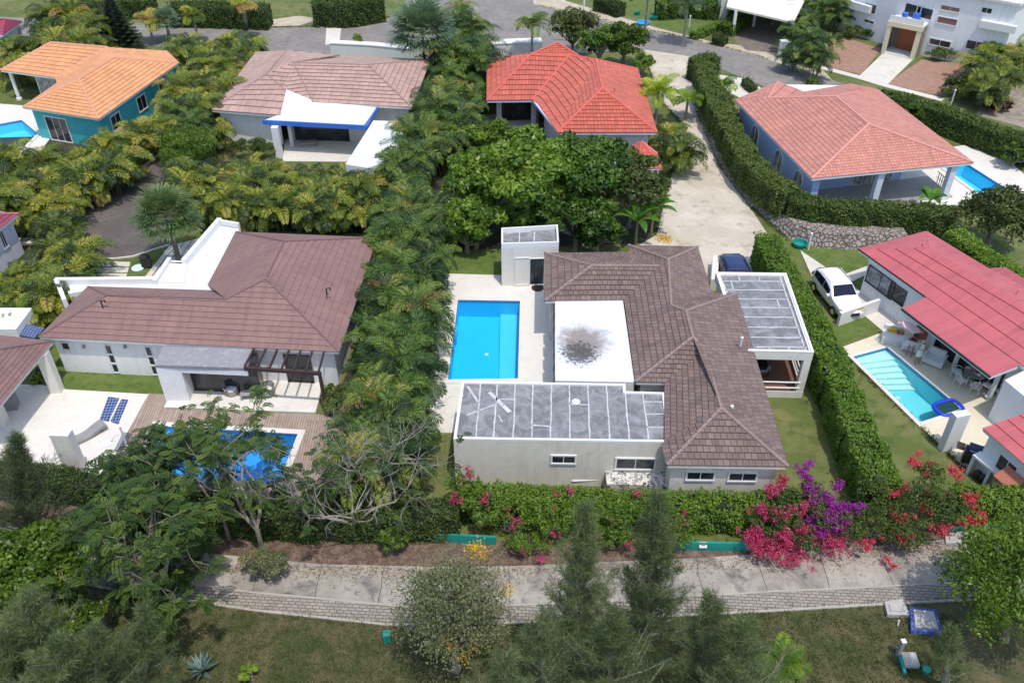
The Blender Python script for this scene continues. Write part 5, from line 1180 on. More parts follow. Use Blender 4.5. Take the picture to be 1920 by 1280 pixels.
# solar street lamp beside the blue pool
r = empty('solar_lamp', P(256, 884), 'white solar lamp post with two blue gridded panels beside the blue pool', 'street lamp')
b0 = P(256, 884); tp = b0 + Vector((0, 0, 3.2)); mb = MB(); mb.tube([b0, tp], [.07, .05], 8); obj('pole', mb, WHITE, r)
for (p, q, u, v) in (((203, 743), (223, 746), (187, 785), (203, 789)), ((228, 747), (240, 749), (207, 789), (221, 794))):
    zz = 3.25; A, B, Cc, Dd = P(*p, zz + .35), P(*q, zz + .35), P(*v, zz), P(*u, zz); mb = MB(); k = Vector((0, 0, .05))
    mb.face([Dd, Cc, B, A]); mb.face([A - k, B - k, Cc - k, Dd - k])
    for i, j in ((A, B), (B, Cc), (Cc, Dd), (Dd, A)): mb.face([i, j, j - k, i - k])
    obj('solar_panel', mb, SOLAR, r)
mb = MB(); e = P(216, 768, 3.36); mb.tube([tp - Vector((0, 0, .1)), e], .03); mb.tube([P(195, 770, 3.3), P(232, 772, 3.3)], .025); obj('bracket', mb, WHITE, r)
mb = MB(); e = P(208, 826, 2.6); mb.tube([tp - Vector((0, 0, .5)), P(216, 816, 2.8), e], .03); obj('arm', mb, WHITE, r)
mb = MB(); mb.lathe(P(200, 828, 2.5), [(.05, .1), (.28, .02), (.3, 0), (.02, -.03)], 14); obj('lamp_head', mb, WHITE, r)

# ---- entrance court: black bin and white plate
r = empty('wheelie_bin', P(276, 500), 'black rubbish bin on the round grass patch of the entrance court', 'bin')
mb = MB(); c = P(276, 500); mb.obox(c + Vector((0, 0, .4)), (1, .3, 0), .6, .6, .8); obj('body', mb, CHAR, r, bevel=.05); mb = MB(); mb.lathe(c + Vector((0, 0, .8)), [(.36, 0), (.32, .1), (.1, .15), (.02, .15)], 9); obj('lid', mb, RUBBER, r)
mb = MB(); mb.lathe(P(259, 504, .02), [(.42, 0), (.44, .1), (.36, .16), (.02, .17)], 18); tag(obj('drain_cover', mb, M_plain('mint_white', (.62, .8, .78)), smooth=False), 'round pale mint disc lying on the grass beside the black bin', 'cover')
def small_lamp(x, y, h, label, grp=None, cap=True):
    r = empty('bollard_light', P(x, y), label, 'bollard light', grp); c = P(x, y); mb = MB(); mb.tube([c, c + Vector((0, 0, h))], .07, 8); obj('post', mb, WHITE, r); mb = MB(); mb.lathe(c + Vector((0, 0, h)), [(.10, 0), (.10, .16), (.02, .2)], 8); obj('head', mb, M_plain('frosted', (.7, .7, .7)) if not 'frosted' in bpy.data.materials else bpy.data.materials['frosted'], r)
small_lamp(83, 438, 1.0, 'white bollard light on the grass beside the left edge cottage')
small_lamp(1515, 468, 1.2, 'white bollard light on the lawn below the rubble wall')
small_lamp(1292, 52, 1.2, 'white bollard light on the round lawn at the top')
small_lamp(1783, 196, 1.3, 'white bollard light in front of the dark hedge by the brown driveway')
def tub(x, y, mat, label, rr=.45, name='planter'):
    mb = MB(); mb.lathe(P(x, y), [(rr * .75, 0), (rr, .35), (rr * .9, .35), (rr * .8, .1), (.02, .1)], 14); tag(obj(name, mb, mat), label, 'tub')
tub(1499, 462, TEALP, 'teal tub on the lawn below the rubble wall', .55)
tub(1205, 47, M_plain('sky_blue_tarp', (.04, .35, .75)), 'sky blue tub on the sandy verge across the road', .8)
tub(1226, 37, TEALP, 'teal tub at the edge of the lawn across the road', .5)
tub(1195, 28, TEALP, 'small teal tub in the shade of the dark palms across the road', .4)
# things on the far verge
mb = MB(); c = P(605, 33); mb.obox(c + Vector((0, 0, .35)), (1, -.05, 0), 1.9, 1.0, .7); tag(obj('skip', mb, M_plain('sky_blue_paint', (.05, .38, .78)), bevel=.06), 'bright blue box lying on the grass verge at the top', 'box')
mb = MB(); c = P(630, 38); mb.obox(c + Vector((0, 0, .1)), (1, .1, 0), 2.6, .9, .2); tag(obj('board_stack', mb, M_plain('pale_green_board', (.55, .62, .42)), bevel=.03), 'pale green boards stacked flat on the verge beside the blue box', 'boards')
mb = MB(); mb.lathe(P(683, 30), [(.7, 0), (.6, .35), (.3, .5), (.02, .5)], 12); tag(obj('planter', mb, TEALP), 'teal lump beside the foot of the lamp post on the verge', 'tub')
def lamp_post(x, y, h, label):
    r = empty('street_lamp', P(x, y), label, 'street lamp'); c = P(x, y); mb = MB(); mb.tube([c, c + Vector((0, 0, h))], [.11, .06], 8); obj('pole', mb, WHITE, r); mb = MB(); mb.tube([c + Vector((0, 0, h)), c + Vector((-.4, -.2, h + .25)), c + Vector((-1.0, -.5, h + .3))], .04); obj('arm', mb, WHITE, r); mb = MB(); mb.obox(c + Vector((-1.2, -.6, h + .28)), (1, .5, 0), .55, .2, .1); obj('lamp_head', mb, GREYP, r)
lamp_post(672, 32, 6, 'white street lamp post on the grass verge left of the silver fan palm')
lamp_post(1094, 30, 6, 'white street lamp post on the sandy verge right of the coconut palm')
lamp_post(93, 8, 5, 'white street lamp post at the top left edge of the photo')
# bins by the canopy
for (x, y, m_, lab, w) in ((1467, 108, WHITE, 'white tall utility cabinet beside the palms left of the white villa', .9), (1484, 116, M_plain('dark_teal_bin', (.01, .06, .06)), 'dark teal wheeled bin beside the white utility cabinet', 1.1)):
    r = empty('utility_cabinet', P(x, y), lab, 'cabinet' if m_ is WHITE else 'bin'); c = P(x, y); h = 1.7 if m_ is WHITE else 1.3
    mb = MB(); mb.obox(c + Vector((0, 0, h / 2)), (1, .1, 0), w, .8, h); obj('body', mb, m_, r, bevel=.05); mb = MB(); mb.obox(c + Vector((0, 0, h + .04)), (1, .1, 0), w + .08, .88, .07); obj('lid', mb, m_, r, bevel=.02)

# ---- pool side of the red roofed villa
def dining_chair(loc, rz, label):
    r = empty('dining_chair', loc, label, 'chair', 'white dining chairs round the poolside table'); r.rotation_euler.z = rz; r['_o'] = [0, 0, 0]
    mb = MB(); mb.prism([(-.24, -.24), (.24, -.24), (.24, .24), (-.24, .24)], .42, .47); obj('seat', mb, WHITE, r, bevel=.02)
    mb = MB()
    pts = [(-.22, .22, .47), (-.24, .27, .75), (-.15, .30, .93), (0, .31, .97), (.15, .30, .93), (.24, .27, .75), (.22, .22, .47)]; mb.tube(pts, .025)
    for x in (-.1, 0, .1): mb.tube([(x, .23, .47), (x, .305, .95)], .015)
    obj('backrest', mb, WHITE, r)
    for s_ in (-1, 1):
        mb = MB(); mb.tube([(s_ * .24, .24, .62), (s_ * .28, -.05, .66), (s_ * .25, -.22, .64), (s_ * .23, -.22, .45)], .02); obj('armrest', mb, WHITE, r)
        for t_ in (-1, 1): mb = MB(); mb.tube([(s_ * .21, t_ * .21, .44), (s_ * .25, t_ * .25, 0)], .022); obj('leg', mb, WHITE, r)
tc = P(1822, 716, 0.06)
r = empty('dining_table', tc, 'round glass topped white dining table set with dishes by the turquoise pool', 'table')
mb = MB(); mb.lathe(tc, [(.62, .70), (.64, .74), (.02, .745)], 22); obj('table_top', mb, CURT, r)
for k in range(4): mb = MB(); a_ = k * math.pi / 2 + .4; mb.tube([tc + Vector((.4 * math.cos(a_), .4 * math.sin(a_), .7)), tc + Vector((.5 * math.cos(a_), .5 * math.sin(a_), 0))], .025); obj('leg', mb, WHITE, r)
for i, (dx, dy, m_) in enumerate(((-.2, .1, REDC), (.15, .2, BLUEF), (.1, -.25, WHITE), (-.3, -.2, GREYP), (.35, -.05, REDC))):
    mb = MB(); mb.lathe(tc + Vector((dx, dy, .747)), [(.05, 0), (.09, .05), (.07, .06), (.01, .06)], 10); tag(obj('bowl', mb, m_), 'small %s bowl on the round poolside dining table' % ('red', 'blue', 'white', 'grey', 'dark red')[i], 'bowl')
for i, a_ in enumerate((200, 250, 300, 0, 150, 60)):
    an = math.radians(a_); p = tc + Vector((math.cos(an) * .95, math.sin(an) * .95, 0)); dining_chair(p, an - math.pi / 2, ('white armchair at the pool side of the round dining table', 'white armchair at the near left of the round dining table', 'white armchair at the near right of the round dining table', 'white armchair at the right end of the round dining table', 'white armchair at the far left of the round dining table', 'white armchair at the far side of the round dining table')[i])
def lounge(loc, rz, label, w=.85):
    r = empty('lounge_chair', loc, label, 'armchair', 'white cushioned armchairs under the red roof'); r.rotation_euler.z = rz; r['_o'] = [0, 0, 0]
    for nm, bx in (('seat', (-w / 2, -.45, .12, w / 2, .4, .42)), ('backrest', (-w / 2, .28, .425, w / 2, .48, .82)), ('armrest', (-w / 2 - .12, -.42, .1, -w / 2 - .003, .48, .6)), ('armrest', (w / 2 + .003, -.42, .1, w / 2 + .12, .48, .6))):
        mb = MB(); mb.box(*bx); obj(nm, mb, WHITE, r, bevel=.05)
lounge(P(1749, 680, .06), math.radians(-40), 'white cushioned armchair right of the standing person in white', .95)
lounge(P(1707, 655, .06), math.radians(150), 'white cushioned armchair left of the standing person in white', .8)
r = empty('daybed', P(1672, 636), 'white square daybed with orange and red pillows at the far end of the turquoise pool', 'daybed')
c = P(1672, 638, .06); mb = MB(); mb.obox(c + Vector((0, 0, .22)), (1, -.35, 0), 1.25, .9, .44); obj('mattress', mb, WHITE, r, bevel=.06)
mb = MB(); mb.obox(c + Vector((.15, .5, .42)), (1, -.35, 0), 1.1, .22, .7); obj('backrest', mb, WHITE, r, bevel=.05)
mb = MB(); mb.obox(c + Vector((.0, .30, .55)), (1, -.35, .1), .5, .18, .3); obj('pillow', mb, YELLOWP, r, bevel=.05)
mb = MB(); mb.obox(c + Vector((.45, .1, .52)), (1, -.35, .1), .4, .18, .28); obj('pillow', mb, TERRA, r, bevel=.05)
mb = MB(); q = [P(1680, 602, 2.2), P(1703, 603, 2.3), P(1733, 622, 1.9), P(1712, 624, 1.9)]; mb.face(q[::-1]); mb.face([p - Vector((0, 0, .05)) for p in q])
for i in range(4): mb.face([q[i], q[(i + 1) % 4], q[(i + 1) % 4] - Vector((0, 0, .05)), q[i] - Vector((0, 0, .05))])
r = empty('sun_sail', P(1705, 615), 'pale pink sun sail tucked under the edge of the red roof', 'awning'); obj('sail', mb, PINKC, r)
mb = MB(); mb.tube([P(1680, 602, 2.2), P(1733, 622, 1.92), P(1725, 625, .1)], .03); obj('frame', mb, REDC, r)
r = empty('sideboard', P(1740, 640), 'terracotta screen panel behind the standing person in white', 'screen'); mb = MB(); mb.obox(P(1737, 646, .06) + Vector((0, .2, .75)), (1, -.75, 0), 1.5, .06, 1.3); obj('panel', mb, TERRA, r)
mb = MB(); a = P(1712, 655, .06); mb.tube([a, a + Vector((0, 0, 1.9)), a + Vector((.5, -.1, 2.0))], .03); obj('frame', mb, CHAR, r)
r = empty('side_table', P(1872, 740), 'small white square table with a potted plant beside the white side wall', 'table'); c = P(1872, 742, .06); mb = MB(); mb.obox(c + Vector((0, 0, .45)), (1, -.3, 0), .6, .5, .04); obj('table_top', mb, WHITE, r)
for i in (-1, 1):
    for j in (-1, 1): mb = MB(); mb.tube([c + Vector((i * .24, j * .18 - i * .07, .43)), c + Vector((i * .27, j * .21 - i * .08, 0))], .02); obj('leg', mb, WHITE, r)
r = empty('sun_lounger', P(1895, 770), 'white sun lounger with raised back on the cream deck at the right edge', 'sun lounger'); c = P(1888, 776, .06); d = (P(1915, 755) - P(1872, 780)); d.z = 0; d.normalize(); s = Vector((-d.y, d.x, 0))
mb = MB(); mb.obox(c - d * .3 + Vector((0, 0, .32)), d, 1.2, .7, .09); obj('seat', mb, WHITE, r, bevel=.02); mb = MB(); mb.obox(c + d * .6 + Vector((0, 0, .5)), d + Vector((0, 0, .55)), .8, .7, .09); obj('backrest', mb, WHITE, r, bevel=.02)
for i in (-.8, .2):
    for j in (-1, 1): mb = MB(); mb.obox(c + d * i + s * (j * .3) + Vector((0, 0, .135)), d, .06, .06, .27); obj('leg', mb, WHITE, r)
# inflatable with blue rim floating at the pool corner
fc = P(1777, 766, .05); r = empty('pool_float', fc, 'dark inflatable mattress with royal blue rim floating in the corner of the turquoise pool', 'pool float')
d = e2.to_3d(); s = Vector((-d.y, d.x, 0)); mb = MB(); ring = []
for k in range(25):
    th = 2 * math.pi * k / 24; ct, st_ = math.cos(th), math.sin(th); ring.append(fc + d * (.52 * math.copysign(abs(ct) ** .5, ct)) + s * (.78 * math.copysign(abs(st_) ** .5, st_)) + Vector((0, 0, .08)))
mb.tube(ring, .11, 8, False); obj('rim', mb, BLUEP, r, smooth=True)
mb = MB(); mb.prism([(p.x, p.y) for p in [fc + (q - fc) * .93 for q in ring[:-1]]], .06, .11); obj('bed', mb, M_plain('dark_teal_mesh', (.01, .06, .06), .5), r)
# gas grill with navy cover
c = P(1822, 868, .0); r = empty('barbecue_grill', c, 'black barbecue grill with navy hood beside the white outdoor kitchen', 'barbecue'); g = Vector((.86, -.5, 0)).normalized()
mb = MB(); mb.obox(c + Vector((0, 0, .5)), g, 1.1, .6, .75); obj('cabinet', mb, CHAR, r, bevel=.02); mb = MB(); 
pr = []
for k in range(7): th = math.pi * k / 6; pr.append((.33 * math.cos(th), .34 * math.sin(th)))
sg = Vector((-g.y, g.x, 0)); 
for k in range(6):
    a_, b_ = pr[k], pr[k + 1]; q = [c + g * x + sg * y + Vector((0, 0, .9 + z)) for x, y, z in ((-.42, a_[0], a_[1]), (.42, a_[0], a_[1]), (.42, b_[0], b_[1]), (-.42, b_[0], b_[1]))]; mb.face(q)
for sx in (-.42, .42): q = [c + g * sx + sg * y + Vector((0, 0, .9 + z)) for y, z in pr]; mb.face(q if sx > 0 else q[::-1])
obj('hood', mb, NAVYC, r)
for sx in (-.78, .78): mb = MB(); mb.obox(c + g * sx + Vector((0, 0, .88)), g, .4, .55, .05); obj('side_shelf', mb, CHAR, r)
for sx in (-.45, .45):
    mb = MB(); mb.tube([c + g * sx - sg * .3 + Vector((0, 0, .1)), c + g * sx + sg * .3 + Vector((0, 0, .1))], .1, 12); obj('wheel', mb, RUBBER, r)
mb = MB(); mb.tube([c - g * .35 - sg * .36 + Vector((0, 0, 1.05)), c + g * .35 - sg * .36 + Vector((0, 0, 1.05))], .02); obj('handle', mb, CHROME, r)

# ---- beside the cyan pool: chrome ladder
r = empty('pool_ladder', P(849, 626), 'chrome hand rails of the ladder on the left edge of the cyan pool', 'ladder')
for y in (621, 632):
    a = P(843, y, .12); mb = MB(); mb.tube([a, a + Vector((0, 0, .55)), a + Vector((.12, 0, .68)), a + Vector((.3, 0, .68)), a + Vector((.42, 0, .5)), a + Vector((.44, 0, -.6))], .025, 7); obj('rail', mb, CHROME, r)
mb = MB()
mb.obox((P(843, 626, -.3) + Vector((.47, 0, 0))), (1, 0, 0), .1, .5, .03); obj('tread', mb, CHROME, r)
mb = MB(); mb.lathe(P(1008, 540, .06), [(.42, 0), (.42, .03), (.02, .035)], 14); tag(obj('door_mat', mb, CHAR), 'half round dark mat in front of the pool house door', 'door mat')

# ---- promenade furniture
r = empty('notice_sign', P(1316, 1031), 'small white notice on two legs in front of the teal edging by the promenade', 'sign')
c = P(1316, 1031); 
for s_ in (-1, 1): mb = MB(); mb.obox(c + Vector((s_ * .12, 0, .21)), (1, 0, 0), .04, .04, .42); obj('leg', mb, WHITE, r)
mb = MB(); mb.obox(c + Vector((0, -.03, .42)), (1, 0, 0), .36, .03, .30, up=(0, .5, 1)); pl_ = obj('board', mb, WHITE, r)
mb = MB()
for k in range(3): mb.obox(c + Vector((.0, -.055, .50 - k * .07)), (1, 0, 0), .2 - .03 * k, .01, .025)
mb.obox(c + Vector((.0, -.055, .43)), (0, 0, 1), .14, .01, .02); obj('lettering', mb, GREYP, pl_)
for (x, lab) in ((1843, 'teal lidded bin nearer the concrete slabs on the promenade'), (1866, 'teal lidded bin farther right on the promenade edge')):
    c = P(x, 1000); r = empty('litter_bin', c, lab, 'bin', 'pair of teal lidded bins'); mb = MB(); mb.obox(c + Vector((0, 0, .3)), (1, .05, 0), .34, .4, .6); obj('body', mb, M_plain('dark_teal', (.01, .04, .045)) if 'dark_teal' not in bpy.data.materials else bpy.data.materials['dark_teal'], r, bevel=.03)
    mb = MB(); mb.obox(c + Vector((0, 0, .64)), (1, .05, 0), .38, .44, .07); obj('lid', mb, TEALP, r, bevel=.02)
def access_slab(q, z0, z1, mat, label, rim=None):
    W = [P(*p) for p in q]; c = sum(W, Vector()) / 4; r = empty('access_cover', (c.x, c.y, 0), label, 'cover')
    mb = MB(); mb.prism([w_[:2] for w_ in W], z0, z1); obj('frame', mb, rim or mat, r, bevel=.01)
    mb = MB(); mb.prism(inset([w_[:2] for w_ in W], .16), z1 + .002, z1 + .05); obj('lid', mb, mat, r, bevel=.01)
CPALE = M_plain('weathered_slab', (.44, .42, .40), .85, .08, stain=(.2, .19, .18), stain_amt=.5, sscale=1.5)
access_slab([(1656, 1133), (1690, 1127), (1704, 1158), (1662, 1157)], 0, .22, CPALE, 'pale grey concrete access cover in the grass at the edge of the paver band')
BLR = M_plain('weathered_blue_paint', (.04, .09, .30), .7, .15, stain=(.4, .4, .4), stain_amt=.6, sscale=3)
access_slab([(1702, 1143), (1752, 1148), (1765, 1192), (1706, 1188)], 0, .25, CPALE, 'square access cover with chipped blue frame in the grass', BLR)
access_slab([(1770, 1002), (1802, 1000), (1810, 1020), (1772, 1022)], .05, .16, CPALE, 'left one of two concrete covers beside the teal bins')
access_slab([(1804, 1000), (1830, 998), (1838, 1018), (1812, 1020)], .05, .16, CPALE, 'right one of two concrete covers beside the teal bins')
mb = MB(); c = P(1683, 1172); mb.tube([c, c + Vector((0, .05, .3))], .04); tag(obj('marker_peg', mb, WHITE), 'short white peg in the grass below the pale access cover', 'peg')
r = empty('marker_post', P(1680, 1226), 'grey square post with white cap in the grass at lower right', 'post'); c = P(1682, 1228); mb = MB(); mb.obox(c + Vector((0, 0, .5)), (1, .1, 0), .16, .16, 1.0); obj('shaft', mb, GREYP, r); mb = MB(); mb.obox(c + Vector((0, 0, 1.03)), (1, .1, 0), .2, .2, .06); obj('cap', mb, WHITE, r)
mb = MB(); a, b = P(1682, 1215, .1), P(1696, 1262, .1); mb.obox((a + b) / 2, b - a, (b - a).length, .12, .2); tag(obj('teal_board', mb, TEALP), 'teal board lying beside the square marker post', 'board')
mb = MB(); c = P(1704, 1240); mb.obox(c + Vector((0, 0, .12)), (1, -.05, 0), .62, .62, .24); tag(obj('stone_planter', mb, CPALE, bevel=.03), 'pale square stone block in the weeds at lower right', 'block')
mb = MB(); c = P(1735, 1258); mb.lathe(c, [(.16, 0), (.18, .2), (.1, .25), (.02, .25)], 10); tag(obj('planter', mb, TEALP), 'small teal pot in the weeds at lower right', 'tub')
mb = MB(); c = P(727, 1200); mb.obox(c + Vector((0, 0, .27)), (1, .05, 0), .3, .3, .54); tag(obj('junction_box', mb, TEALP, bevel=.02), 'small teal box standing on the grass below the paver band', 'box')

# ---- people
def person(name, loc, rz, label, joints, clothes, hair=(.5, .38, .2)):
    "one skinned body; joints: dict name -> (x, y, z, r); clothes: list of (name, material, chain of points with radii)"
    r = empty(name, loc, label, 'person'); r.rotation_euler.z = rz; r['_o'] = [0, 0, 0]
    J = joints; names = list(J)
    me = bpy.data.meshes.new('body'); me.from_pydata([J[k][:3] for k in names], [(names.index(a), names.index(b)) for a, b in EDGES if a in J and b in J], [])
    o = bpy.data.objects.new('body', me); COL.objects.link(o); o.parent = r; me.materials.append(SKIN)
    sk = o.modifiers.new('skin', 'SKIN'); sk.use_smooth_shade = True
    if not me.skin_vertices: me.skin_vertices.new()
    for i, k in enumerate(names):
        me.skin_vertices[0].data[i].radius = (J[k][3], J[k][3]); me.skin_vertices[0].data[i].use_root = (k == 'pelvis')
    ss = o.modifiers.new('sub', 'SUBSURF'); ss.levels = 1; ss.render_levels = 2
    hx, hy, hz_, _ = J['head']
    mb = MB(); mb.lathe((hx, hy + .015, hz_ + .02), [(.098, -.05), (.108, .03), (.09, .10), (.04, .14), (.005, .145)], 12); obj('hair', mb, M_plain('hair_' + name, hair, .8), r, smooth=True)
    mb = MB()
    for s_ in (-1, 1): mb.obox((hx + s_ * .032, hy - .093, hz_), (1, 0, 0), .02, .012, .012)
    obj('eye', mb, CHAR, r)
    mb = MB(); mb.obox((hx, hy - .105, hz_ - .03), (1, 0, 0), .022, .03, .045); obj('nose', mb, SKIN, r); mb = MB(); mb.obox((hx, hy - .095, hz_ - .07), (1, 0, 0), .045, .01, .012); obj('mouth', mb, REDC, r)
    for nm, m_, prof in clothes:
        mb = MB(); n = 14; ringz = []
        for (cx, cy, z, rx, ry) in prof: ringz.append([(cx + rx * math.cos(2 * math.pi * k / n), cy + ry * math.sin(2 * math.pi * k / n), z) for k in range(n)])
        for a_, b_ in zip(ringz, ringz[1:]):
            for k in range(n): mb.face([a_[k], a_[(k + 1) % n], b_[(k + 1) % n], b_[k]])
        obj(nm, mb, m_, r, smooth=True)
    return r
EDGES = [('pelvis', 'waist'), ('waist', 'chest'), ('chest', 'neck'), ('neck', 'head'), ('head', 'crown')]
for s_ in 'lr':
    EDGES += [('chest', 'sh' + s_), ('sh' + s_, 'el' + s_), ('el' + s_, 'wr' + s_), ('wr' + s_, 'pa' + s_), ('pelvis', 'hi' + s_), ('hi' + s_, 'kn' + s_), ('kn' + s_, 'an' + s_), ('an' + s_, 'to' + s_)]
    for f in range(5): EDGES += [('pa' + s_, 'f%d%s' % (f, s_))]
def stand(arms_up=True):
    J = {'pelvis': (0, 0, .95, .13), 'waist': (0, 0, 1.1, .12), 'chest': (0, 0, 1.32, .13), 'neck': (0, 0, 1.49, .05), 'head': (0, -.02, 1.60, .085), 'crown': (0, -.01, 1.70, .06)}
    for s_, k in (('l', -1), ('r', 1)):
        J.update({'sh' + s_: (k * .18, 0, 1.41, .055), 'el' + s_: (k * .27, -.05, 1.15, .042), 'wr' + s_: (k * .16, -.27, 1.22, .028), 'pa' + s_: (k * .11, -.33, 1.26, .028),
                  'hi' + s_: (k * .09, 0, .88, .09), 'kn' + s_: (k * .11, -.02, .48, .058), 'an' + s_: (k * .12, .02, .08, .038), 'to' + s_: (k * .13, -.15, .035, .032)})
        for f in range(5): J['f%d%s' % (f, s_)] = (k * (.10 - .018 * f), -.40 + .012 * abs(f - 2), 1.27 + .02 * (f - 2), .009)
    return J
pp = P(1718, 681, .06)
person('person', pp, math.radians(15), 'person in white top and white shorts standing beside the turquoise pool', stand(), [('shirt', WHITE, [(0, 0, .88, .19, .15), (0, 0, 1.1, .165, .14), (0, 0, 1.3, .19, .15), (0, 0, 1.44, .15, .11), (0, 0, 1.48, .09, .07)]), ('shorts', WHITE, [(0, 0, .60, .23, .16), (0, 0, .8, .21, .16), (0, 0, .95, .18, .15)])], (.5, .36, .2))
J = {'pelvis': (0, 0, .50, .13), 'waist': (0, .03, .65, .12), 'chest': (0, .05, .88, .13), 'neck': (0, .04, 1.05, .05), 'head': (0, .01, 1.16, .085), 'crown': (0, .02, 1.26, .06)}
for s_, k in (('l', -1), ('r', 1)):
    J.update({'sh' + s_: (k * .18, .05, .97, .055), 'el' + s_: (k * .25, -.08, .75, .042), 'wr' + s_: (k * .15, -.3, .68, .028), 'pa' + s_: (k * .12, -.36, .67, .028), 'hi' + s_: (k * .1, -.03, .50, .09), 'kn' + s_: (k * .13, -.46, .48, .058), 'an' + s_: (k * .13, -.5, .08, .038), 'to' + s_: (k * .13, -.66, .035, .032)})
    for f in range(5): J['f%d%s' % (f, s_)] = (k * (.12 - .018 * f + .02), -.43, .67, .009)
person('person', P(1704, 660, .06) + Vector((.1, .1, 0)), math.radians(-30), 'person in a dark red top sitting in the left white armchair', J, [('shirt', M_plain('dark_red_shirt', (.16, .02, .02), .8), [(0, 0, .48, .19, .16), (0, .03, .7, .17, .14), (0, .05, .92, .19, .15), (0, .045, 1.02, .13, .1)])], (.05, .03, .02))

# ================================================================== PLANTS
def rn(*s): return RNG.normal(size=s)
def ru(a, b, *s): return RNG.uniform(a, b, size=s)
def unit(v): return v / np.maximum(1e-9, np.linalg.norm(v, axis=-1, keepdims=True))
def cards(C, A, B, L, Wd, fold=0.0):
    "rhombus leaves: start C, long axis A, width axis B"
    L = np.asarray(L).reshape(-1, 1); Wd = np.asarray(Wd).reshape(-1, 1); n = len(C)
    V = np.empty((n, 4, 3)); V[:, 0] = C; V[:, 1] = C + A * L * .45 + B * Wd * .5; V[:, 2] = C + A * L; V[:, 3] = C + A * L * .45 - B * Wd * .5
    if fold: Nn = np.cross(A, B); V[:, 1] += Nn * Wd * fold; V[:, 3] += Nn * Wd * fold
    return V.reshape(-1, 3), np.arange(n * 4).reshape(n, 4)
def merge(parts):
    Vs, Fs, Ts = [], [], []; k = 0
    for V, F, T in parts: Vs.append(V); Fs.append(F + k); Ts.append(T); k += len(V)
    return np.concatenate(Vs), np.concatenate(Fs), np.concatenate(Ts)
def tint_of(z, zlo, zhi, spread=.18, base=.42, n=None, lift=.0):
    return np.clip(base + spread * RNG.normal(size=len(z)) + lift * (z - zlo) / max(.1, zhi - zlo), 0, 1)
Z = np.array([0, 0, 1.0])
def frond(base, az, e0, e1, Lf, nl, ll, lw, vee=.35, tmid=.5, fwd=.55, two=True, arch=1.6):
    "one pinnate palm frond; returns cards and rachis points"
    m_ = 9; ts = np.linspace(0, 1, m_); el = e0 + (e1 - e0) * ts ** arch; h = np.array([math.cos(az), math.sin(az), 0]); seg = Lf / (m_ - 1)
    pts = [np.array(base, float)]
    for i in range(1, m_): pts.append(pts[-1] + (h * math.cos(el[i]) + Z * math.sin(el[i])) * seg)
    pts = np.array(pts); t = np.linspace(.14, 1, nl); x = t * (m_ - 1); i0 = np.minimum(x.astype(int), m_ - 2); fr = (x - i0)[:, None]
    C = pts[i0] * (1 - fr) + pts[i0 + 1] * fr; T = unit(pts[i0 + 1] - pts[i0]); S = np.array([-h[1], h[0], 0.]); U = unit(np.cross(S, T)) * -1
    U = np.where(U[:, 2:3] < 0, -U, U)
    prof = ll * (np.sin(np.pi * np.clip(t * .86 + .12, 0, 1)) ** .6 * .8 + .2); out = []
    for sg in (-1, 1):
        A = unit(S * sg * 1.0 + T * fwd + U * vee + rn(nl, 3) * .09); Bx = unit(np.cross(A, U) + rn(nl, 3) * .15)
        out.append((*cards(C, A, Bx, prof, np.full(nl, lw), .0), None))
        if two:      # drooping outer half
            A2 = unit(A * .7 - Z * .75); out.append((*cards(C + A * prof[:, None] * .62, A2, Bx, prof * .55, np.full(nl, lw * .8)), None))
    V, F, _ = merge([(v, f, np.zeros(1)) for v, f, _ in out]); return V, F, pts
def tubes_np(lists):
    mb = MB()
    for pts, rad, n in lists: mb.tube(pts, rad, n)
    return mb
def areca(name, leafm, seed, nst=6, hmin=.4, hmax=2.0, Lf=(1.7, 2.5), spread=.5, ll=.50, lw=.075, nl=23, tb=.35):
    root = empty(name, (0, 0, 0), 'x', 'palm'); parts = []; st = []
    rs = np.random.default_rng(seed)
    for i in range(nst):
        a = rs.uniform(0, 6.28); r = rs.uniform(.1, 1) * spread; h = rs.uniform(hmin, hmax) * (1.15 - .35 * r / spread); lean = rs.uniform(.05, .35) * r / spread + .03
        b = np.array([math.cos(a) * r, math.sin(a) * r, 0]); tp = b + np.array([math.cos(a) * lean * h, math.sin(a) * lean * h, h])
        st.append(([b, (b + tp) / 2 + rs.normal(size=3) * .03, tp], [.05, .045, .035], 5)); nf = rs.integers(6, 9); a0 = rs.uniform(0, 6.28)
        for k in range(nf):
            az = a0 + k * 2.4 + rs.normal() * .25; e0 = rs.uniform(.85, 1.5); L = rs.uniform(*Lf)
            V, F, pts = frond(tp, az, e0, e0 - rs.uniform(1.7, 2.5), L, nl, ll, lw, .15, fwd=.75); t0 = np.clip(tb + rs.normal() * .22 + (.55 if rs.random() < .02 else 0), 0, 1)
            parts.append((V, F, np.clip(t0 + RNG.normal(size=len(F)) * .06, 0, 1))); st.append((list(pts[::2]), [.016] * 5, 3))
    V, F, T = merge(parts); npobj('fronds', V, F, leafm, root, T)
    obj('stem', tubes_np(st), STEMM, root); return root
STEMM = M_plain('palm_stem', (.16, .17, .06), .7, .2)
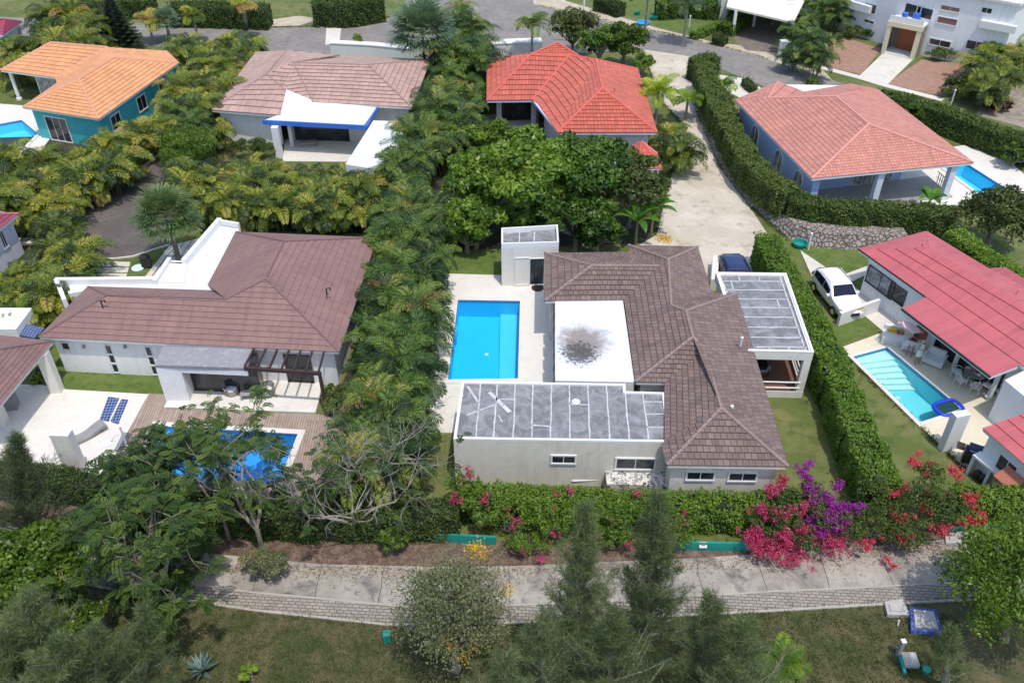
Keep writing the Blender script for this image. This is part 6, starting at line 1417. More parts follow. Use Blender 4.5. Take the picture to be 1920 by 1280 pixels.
def fan_palm(name, leafm, seed, R0=1.25, n=46, h=3.0, label='', cat='palm', tr=.16, nseg=22, sw=.09):
    rs = np.random.default_rng(seed); root = empty(name, (0, 0, 0), label, cat); parts = []; st = []; tp = np.array([0, 0, h])
    for k in range(n):
        az = k * 2.4 + rs.normal() * .1; e = math.asin(np.clip(1 - 1.35 * (k + .5) / n, -.6, .99)); d = np.array([math.cos(az) * math.cos(e), math.sin(az) * math.cos(e), math.sin(e)])
        pet = rs.uniform(.55, .95) * R0; b = tp + d * pet - Z * .10 * (k / n); st.append(([tp, b], [.02, .012], 3))
        S = unit(np.cross(d, Z + .001 * d)); U = np.cross(S, d); ang = np.linspace(-1.9, 1.9, nseg); A = unit(d[None] * np.cos(ang)[:, None] + S[None] * np.sin(ang)[:, None] + U[None] * .15 + rs.normal(size=(nseg, 3)) * .05)
        C = np.repeat(b[None], nseg, 0); Bx = unit(np.cross(A, U[None])); L = R0 * rs.uniform(.65, .8) * (1 - .25 * (np.abs(ang) / 1.9) ** 2)
        V, F = cards(C, A, Bx, L * .72, np.full(nseg, sw)); t0 = np.clip(.55 - .25 * k / n + rs.normal() * .13 + .25 * (k > n * .85), 0, 1); parts.append((V, F, np.full(len(F), t0)))
        A2 = unit(A - Z * .5); V, F = cards(C + A * (L * .5)[:, None], A2, Bx, L * .5, np.full(nseg, sw * .8)); parts.append((V, F, np.full(len(F), t0)))
    V, F, T = merge(parts); npobj('fronds', V, F, leafm, root, T); obj('petiole', tubes_np(st), STEMM, root)
    obj('trunk', tubes_np([([(0, 0, 0), (.05, 0, h * .5), (0, 0, h)], [tr * 1.25, tr, tr * .9], 9)]), BARK, root); return root
def coco_palm(name, leafm, seed, h, Lf, label, n=15, lean=(0, 0), e=(.9, -.7), ll=.7, lw=.09, nl=26, tr=.12, tb=.45):
    rs = np.random.default_rng(seed); root = empty(name, (0, 0, 0), label, 'palm'); parts = []; st = []; tp = np.array([lean[0], lean[1], h])
    for k in range(n):
        az = k * 2.4 + rs.normal() * .15; e0 = rs.uniform(.2, 1.3) ; V, F, pts = frond(tp, az, e0, e0 - rs.uniform(1.1, 1.8), Lf * rs.uniform(.8, 1.1), nl, ll, lw, .2)
        parts.append((V, F, np.clip(tb + rs.normal() * .16 + RNG.normal(size=len(F)) * .05, 0, 1))); st.append((list(pts[::2]), [.03, .025, .02, .014, .008], 3))
    V, F, T = merge(parts); npobj('fronds', V, F, leafm, root, T); obj('rachis', tubes_np(st), STEMM, root)
    obj('trunk', tubes_np([([(0, 0, 0), (lean[0] * .3, lean[1] * .3, h * .5), tuple(tp)], [tr * 1.5, tr, tr * .8], 9)]), BARKP, root); return root
def put(o, loc, rz=0, sc=1):
    o.location = loc; o.rotation_euler.z = rz; o.scale = (sc, sc, sc); o['_o'] = list(loc); return o
# ---- rows of areca palms
A_PRO = [areca('areca_palm', L_ARECA, 10 + i) for i in range(5)]
D_PRO = [areca('areca_palm', L_DARKP, 30 + i, hmin=.8, hmax=2.6, Lf=(1.8, 2.6), tb=.33) for i in range(5)]
used = set()
ORD = ['first', 'second', 'third', 'fourth', 'fifth', 'sixth', 'seventh', 'eighth', 'ninth', 'tenth', 'eleventh', 'twelfth', '13th', '14th', '15th', '16th', '17th', '18th', '19th', '20th', '21st', '22nd', '23rd', '24th', '25th', '26th']
def palm_row(pts, protos, label0, group, zc=2.4, sc=(.85, 1.15), jit=.25, name=None):
    for i_, (x, y) in enumerate(pts):
        label = label0 % ORD[i_] if '%s' in label0 else label0
        p = P(x, y, zc); loc = (p.x + random.uniform(-jit, jit), p.y + random.uniform(-jit, jit), 0); pr = random.choice(protos); s_ = random.uniform(*sc); rz = random.uniform(0, 6.28)
        if id(pr) not in used and pr['label'] == 'x': used.add(id(pr)); o = put(pr, loc, rz, s_); o['label'] = label; o['group'] = group
        else: copy_tree(pr, loc, rz, s_, label, group)
def interp(pts, step):
    W = [P(*p) for p in pts]; out = [];
    for a, b in zip(pts, pts[1:]):
        L = (P(*a) - P(*b)).length; n = max(1, round(L / step)); out += [(a[0] + (b[0] - a[0]) * i / n, a[1] + (b[1] - a[1]) * i / n) for i in range(n)]
    return out + [pts[-1]]
rowA = interp([(745, 395), (735, 470), (728, 540), (720, 610), (716, 690), (702, 760), (684, 830), (670, 880)], 1.35)
rowB = interp([(800, 390), (790, 450), (785, 520), (775, 590), (768, 660), (752, 720), (745, 790), (735, 850)], 1.35)
rowC = interp([(765, 300), (762, 345), (760, 420), (750, 500), (738, 580), (735, 650)], 1.7)
palm_row(rowA, D_PRO, '%s areca palm from the far end in the line beside the brown roof', 'areca palms along the brown roof side of the belt', 2.6, (.85, 1.15), .15)
palm_row(rowB, D_PRO, '%s areca palm from the far end in the line beside the cyan pool deck', 'areca palms along the pool side of the belt', 2.6, (.85, 1.15), .15)
palm_row(rowC, D_PRO, '%s areca palm from the far end in the middle line of the palm belt', 'areca palms in the middle of the belt', 2.6, (.9, 1.2), .15)
GB = 'areca palms behind the brown roofed villa'
palm_row(interp([(320, 312), (380, 322), (450, 330), (520, 335), (590, 338), (650, 342), (700, 345)], 1.25), A_PRO, '%s areca palm from the left in the middle line behind the brown roof', GB, 2.8, (.9, 1.15), .15)
palm_row(interp([(345, 345), (430, 358), (520, 366), (600, 368), (680, 368)], 1.3), A_PRO, '%s areca palm from the left in the near line behind the brown roof', GB, 2.8, (.9, 1.15), .15)
palm_row(interp([(400, 306), (500, 308), (600, 312), (690, 318)], 2.2), A_PRO, '%s areca palm from the left in the far line behind the brown roof', GB, 2.8, (.9, 1.15), .15)
palm_row([(862, 50), (880, 95), (845, 100), (868, 140), (895, 165), (850, 185), (825, 165), (815, 215), (850, 225), (800, 250), (780, 280), (830, 265), (770, 240), (870, 255), (890, 60), (840, 140), (880, 205), (805, 190), (850, 75), (895, 120), (870, 30), (830, 110), (905, 90)], D_PRO, 'areca palm in the clump between beige and red roofed houses', 'areca palms between the beige and red roofed houses', 3.0, (1.0, 1.35))
GO = 'areca palms between the orange and beige roofed houses'
palm_row(interp([(470, 78), (440, 115), (400, 150), (362, 190), (330, 215), (300, 235)], 1.7), A_PRO, '%s areca palm from the road in the line beside the beige roofed house', GO, 2.5, (1.0, 1.25), .15)
palm_row(interp([(440, 75), (400, 110), (355, 150), (330, 180)], 2.2), A_PRO, '%s areca palm from the road in the line beside the orange roofed house', GO, 2.5, (1.0, 1.25), .15)
palm_row([(385, 205), (395, 235), (430, 80), (455, 140), (425, 170), (330, 95), (370, 90), (345, 70)], A_PRO, 'areca palm filling in between the orange and beige roofed houses', 'filler areca palms between the orange and beige roofs', 2.5, (1.0, 1.25))
GL = 'areca palms below the orange roofed house'
palm_row(interp([(0, 300), (60, 305), (120, 300), (180, 285), (235, 262), (270, 250)], 1.5), A_PRO, '%s areca palm from the left in the upper line below the orange house', GL, 2.3, (.95, 1.25), .15)
palm_row(interp([(0, 345), (60, 350), (120, 345), (175, 325), (225, 300)], 1.6), A_PRO, '%s areca palm from the left in the lower line above the dark cul de sac', GL, 2.3, (.95, 1.25), .15)
palm_row([(10, 385), (60, 380), (100, 372)], A_PRO, '%s areca palm from the left above the orange croton bush', GL, 2.3, (.95, 1.25), .1)
palm_row([(110, 425), (140, 450), (150, 480), (120, 470), (95, 500), (60, 510), (30, 545), (75, 545), (15, 585), (60, 575), (95, 555), (115, 520), (15, 520), (100, 455)], A_PRO, 'areca palm in the bright clump by the left edge cottage', 'areca palms by the left edge cottage', 2.2, (.85, 1.1))
palm_row([(20, 95), (55, 85), (90, 60), (125, 50), (165, 60), (150, 85), (110, 80), (70, 110), (20, 120), (130, 30), (95, 30), (180, 85)], A_PRO, 'areca palm in the clump behind the orange roof at top left', 'areca palms behind the orange roof', 2.4, (1.1, 1.4))
palm_row([(1490, 55), (1515, 30), (1545, 10), (1575, 20), (1555, 60), (1520, 75), (1490, 90), (1480, 20), (1530, 100), (1505, 5), (1560, -15), (1585, -25)], D_PRO, 'areca palm in the clump left of the tall white villa', 'areca palms left of the tall white villa', 2.6, (.85, 1.1))
palm_row([(1830, 145), (1855, 120), (1885, 95), (1905, 75), (1880, 145), (1850, 160), (1915, 110), (1840, 110), (1900, 45)], A_PRO, 'yellowish areca palm beside the right corner of the tall white villa', 'areca palms right of the tall white villa', 2.2, (1.0, 1.3))
palm_row([(1262, 262), (1275, 290)], A_PRO, 'areca palm between the red tiled house and the gravel lane', 'areca palms beside the gravel lane', 1.8, (1.0, 1.15))
palm_row([(355, 225), (370, 245)], D_PRO, 'dark areca palm beside the white left wall of the beige roofed house', 'areca palms at the left wall of the beige roofed house', 2.0, (.9, 1.1))
# ---- single palms
put(fan_palm('fan_palm', L_FAN, 3, 1.65, 52, 3.6, 'large fan palm with grey trunk beside the paved entrance court', nseg=24, sw=.10), (lambda p: (p.x, p.y, 0))(P(312, 404, 3.6)))
put(fan_palm('fan_palm', L_SILV, 4, 2.5, 56, 5.0, 'silvery blue fan palm at the road behind the beige roofed house', nseg=26, sw=.17), (lambda p: (p.x, p.y, 0))(P(792, 62, 5.0)))
put(fan_palm('fan_palm', L_SILV, 9, 1.2, 34, 2.2, 'small silvery fan palm in front of the norfolk pine and the orange roof', nseg=20, sw=.12), (lambda p: (p.x, p.y, 0))(P(310, 40, 2.2)))
put(coco_palm('coconut_palm', L_DARKP, 5, 4.4, 2.3, 'wind blown coconut palm standing at the road behind the red tiled house', 13), (lambda p: (p.x, p.y, 0))(P(998, 48, 4.4)))
put(coco_palm('coconut_palm', L_BRIGHT, 6, 3.0, 2.4, 'bright yellow green palm right of the red tiled roof', 17, tb=.45, nl=30, ll=.6), (lambda p: (p.x, p.y, 0))(P(1235, 168, 3.4)), 0, 1.0)
put(coco_palm('coconut_palm', L_BRIGHT, 16, 1.8, 1.7, 'green palm on the lane side of the bright yellow green palm', 14, tb=.22, ll=.5), (lambda p: (p.x, p.y, 0))(P(1290, 185, 2.0)))
put(coco_palm('palm_sapling', L_BRIGHT, 7, .7, 1.25, 'small bright palm at the bottom edge right of the casuarinas', 14, tb=.10, ll=.4, lw=.05), (lambda p: (p.x, p.y, 0))(P(1462, 1238, .9)))
put(coco_palm('palm_sapling', L_BRIGHT, 8, 1.0, 1.6, 'small bright palm between the lane hedge and the pale blue villa', 10, tb=.3), (lambda p: (p.x, p.y, 0))(P(1355, 158, 1.2)))
put(coco_palm('coconut_palm', L_FAN, 12, 4.5, 2.2, 'coconut palm on the round lawn across the road', 14), (lambda p: (p.x, p.y, 0))(P(1290, 6, 4.5)))
put(coco_palm('coconut_palm', L_DARKP, 13, 4.6, 2.4, 'dark coconut palm left of the round lawn across the road', 16), (lambda p: (p.x, p.y, 0))(P(1215, -5, 4.6)))
put(coco_palm('coconut_palm', L_ARECA, 14, 2.4, 1.8, 'young coconut palm beside the norfolk pine', 12, tb=.6), (lambda p: (p.x, p.y, 0))(P(278, 40, 2.4)))
put(coco_palm('coconut_palm', L_ARECA, 15, 3.0, 1.6, 'small green palm on the near side of the road at upper left', 12), (lambda p: (p.x, p.y, 0))(P(362, 30, 3.0)))
put(coco_palm('coconut_palm', L_ARECA, 17, 2.2, 1.6, 'light green palm at the right window of the tall white villa', 12, tb=.5), (lambda p: (p.x, p.y, 0))(P(1862, 92, 2.4)))
for (b_, t_, h_, lab) in (((197, 55), (183, -8), 5.2, 'tall bare grey palm trunk at the roadside left of the norfolk pine'), ((463, 54), (455, 12), 3.6, 'grey palm trunk with sparse light fronds at the top edge')):
    b0 = P(*b_); tp = P(*t_, h_); put(coco_palm('royal_palm', L_ARECA, int(h_ * 10), tp.z, 1.9, lab, 12, lean=(tp.x - b0.x, tp.y - b0.y), tr=.2, tb=.55), tuple(b0))
def banana(name, label, p, seed, n=9, L=1.9, h=1.2):
    rs = np.random.default_rng(seed); root = empty(name, (0, 0, 0), label, 'banana plant'); mb = MB(); st = []
    for k in range(n):
        az = k * 2.4 + rs.normal() * .2; e0 = rs.uniform(.7, 1.3); pts = [np.array([0, 0, h])]; m_ = 8
        for i in range(1, m_): el = e0 - 1.7 * (i / m_) ** 1.4; pts.append(pts[-1] + np.array([math.cos(az) * math.cos(el), math.sin(az) * math.cos(el), math.sin(el)]) * L / m_)
        S = np.array([-math.sin(az), math.cos(az), 0]); w = [0, .12, .24, .28, .28, .24, .15, .0]; t0 = float(np.clip(.45 + rs.normal() * .2, 0, 1))
        for i in range(m_ - 1):
            for sg in (-1, 1):
                q = [pts[i], pts[i + 1], pts[i + 1] + S * sg * w[i + 1] + Z * w[i + 1] * .25, pts[i] + S * sg * w[i] + Z * w[i] * .25]; mb.face(q if sg > 0 else q[::-1], t=t0 + rs.normal() * .05)
        st.append(([p_ - Z * .01 for p_ in pts[:6]], [.03] * 6, 4))
    mb.v = [tuple(v) for v in mb.v]; obj('leaves', mb, L_BANANA, root); obj('stem', tubes_np(st + [([(0, 0, 0), (0, 0, h)], [.13, .08], 8)]), STEMM, root); put(root, p)
banana('banana_plant', 'banana plant over the right end of the big tree by the gravel lane', (lambda p: (p.x, p.y, 0))(P(1195, 415, 1.9)), 1, 10, 2.3, 1.9)
banana('banana_plant', 'banana plant beside the rear wall and the yellow weeds by the lane', (lambda p: (p.x, p.y, 0))(P(1225, 395, 1.9)), 5, 9, 2.3, 1.8)
banana('banana_plant', 'banana plant in front of the terrace of the pale blue villa', (lambda p: (p.x, p.y, 0))(P(1745, 372, 1.0)), 2, 9, 1.7, .8)

# ---- broad leaved crowns
def crown_pts(c, rad, nb, n, rs, shell=.35, flat=0):
    "leaf positions on many small overlapping blobs spread over an ellipsoid; returns points, outward normals"
    c = np.array(c); rad = np.array(rad); d = unit(rs.normal(size=(nb, 3))); d[:, 2] = np.where(d[:, 2] < -.35, -d[:, 2] * .6, d[:, 2]); d = unit(d)
    rr = rs.uniform(.45, .92, size=(nb, 1)); bc = c + d * rad * rr; br = rs.uniform(.20, .36, size=nb) * rad.mean() * rs.uniform(.75, 1.15, nb)
    k = rs.integers(0, nb, n); q = unit(rs.normal(size=(n, 3))); q[:, 2] = np.where((q[:, 2] < -.2), -q[:, 2], q[:, 2]); pos = bc[k] + q * (br[k] * rs.uniform(.75, 1.08, n))[:, None] * np.array([1, 1, .8]); return pos, q, k, bc, br
def leaf_mass(pos, nrm, n, rs, L, W, tb, k=None, up=.3, spread=.13):
    A = unit(rs.normal(size=(n, 3)) + nrm * .5 - Z * .25); Bx = unit(np.cross(A, unit(nrm + Z * up + rs.normal(size=(n, 3)) * .45))); LL = L * rs.uniform(.7, 1.3, n)
    V, F = cards(pos - A * (LL * .5)[:, None], A, Bx, LL, LL * W); return V, F, tb
def tree(name, label, base, c, rad, leafm, seed, n=9000, L=.30, W=.5, nb=60, tb=.42, cat='tree', bark=BARK, tr=.18, core=True, group=None, tipt=.22, limbs=14, place=True):
    "base, c in world; crown as leaf clumps, trunk with limbs reaching into the clumps"
    rs = np.random.default_rng(seed); root = empty(name, tuple(base), label, cat, group)
    pos, q, k, bc, br = crown_pts(c, rad, nb, n, rs); bt = np.clip(rs.normal(size=nb) * .12 + tb, 0, 1)
    T = np.clip(bt[k] + rs.normal(size=n) * .10 + tipt * (q[:, 2] - .2) * .6 , 0, 1); V, F, T = leaf_mass(pos, q, n, rs, L, W, T)
    npobj('crown', V, F, leafm, root, T)
    st = []; b = np.array(base, float); c = np.array(c, float); fk = b + (c - b) * .45; st.append(([b, (b + fk) / 2 + rs.normal(size=3) * .05, fk], [tr * 1.2, tr, tr * .85], 8))
    for i in range(min(limbs, nb)):
        e = bc[i]; m1 = fk + (e - fk) * .5 + rs.normal(size=3) * .15 - Z * .1; st.append(([fk, m1, e], [tr * .6, tr * .35, tr * .12], 5))
        for j in range(2): st.append(([m1, e + rs.normal(size=3) * br[i] * .6], [tr * .22, tr * .06], 4))
    obj('trunk', tubes_np(st), bark, root); return root
def T_at(x, y, z): p = P(x, y, z); return (p.x, p.y, z)
def tree_px(name, label, x, y, z, rad, leafm, seed, off=(0, 0), **kw):
    c = T_at(x, y, z); return tree(name, label, (c[0] + off[0], c[1] + off[1], 0), c, rad, leafm, seed, **kw)
tree_px('broadleaf_tree', 'largest broad leaved tree with glossy green crown behind the pool house block', 985, 330, 4.3, (3.9, 3.4, 2.9), L_MANGO, 1, n=17000, L=.42, W=.55, nb=90, tr=.25)
tree_px('broadleaf_tree', 'dense dark tree below the middle of the red tiled roof', 1105, 330, 4.2, (3.6, 3.4, 2.9), L_MANGO, 2, n=15000, L=.38, W=.5, nb=80, tb=.34, tr=.25)
tree_px('broadleaf_tree', 'brownish olive tree crown next to the small red gazebo', 1185, 345, 3.6, (2.3, 2.8, 2.4), L_OLIVE, 3, n=8500, L=.32, W=.5, nb=50)
tree_px('broadleaf_tree', 'bright green low tree left of the largest broad leaved crown, above the dark palms', 890, 345, 3.2, (2.4, 2.6, 2.3), L_MANGO, 4, n=8000, L=.38, W=.55, nb=50, tb=.5)
tree_px('broadleaf_tree', 'light green tree in front of the porch of the red tiled house', 925, 268, 2.6, (2.4, 1.8, 1.9), L_BRT, 5, n=5500, L=.30, W=.5, nb=40, tb=.25)
tree_px('broadleaf_tree', 'lower tree crown hanging over the rear garden right of the pool house block', 1080, 410, 2.6, (3.0, 1.7, 1.9), L_MANGO, 6, n=7000, L=.34, W=.5, nb=45, tb=.3)
tree_px('broadleaf_tree', 'shaded tree crown between the palm row and the pool house block', 890, 415, 2.4, (2.3, 1.6, 1.9), L_MANGO, 7, n=6500, L=.34, W=.5, nb=45, tb=.22)
tree_px('broadleaf_tree', 'grey leaved round tree at the road behind the red tiled house', 1075, 55, 3.0, (2.7, 2.4, 2.3), L_OLIVE, 8, n=7500, L=.26, nb=55, tb=.5)
tree_px('broadleaf_tree', 'dark bushy tree behind the right gable of the red tiled house', 1125, 88, 2.2, (2.4, 2.0, 2.0), L_MANGO, 9, n=6000, L=.3, nb=45, tb=.35)
tree_px('broadleaf_tree', 'upright green tree with pale shoots behind the red tiled house', 1172, 82, 2.4, (2.3, 2.0, 2.3), L_BRT, 10, n=6500, L=.3, nb=45, tb=.25)
tree_px('shrub', 'rounded shrub at the rear right corner of the red tiled roof', 1205, 122, 1.2, (1.2, 1.3, 1.2), L_HEDGE, 11, n=2500, L=.22, nb=24, cat='shrub', tr=.08)
tree_px('feathery_tree', 'light green feathery tree left of the beige roofed house', 350, 282, 2.0, (2.5, 2.3, 1.7), L_BRT, 12, n=9000, L=.26, W=.22, nb=70, tb=.22)
tree_px('broadleaf_tree', 'leafy green shrub tree by the beige roofed house and the palm clump', 860, 262, 2.0, (1.6, 1.6, 1.6), L_BRT, 13, n=3500, L=.3, nb=30, tb=.2)
tree_px('orange_croton', 'orange flowering croton bush at the left edge by the cottage', 25, 392, 1.0, (1.6, .9, .8), L_ORANG, 14, n=2500, L=.25, nb=26, cat='shrub', tr=.05)
tree_px('shrub', 'dark round shrub under the left wall of the beige roofed house', 470, 280, .9, (2.0, .8, .9), L_HEDGE2, 15, n=4000, L=.16, nb=40, cat='shrub', tr=.05, tb=.25)
tree_px('shrub', 'small potted looking shrub on the white wall by the road', 672, 78, 1.5, (.7, .7, .8), L_BRT, 16, n=900, L=.2, nb=12, cat='shrub', tr=.05)
tree_px('broadleaf_tree', 'dense olive green tree between the salmon roofed and red roofed villas', 1870, 405, 2.4, (3.0, 2.4, 2.2), L_OLIVE, 17, n=9000, L=.24, W=.5, nb=70, tb=.35)
tree_px('broadleaf_tree', 'leafy green shrub at the corner behind the azure pool', 1905, 292, 1.0, (1.5, 1.2, 1.1), L_BRT, 18, n=2800, L=.24, nb=26, tb=.12, cat='shrub')
tree_px('shrub', 'green shrub beside the small palm behind the salmon roof', 1710, 215, 1.2, (1.3, 1.2, 1.0), L_BRT, 19, n=2200, L=.26, nb=22, tb=.15, cat='shrub', tr=.05)
tree_px('shrub', 'clipped ball shrub behind the ridge of the salmon roof', 1525, 160, .8, (1.0, .7, .7), L_BRT, 20, n=1400, L=.2, nb=16, tb=.3, cat='shrub', tr=.05)
tree_px('shrub', 'flowering border shrub along the left wall of the tall white villa', 1612, 62, .6, (2.6, .9, .6), L_HEDGE2, 21, n=3000, L=.2, nb=36, cat='shrub', tr=.04, tb=.4)
tree_px('shrub', 'border shrub along the front wall of the tall white villa', 1775, 103, .6, (2.4, .9, .8), L_HEDGE2, 22, n=2600, L=.22, nb=32, cat='shrub', tr=.04, tb=.5)
tree_px('shrub', 'dense dark green shrub beside the red brick forecourt under the palms', 1800, 165, 1.0, (1.7, 1.8, 1.1), L_HEDGE2, 23, n=3600, L=.22, nb=30, cat='shrub', tr=.05, tb=.3)
tree_px('shrub', 'dark red shrub on the bank by the brown driveway', 1872, 200, .4, (1.5, .9, .5), M_leaf('wine_leaf', [(.05, .01, .015), (.12, .03, .035), (.2, .06, .05)]), 24, n=1400, L=.22, nb=20, cat='shrub', tr=.04)
tree_px('shrub', 'shrub with red blooms beside the dark teal bin', 1512, 98, 1.0, (1.3, 1.4, 1.2), L_HEDGE2, 25, n=2600, L=.22, nb=26, cat='shrub', tr=.05, tb=.3)
tree_px('shrub', 'dark shrub at the right end of the tiled porch under the pergola post', 625, 740, .5, (.8, .9, .5), L_OLIVE, 26, n=1800, L=.14, nb=20, cat='shrub', tr=.04)
tree_px('shrub', 'hedge like shrub at the corner of the left villa patio', 640, 765, .6, (.9, 1.2, .6), L_HEDGE2, 27, n=2200, L=.14, nb=24, cat='shrub', tr=.04)
tree_px('broadleaf_tree', 'round broad leaved tree cut by the right edge beside the promenade', 1905, 1100, 3.0, (2.7, 2.9, 2.6), L_BRT, 28, n=19000, L=.17, W=.5, nb=120, tb=.28, off=(.3, -.5))
tree_px('broadleaf_tree', 'bright sea grape like tree with round leaves at the lower left edge', 62, 1075, 3.6, (2.2, 2.0, 2.0), L_BRT, 29, n=12000, L=.19, W=.8, nb=90, tb=.26)
tree_px('shrub', 'bright leafy shrub at lower left below the paver band', 135, 1165, 1.6, (1.5, 1.1, 1.1), L_BRT, 30, n=5000, L=.17, W=.7, nb=46, tb=.3, cat='shrub', tr=.06)
tree_px('shrub', 'low green shrub at the bottom edge beside the agave', 470, 1262, .3, (.55, .4, .4), L_HEDGE, 31, n=900, L=.12, nb=12, cat='shrub', tr=.03)
tree_px('broadleaf_tree', 'low dark leafy crown directly left of the pool house block', 875, 440, 1.5, (1.6, 1.0, 1.4), L_MANGO, 61, n=4000, L=.3, nb=30, tb=.25)
tree_px('broadleaf_tree', 'low dark leafy crown behind the rear wall between the two brown tiled wings', 1120, 440, 1.5, (2.0, .9, 1.3), L_MANGO, 62, n=4500, L=.3, nb=34, tb=.22)
tree_px('broadleaf_tree', 'low leafy crown under the big tree behind the pool house block', 985, 415, 1.9, (2.6, .9, 1.7), L_MANGO, 63, n=6000, L=.32, nb=40, tb=.3)
# flowering grey green tree in the foreground
t_ = tree_px('flowering_tree', 'grey green loose crowned tree with yellow blossom tips in front of the promenade', 850, 1160, 3.6, (2.3, 2.1, 3.2), L_GREY, 32, n=10500, L=.14, W=.4, nb=150, tb=.52, bark=BARKP, tr=.14, limbs=60)
rs = np.random.default_rng(5); fl = []
for (x, y, z) in ((895, 1022, 5.6), (885, 1030, 5.5), (905, 1040, 5.4), (885, 1205, 3.5), (840, 1205, 3.5), (870, 1230, 3.2), (800, 1150, 4), (860, 1120, 4.5), (950, 1105, 4)):
    c = np.array(P(x, y, z)); n = 90; pos = c + rs.normal(size=(n, 3)) * np.array([.16, .16, .12]); V, F, T = leaf_mass(pos, unit(rs.normal(size=(n, 3))), n, rs, .09, .7, rs.uniform(0, 1, n)); fl.append((V, F, T))
V, F, T = merge(fl); npobj('blossom', V, F, L_YFLOW, t_, T)
# ---- norfolk pine
def norfolk(p, h, label):
    root = empty('norfolk_pine', p, label, 'tree'); p = np.array(p); parts = []; st = [([p, p + Z * h], [.12, .02], 7)]; rs = np.random.default_rng(2)
    for i in range(22):
        zz = .5 + (h - .7) * i / 21; Lb = (1 - i / 22.5) * h * .42 + .12
        for k in range(7):
            az = k * 2 * math.pi / 7 + i * .35; d = np.array([math.cos(az), math.sin(az), .12]); e = p + Z * zz + d * Lb; st.append(([p + Z * zz, e], [.03, .01], 3)); n = int(22 + Lb * 30); t = rs.uniform(.15, 1, n)
            S = np.array([-d[1], d[0], 0]); C = p + Z * zz + d * Lb * t[:, None]; A = unit(S * np.where(rs.random(n) < .5, -1, 1)[:, None] + d * .8 + Z * .3 + rs.normal(size=(n, 3)) * .15); V, F = cards(C, A, unit(np.cross(A, Z)), (1.15 - t) * Lb * .45 + .12, np.full(n, .09)); parts.append((V, F, np.clip(.45 + rs.normal(size=n) * .2, 0, 1)))
    V, F, T = merge(parts); npobj('crown', V, F, L_NORF, root, T); obj('trunk', tubes_np(st), BARK, root)
q = P(230, 95); norfolk((q.x, q.y, 0), 6.0, 'dark conical norfolk pine behind the orange roof')
# ---- agave
def agave(p, label, n=22, L=.85):
    root = empty('agave', p, label, 'succulent'); p = np.array(p); mb = MB(); rs = np.random.default_rng(1)
    for k in range(n):
        az = k * 2.4; e = rs.uniform(.25, 1.2); d = np.array([math.cos(az) * math.cos(e), math.sin(az) * math.cos(e), math.sin(e)]); S = np.array([-math.sin(az), math.cos(az), 0]); U = np.cross(d, S) * -1; w = .07
        a = p + Z * .05; m1 = a + d * L * .5; t = a + d * L; tt = rs.uniform(.2, .9)
        for sg in (-1, 1): mb.face([a, m1 - U * .03, t] if sg > 0 else [a, t, m1 - U * .03], t=tt); 
        mb.face([a + S * w * .6, m1 + S * w, t, m1 - U * .03], t=tt); mb.face([a - S * w * .6, m1 - U * .03, t, m1 - S * w], t=tt)
    mb.v = [tuple(v) for v in mb.v]; obj('leaves', mb, L_AGAVE, root)
q = P(380, 1258); agave((q.x, q.y, 0), 'blue grey agave rosette in the dark grass at the bottom edge')
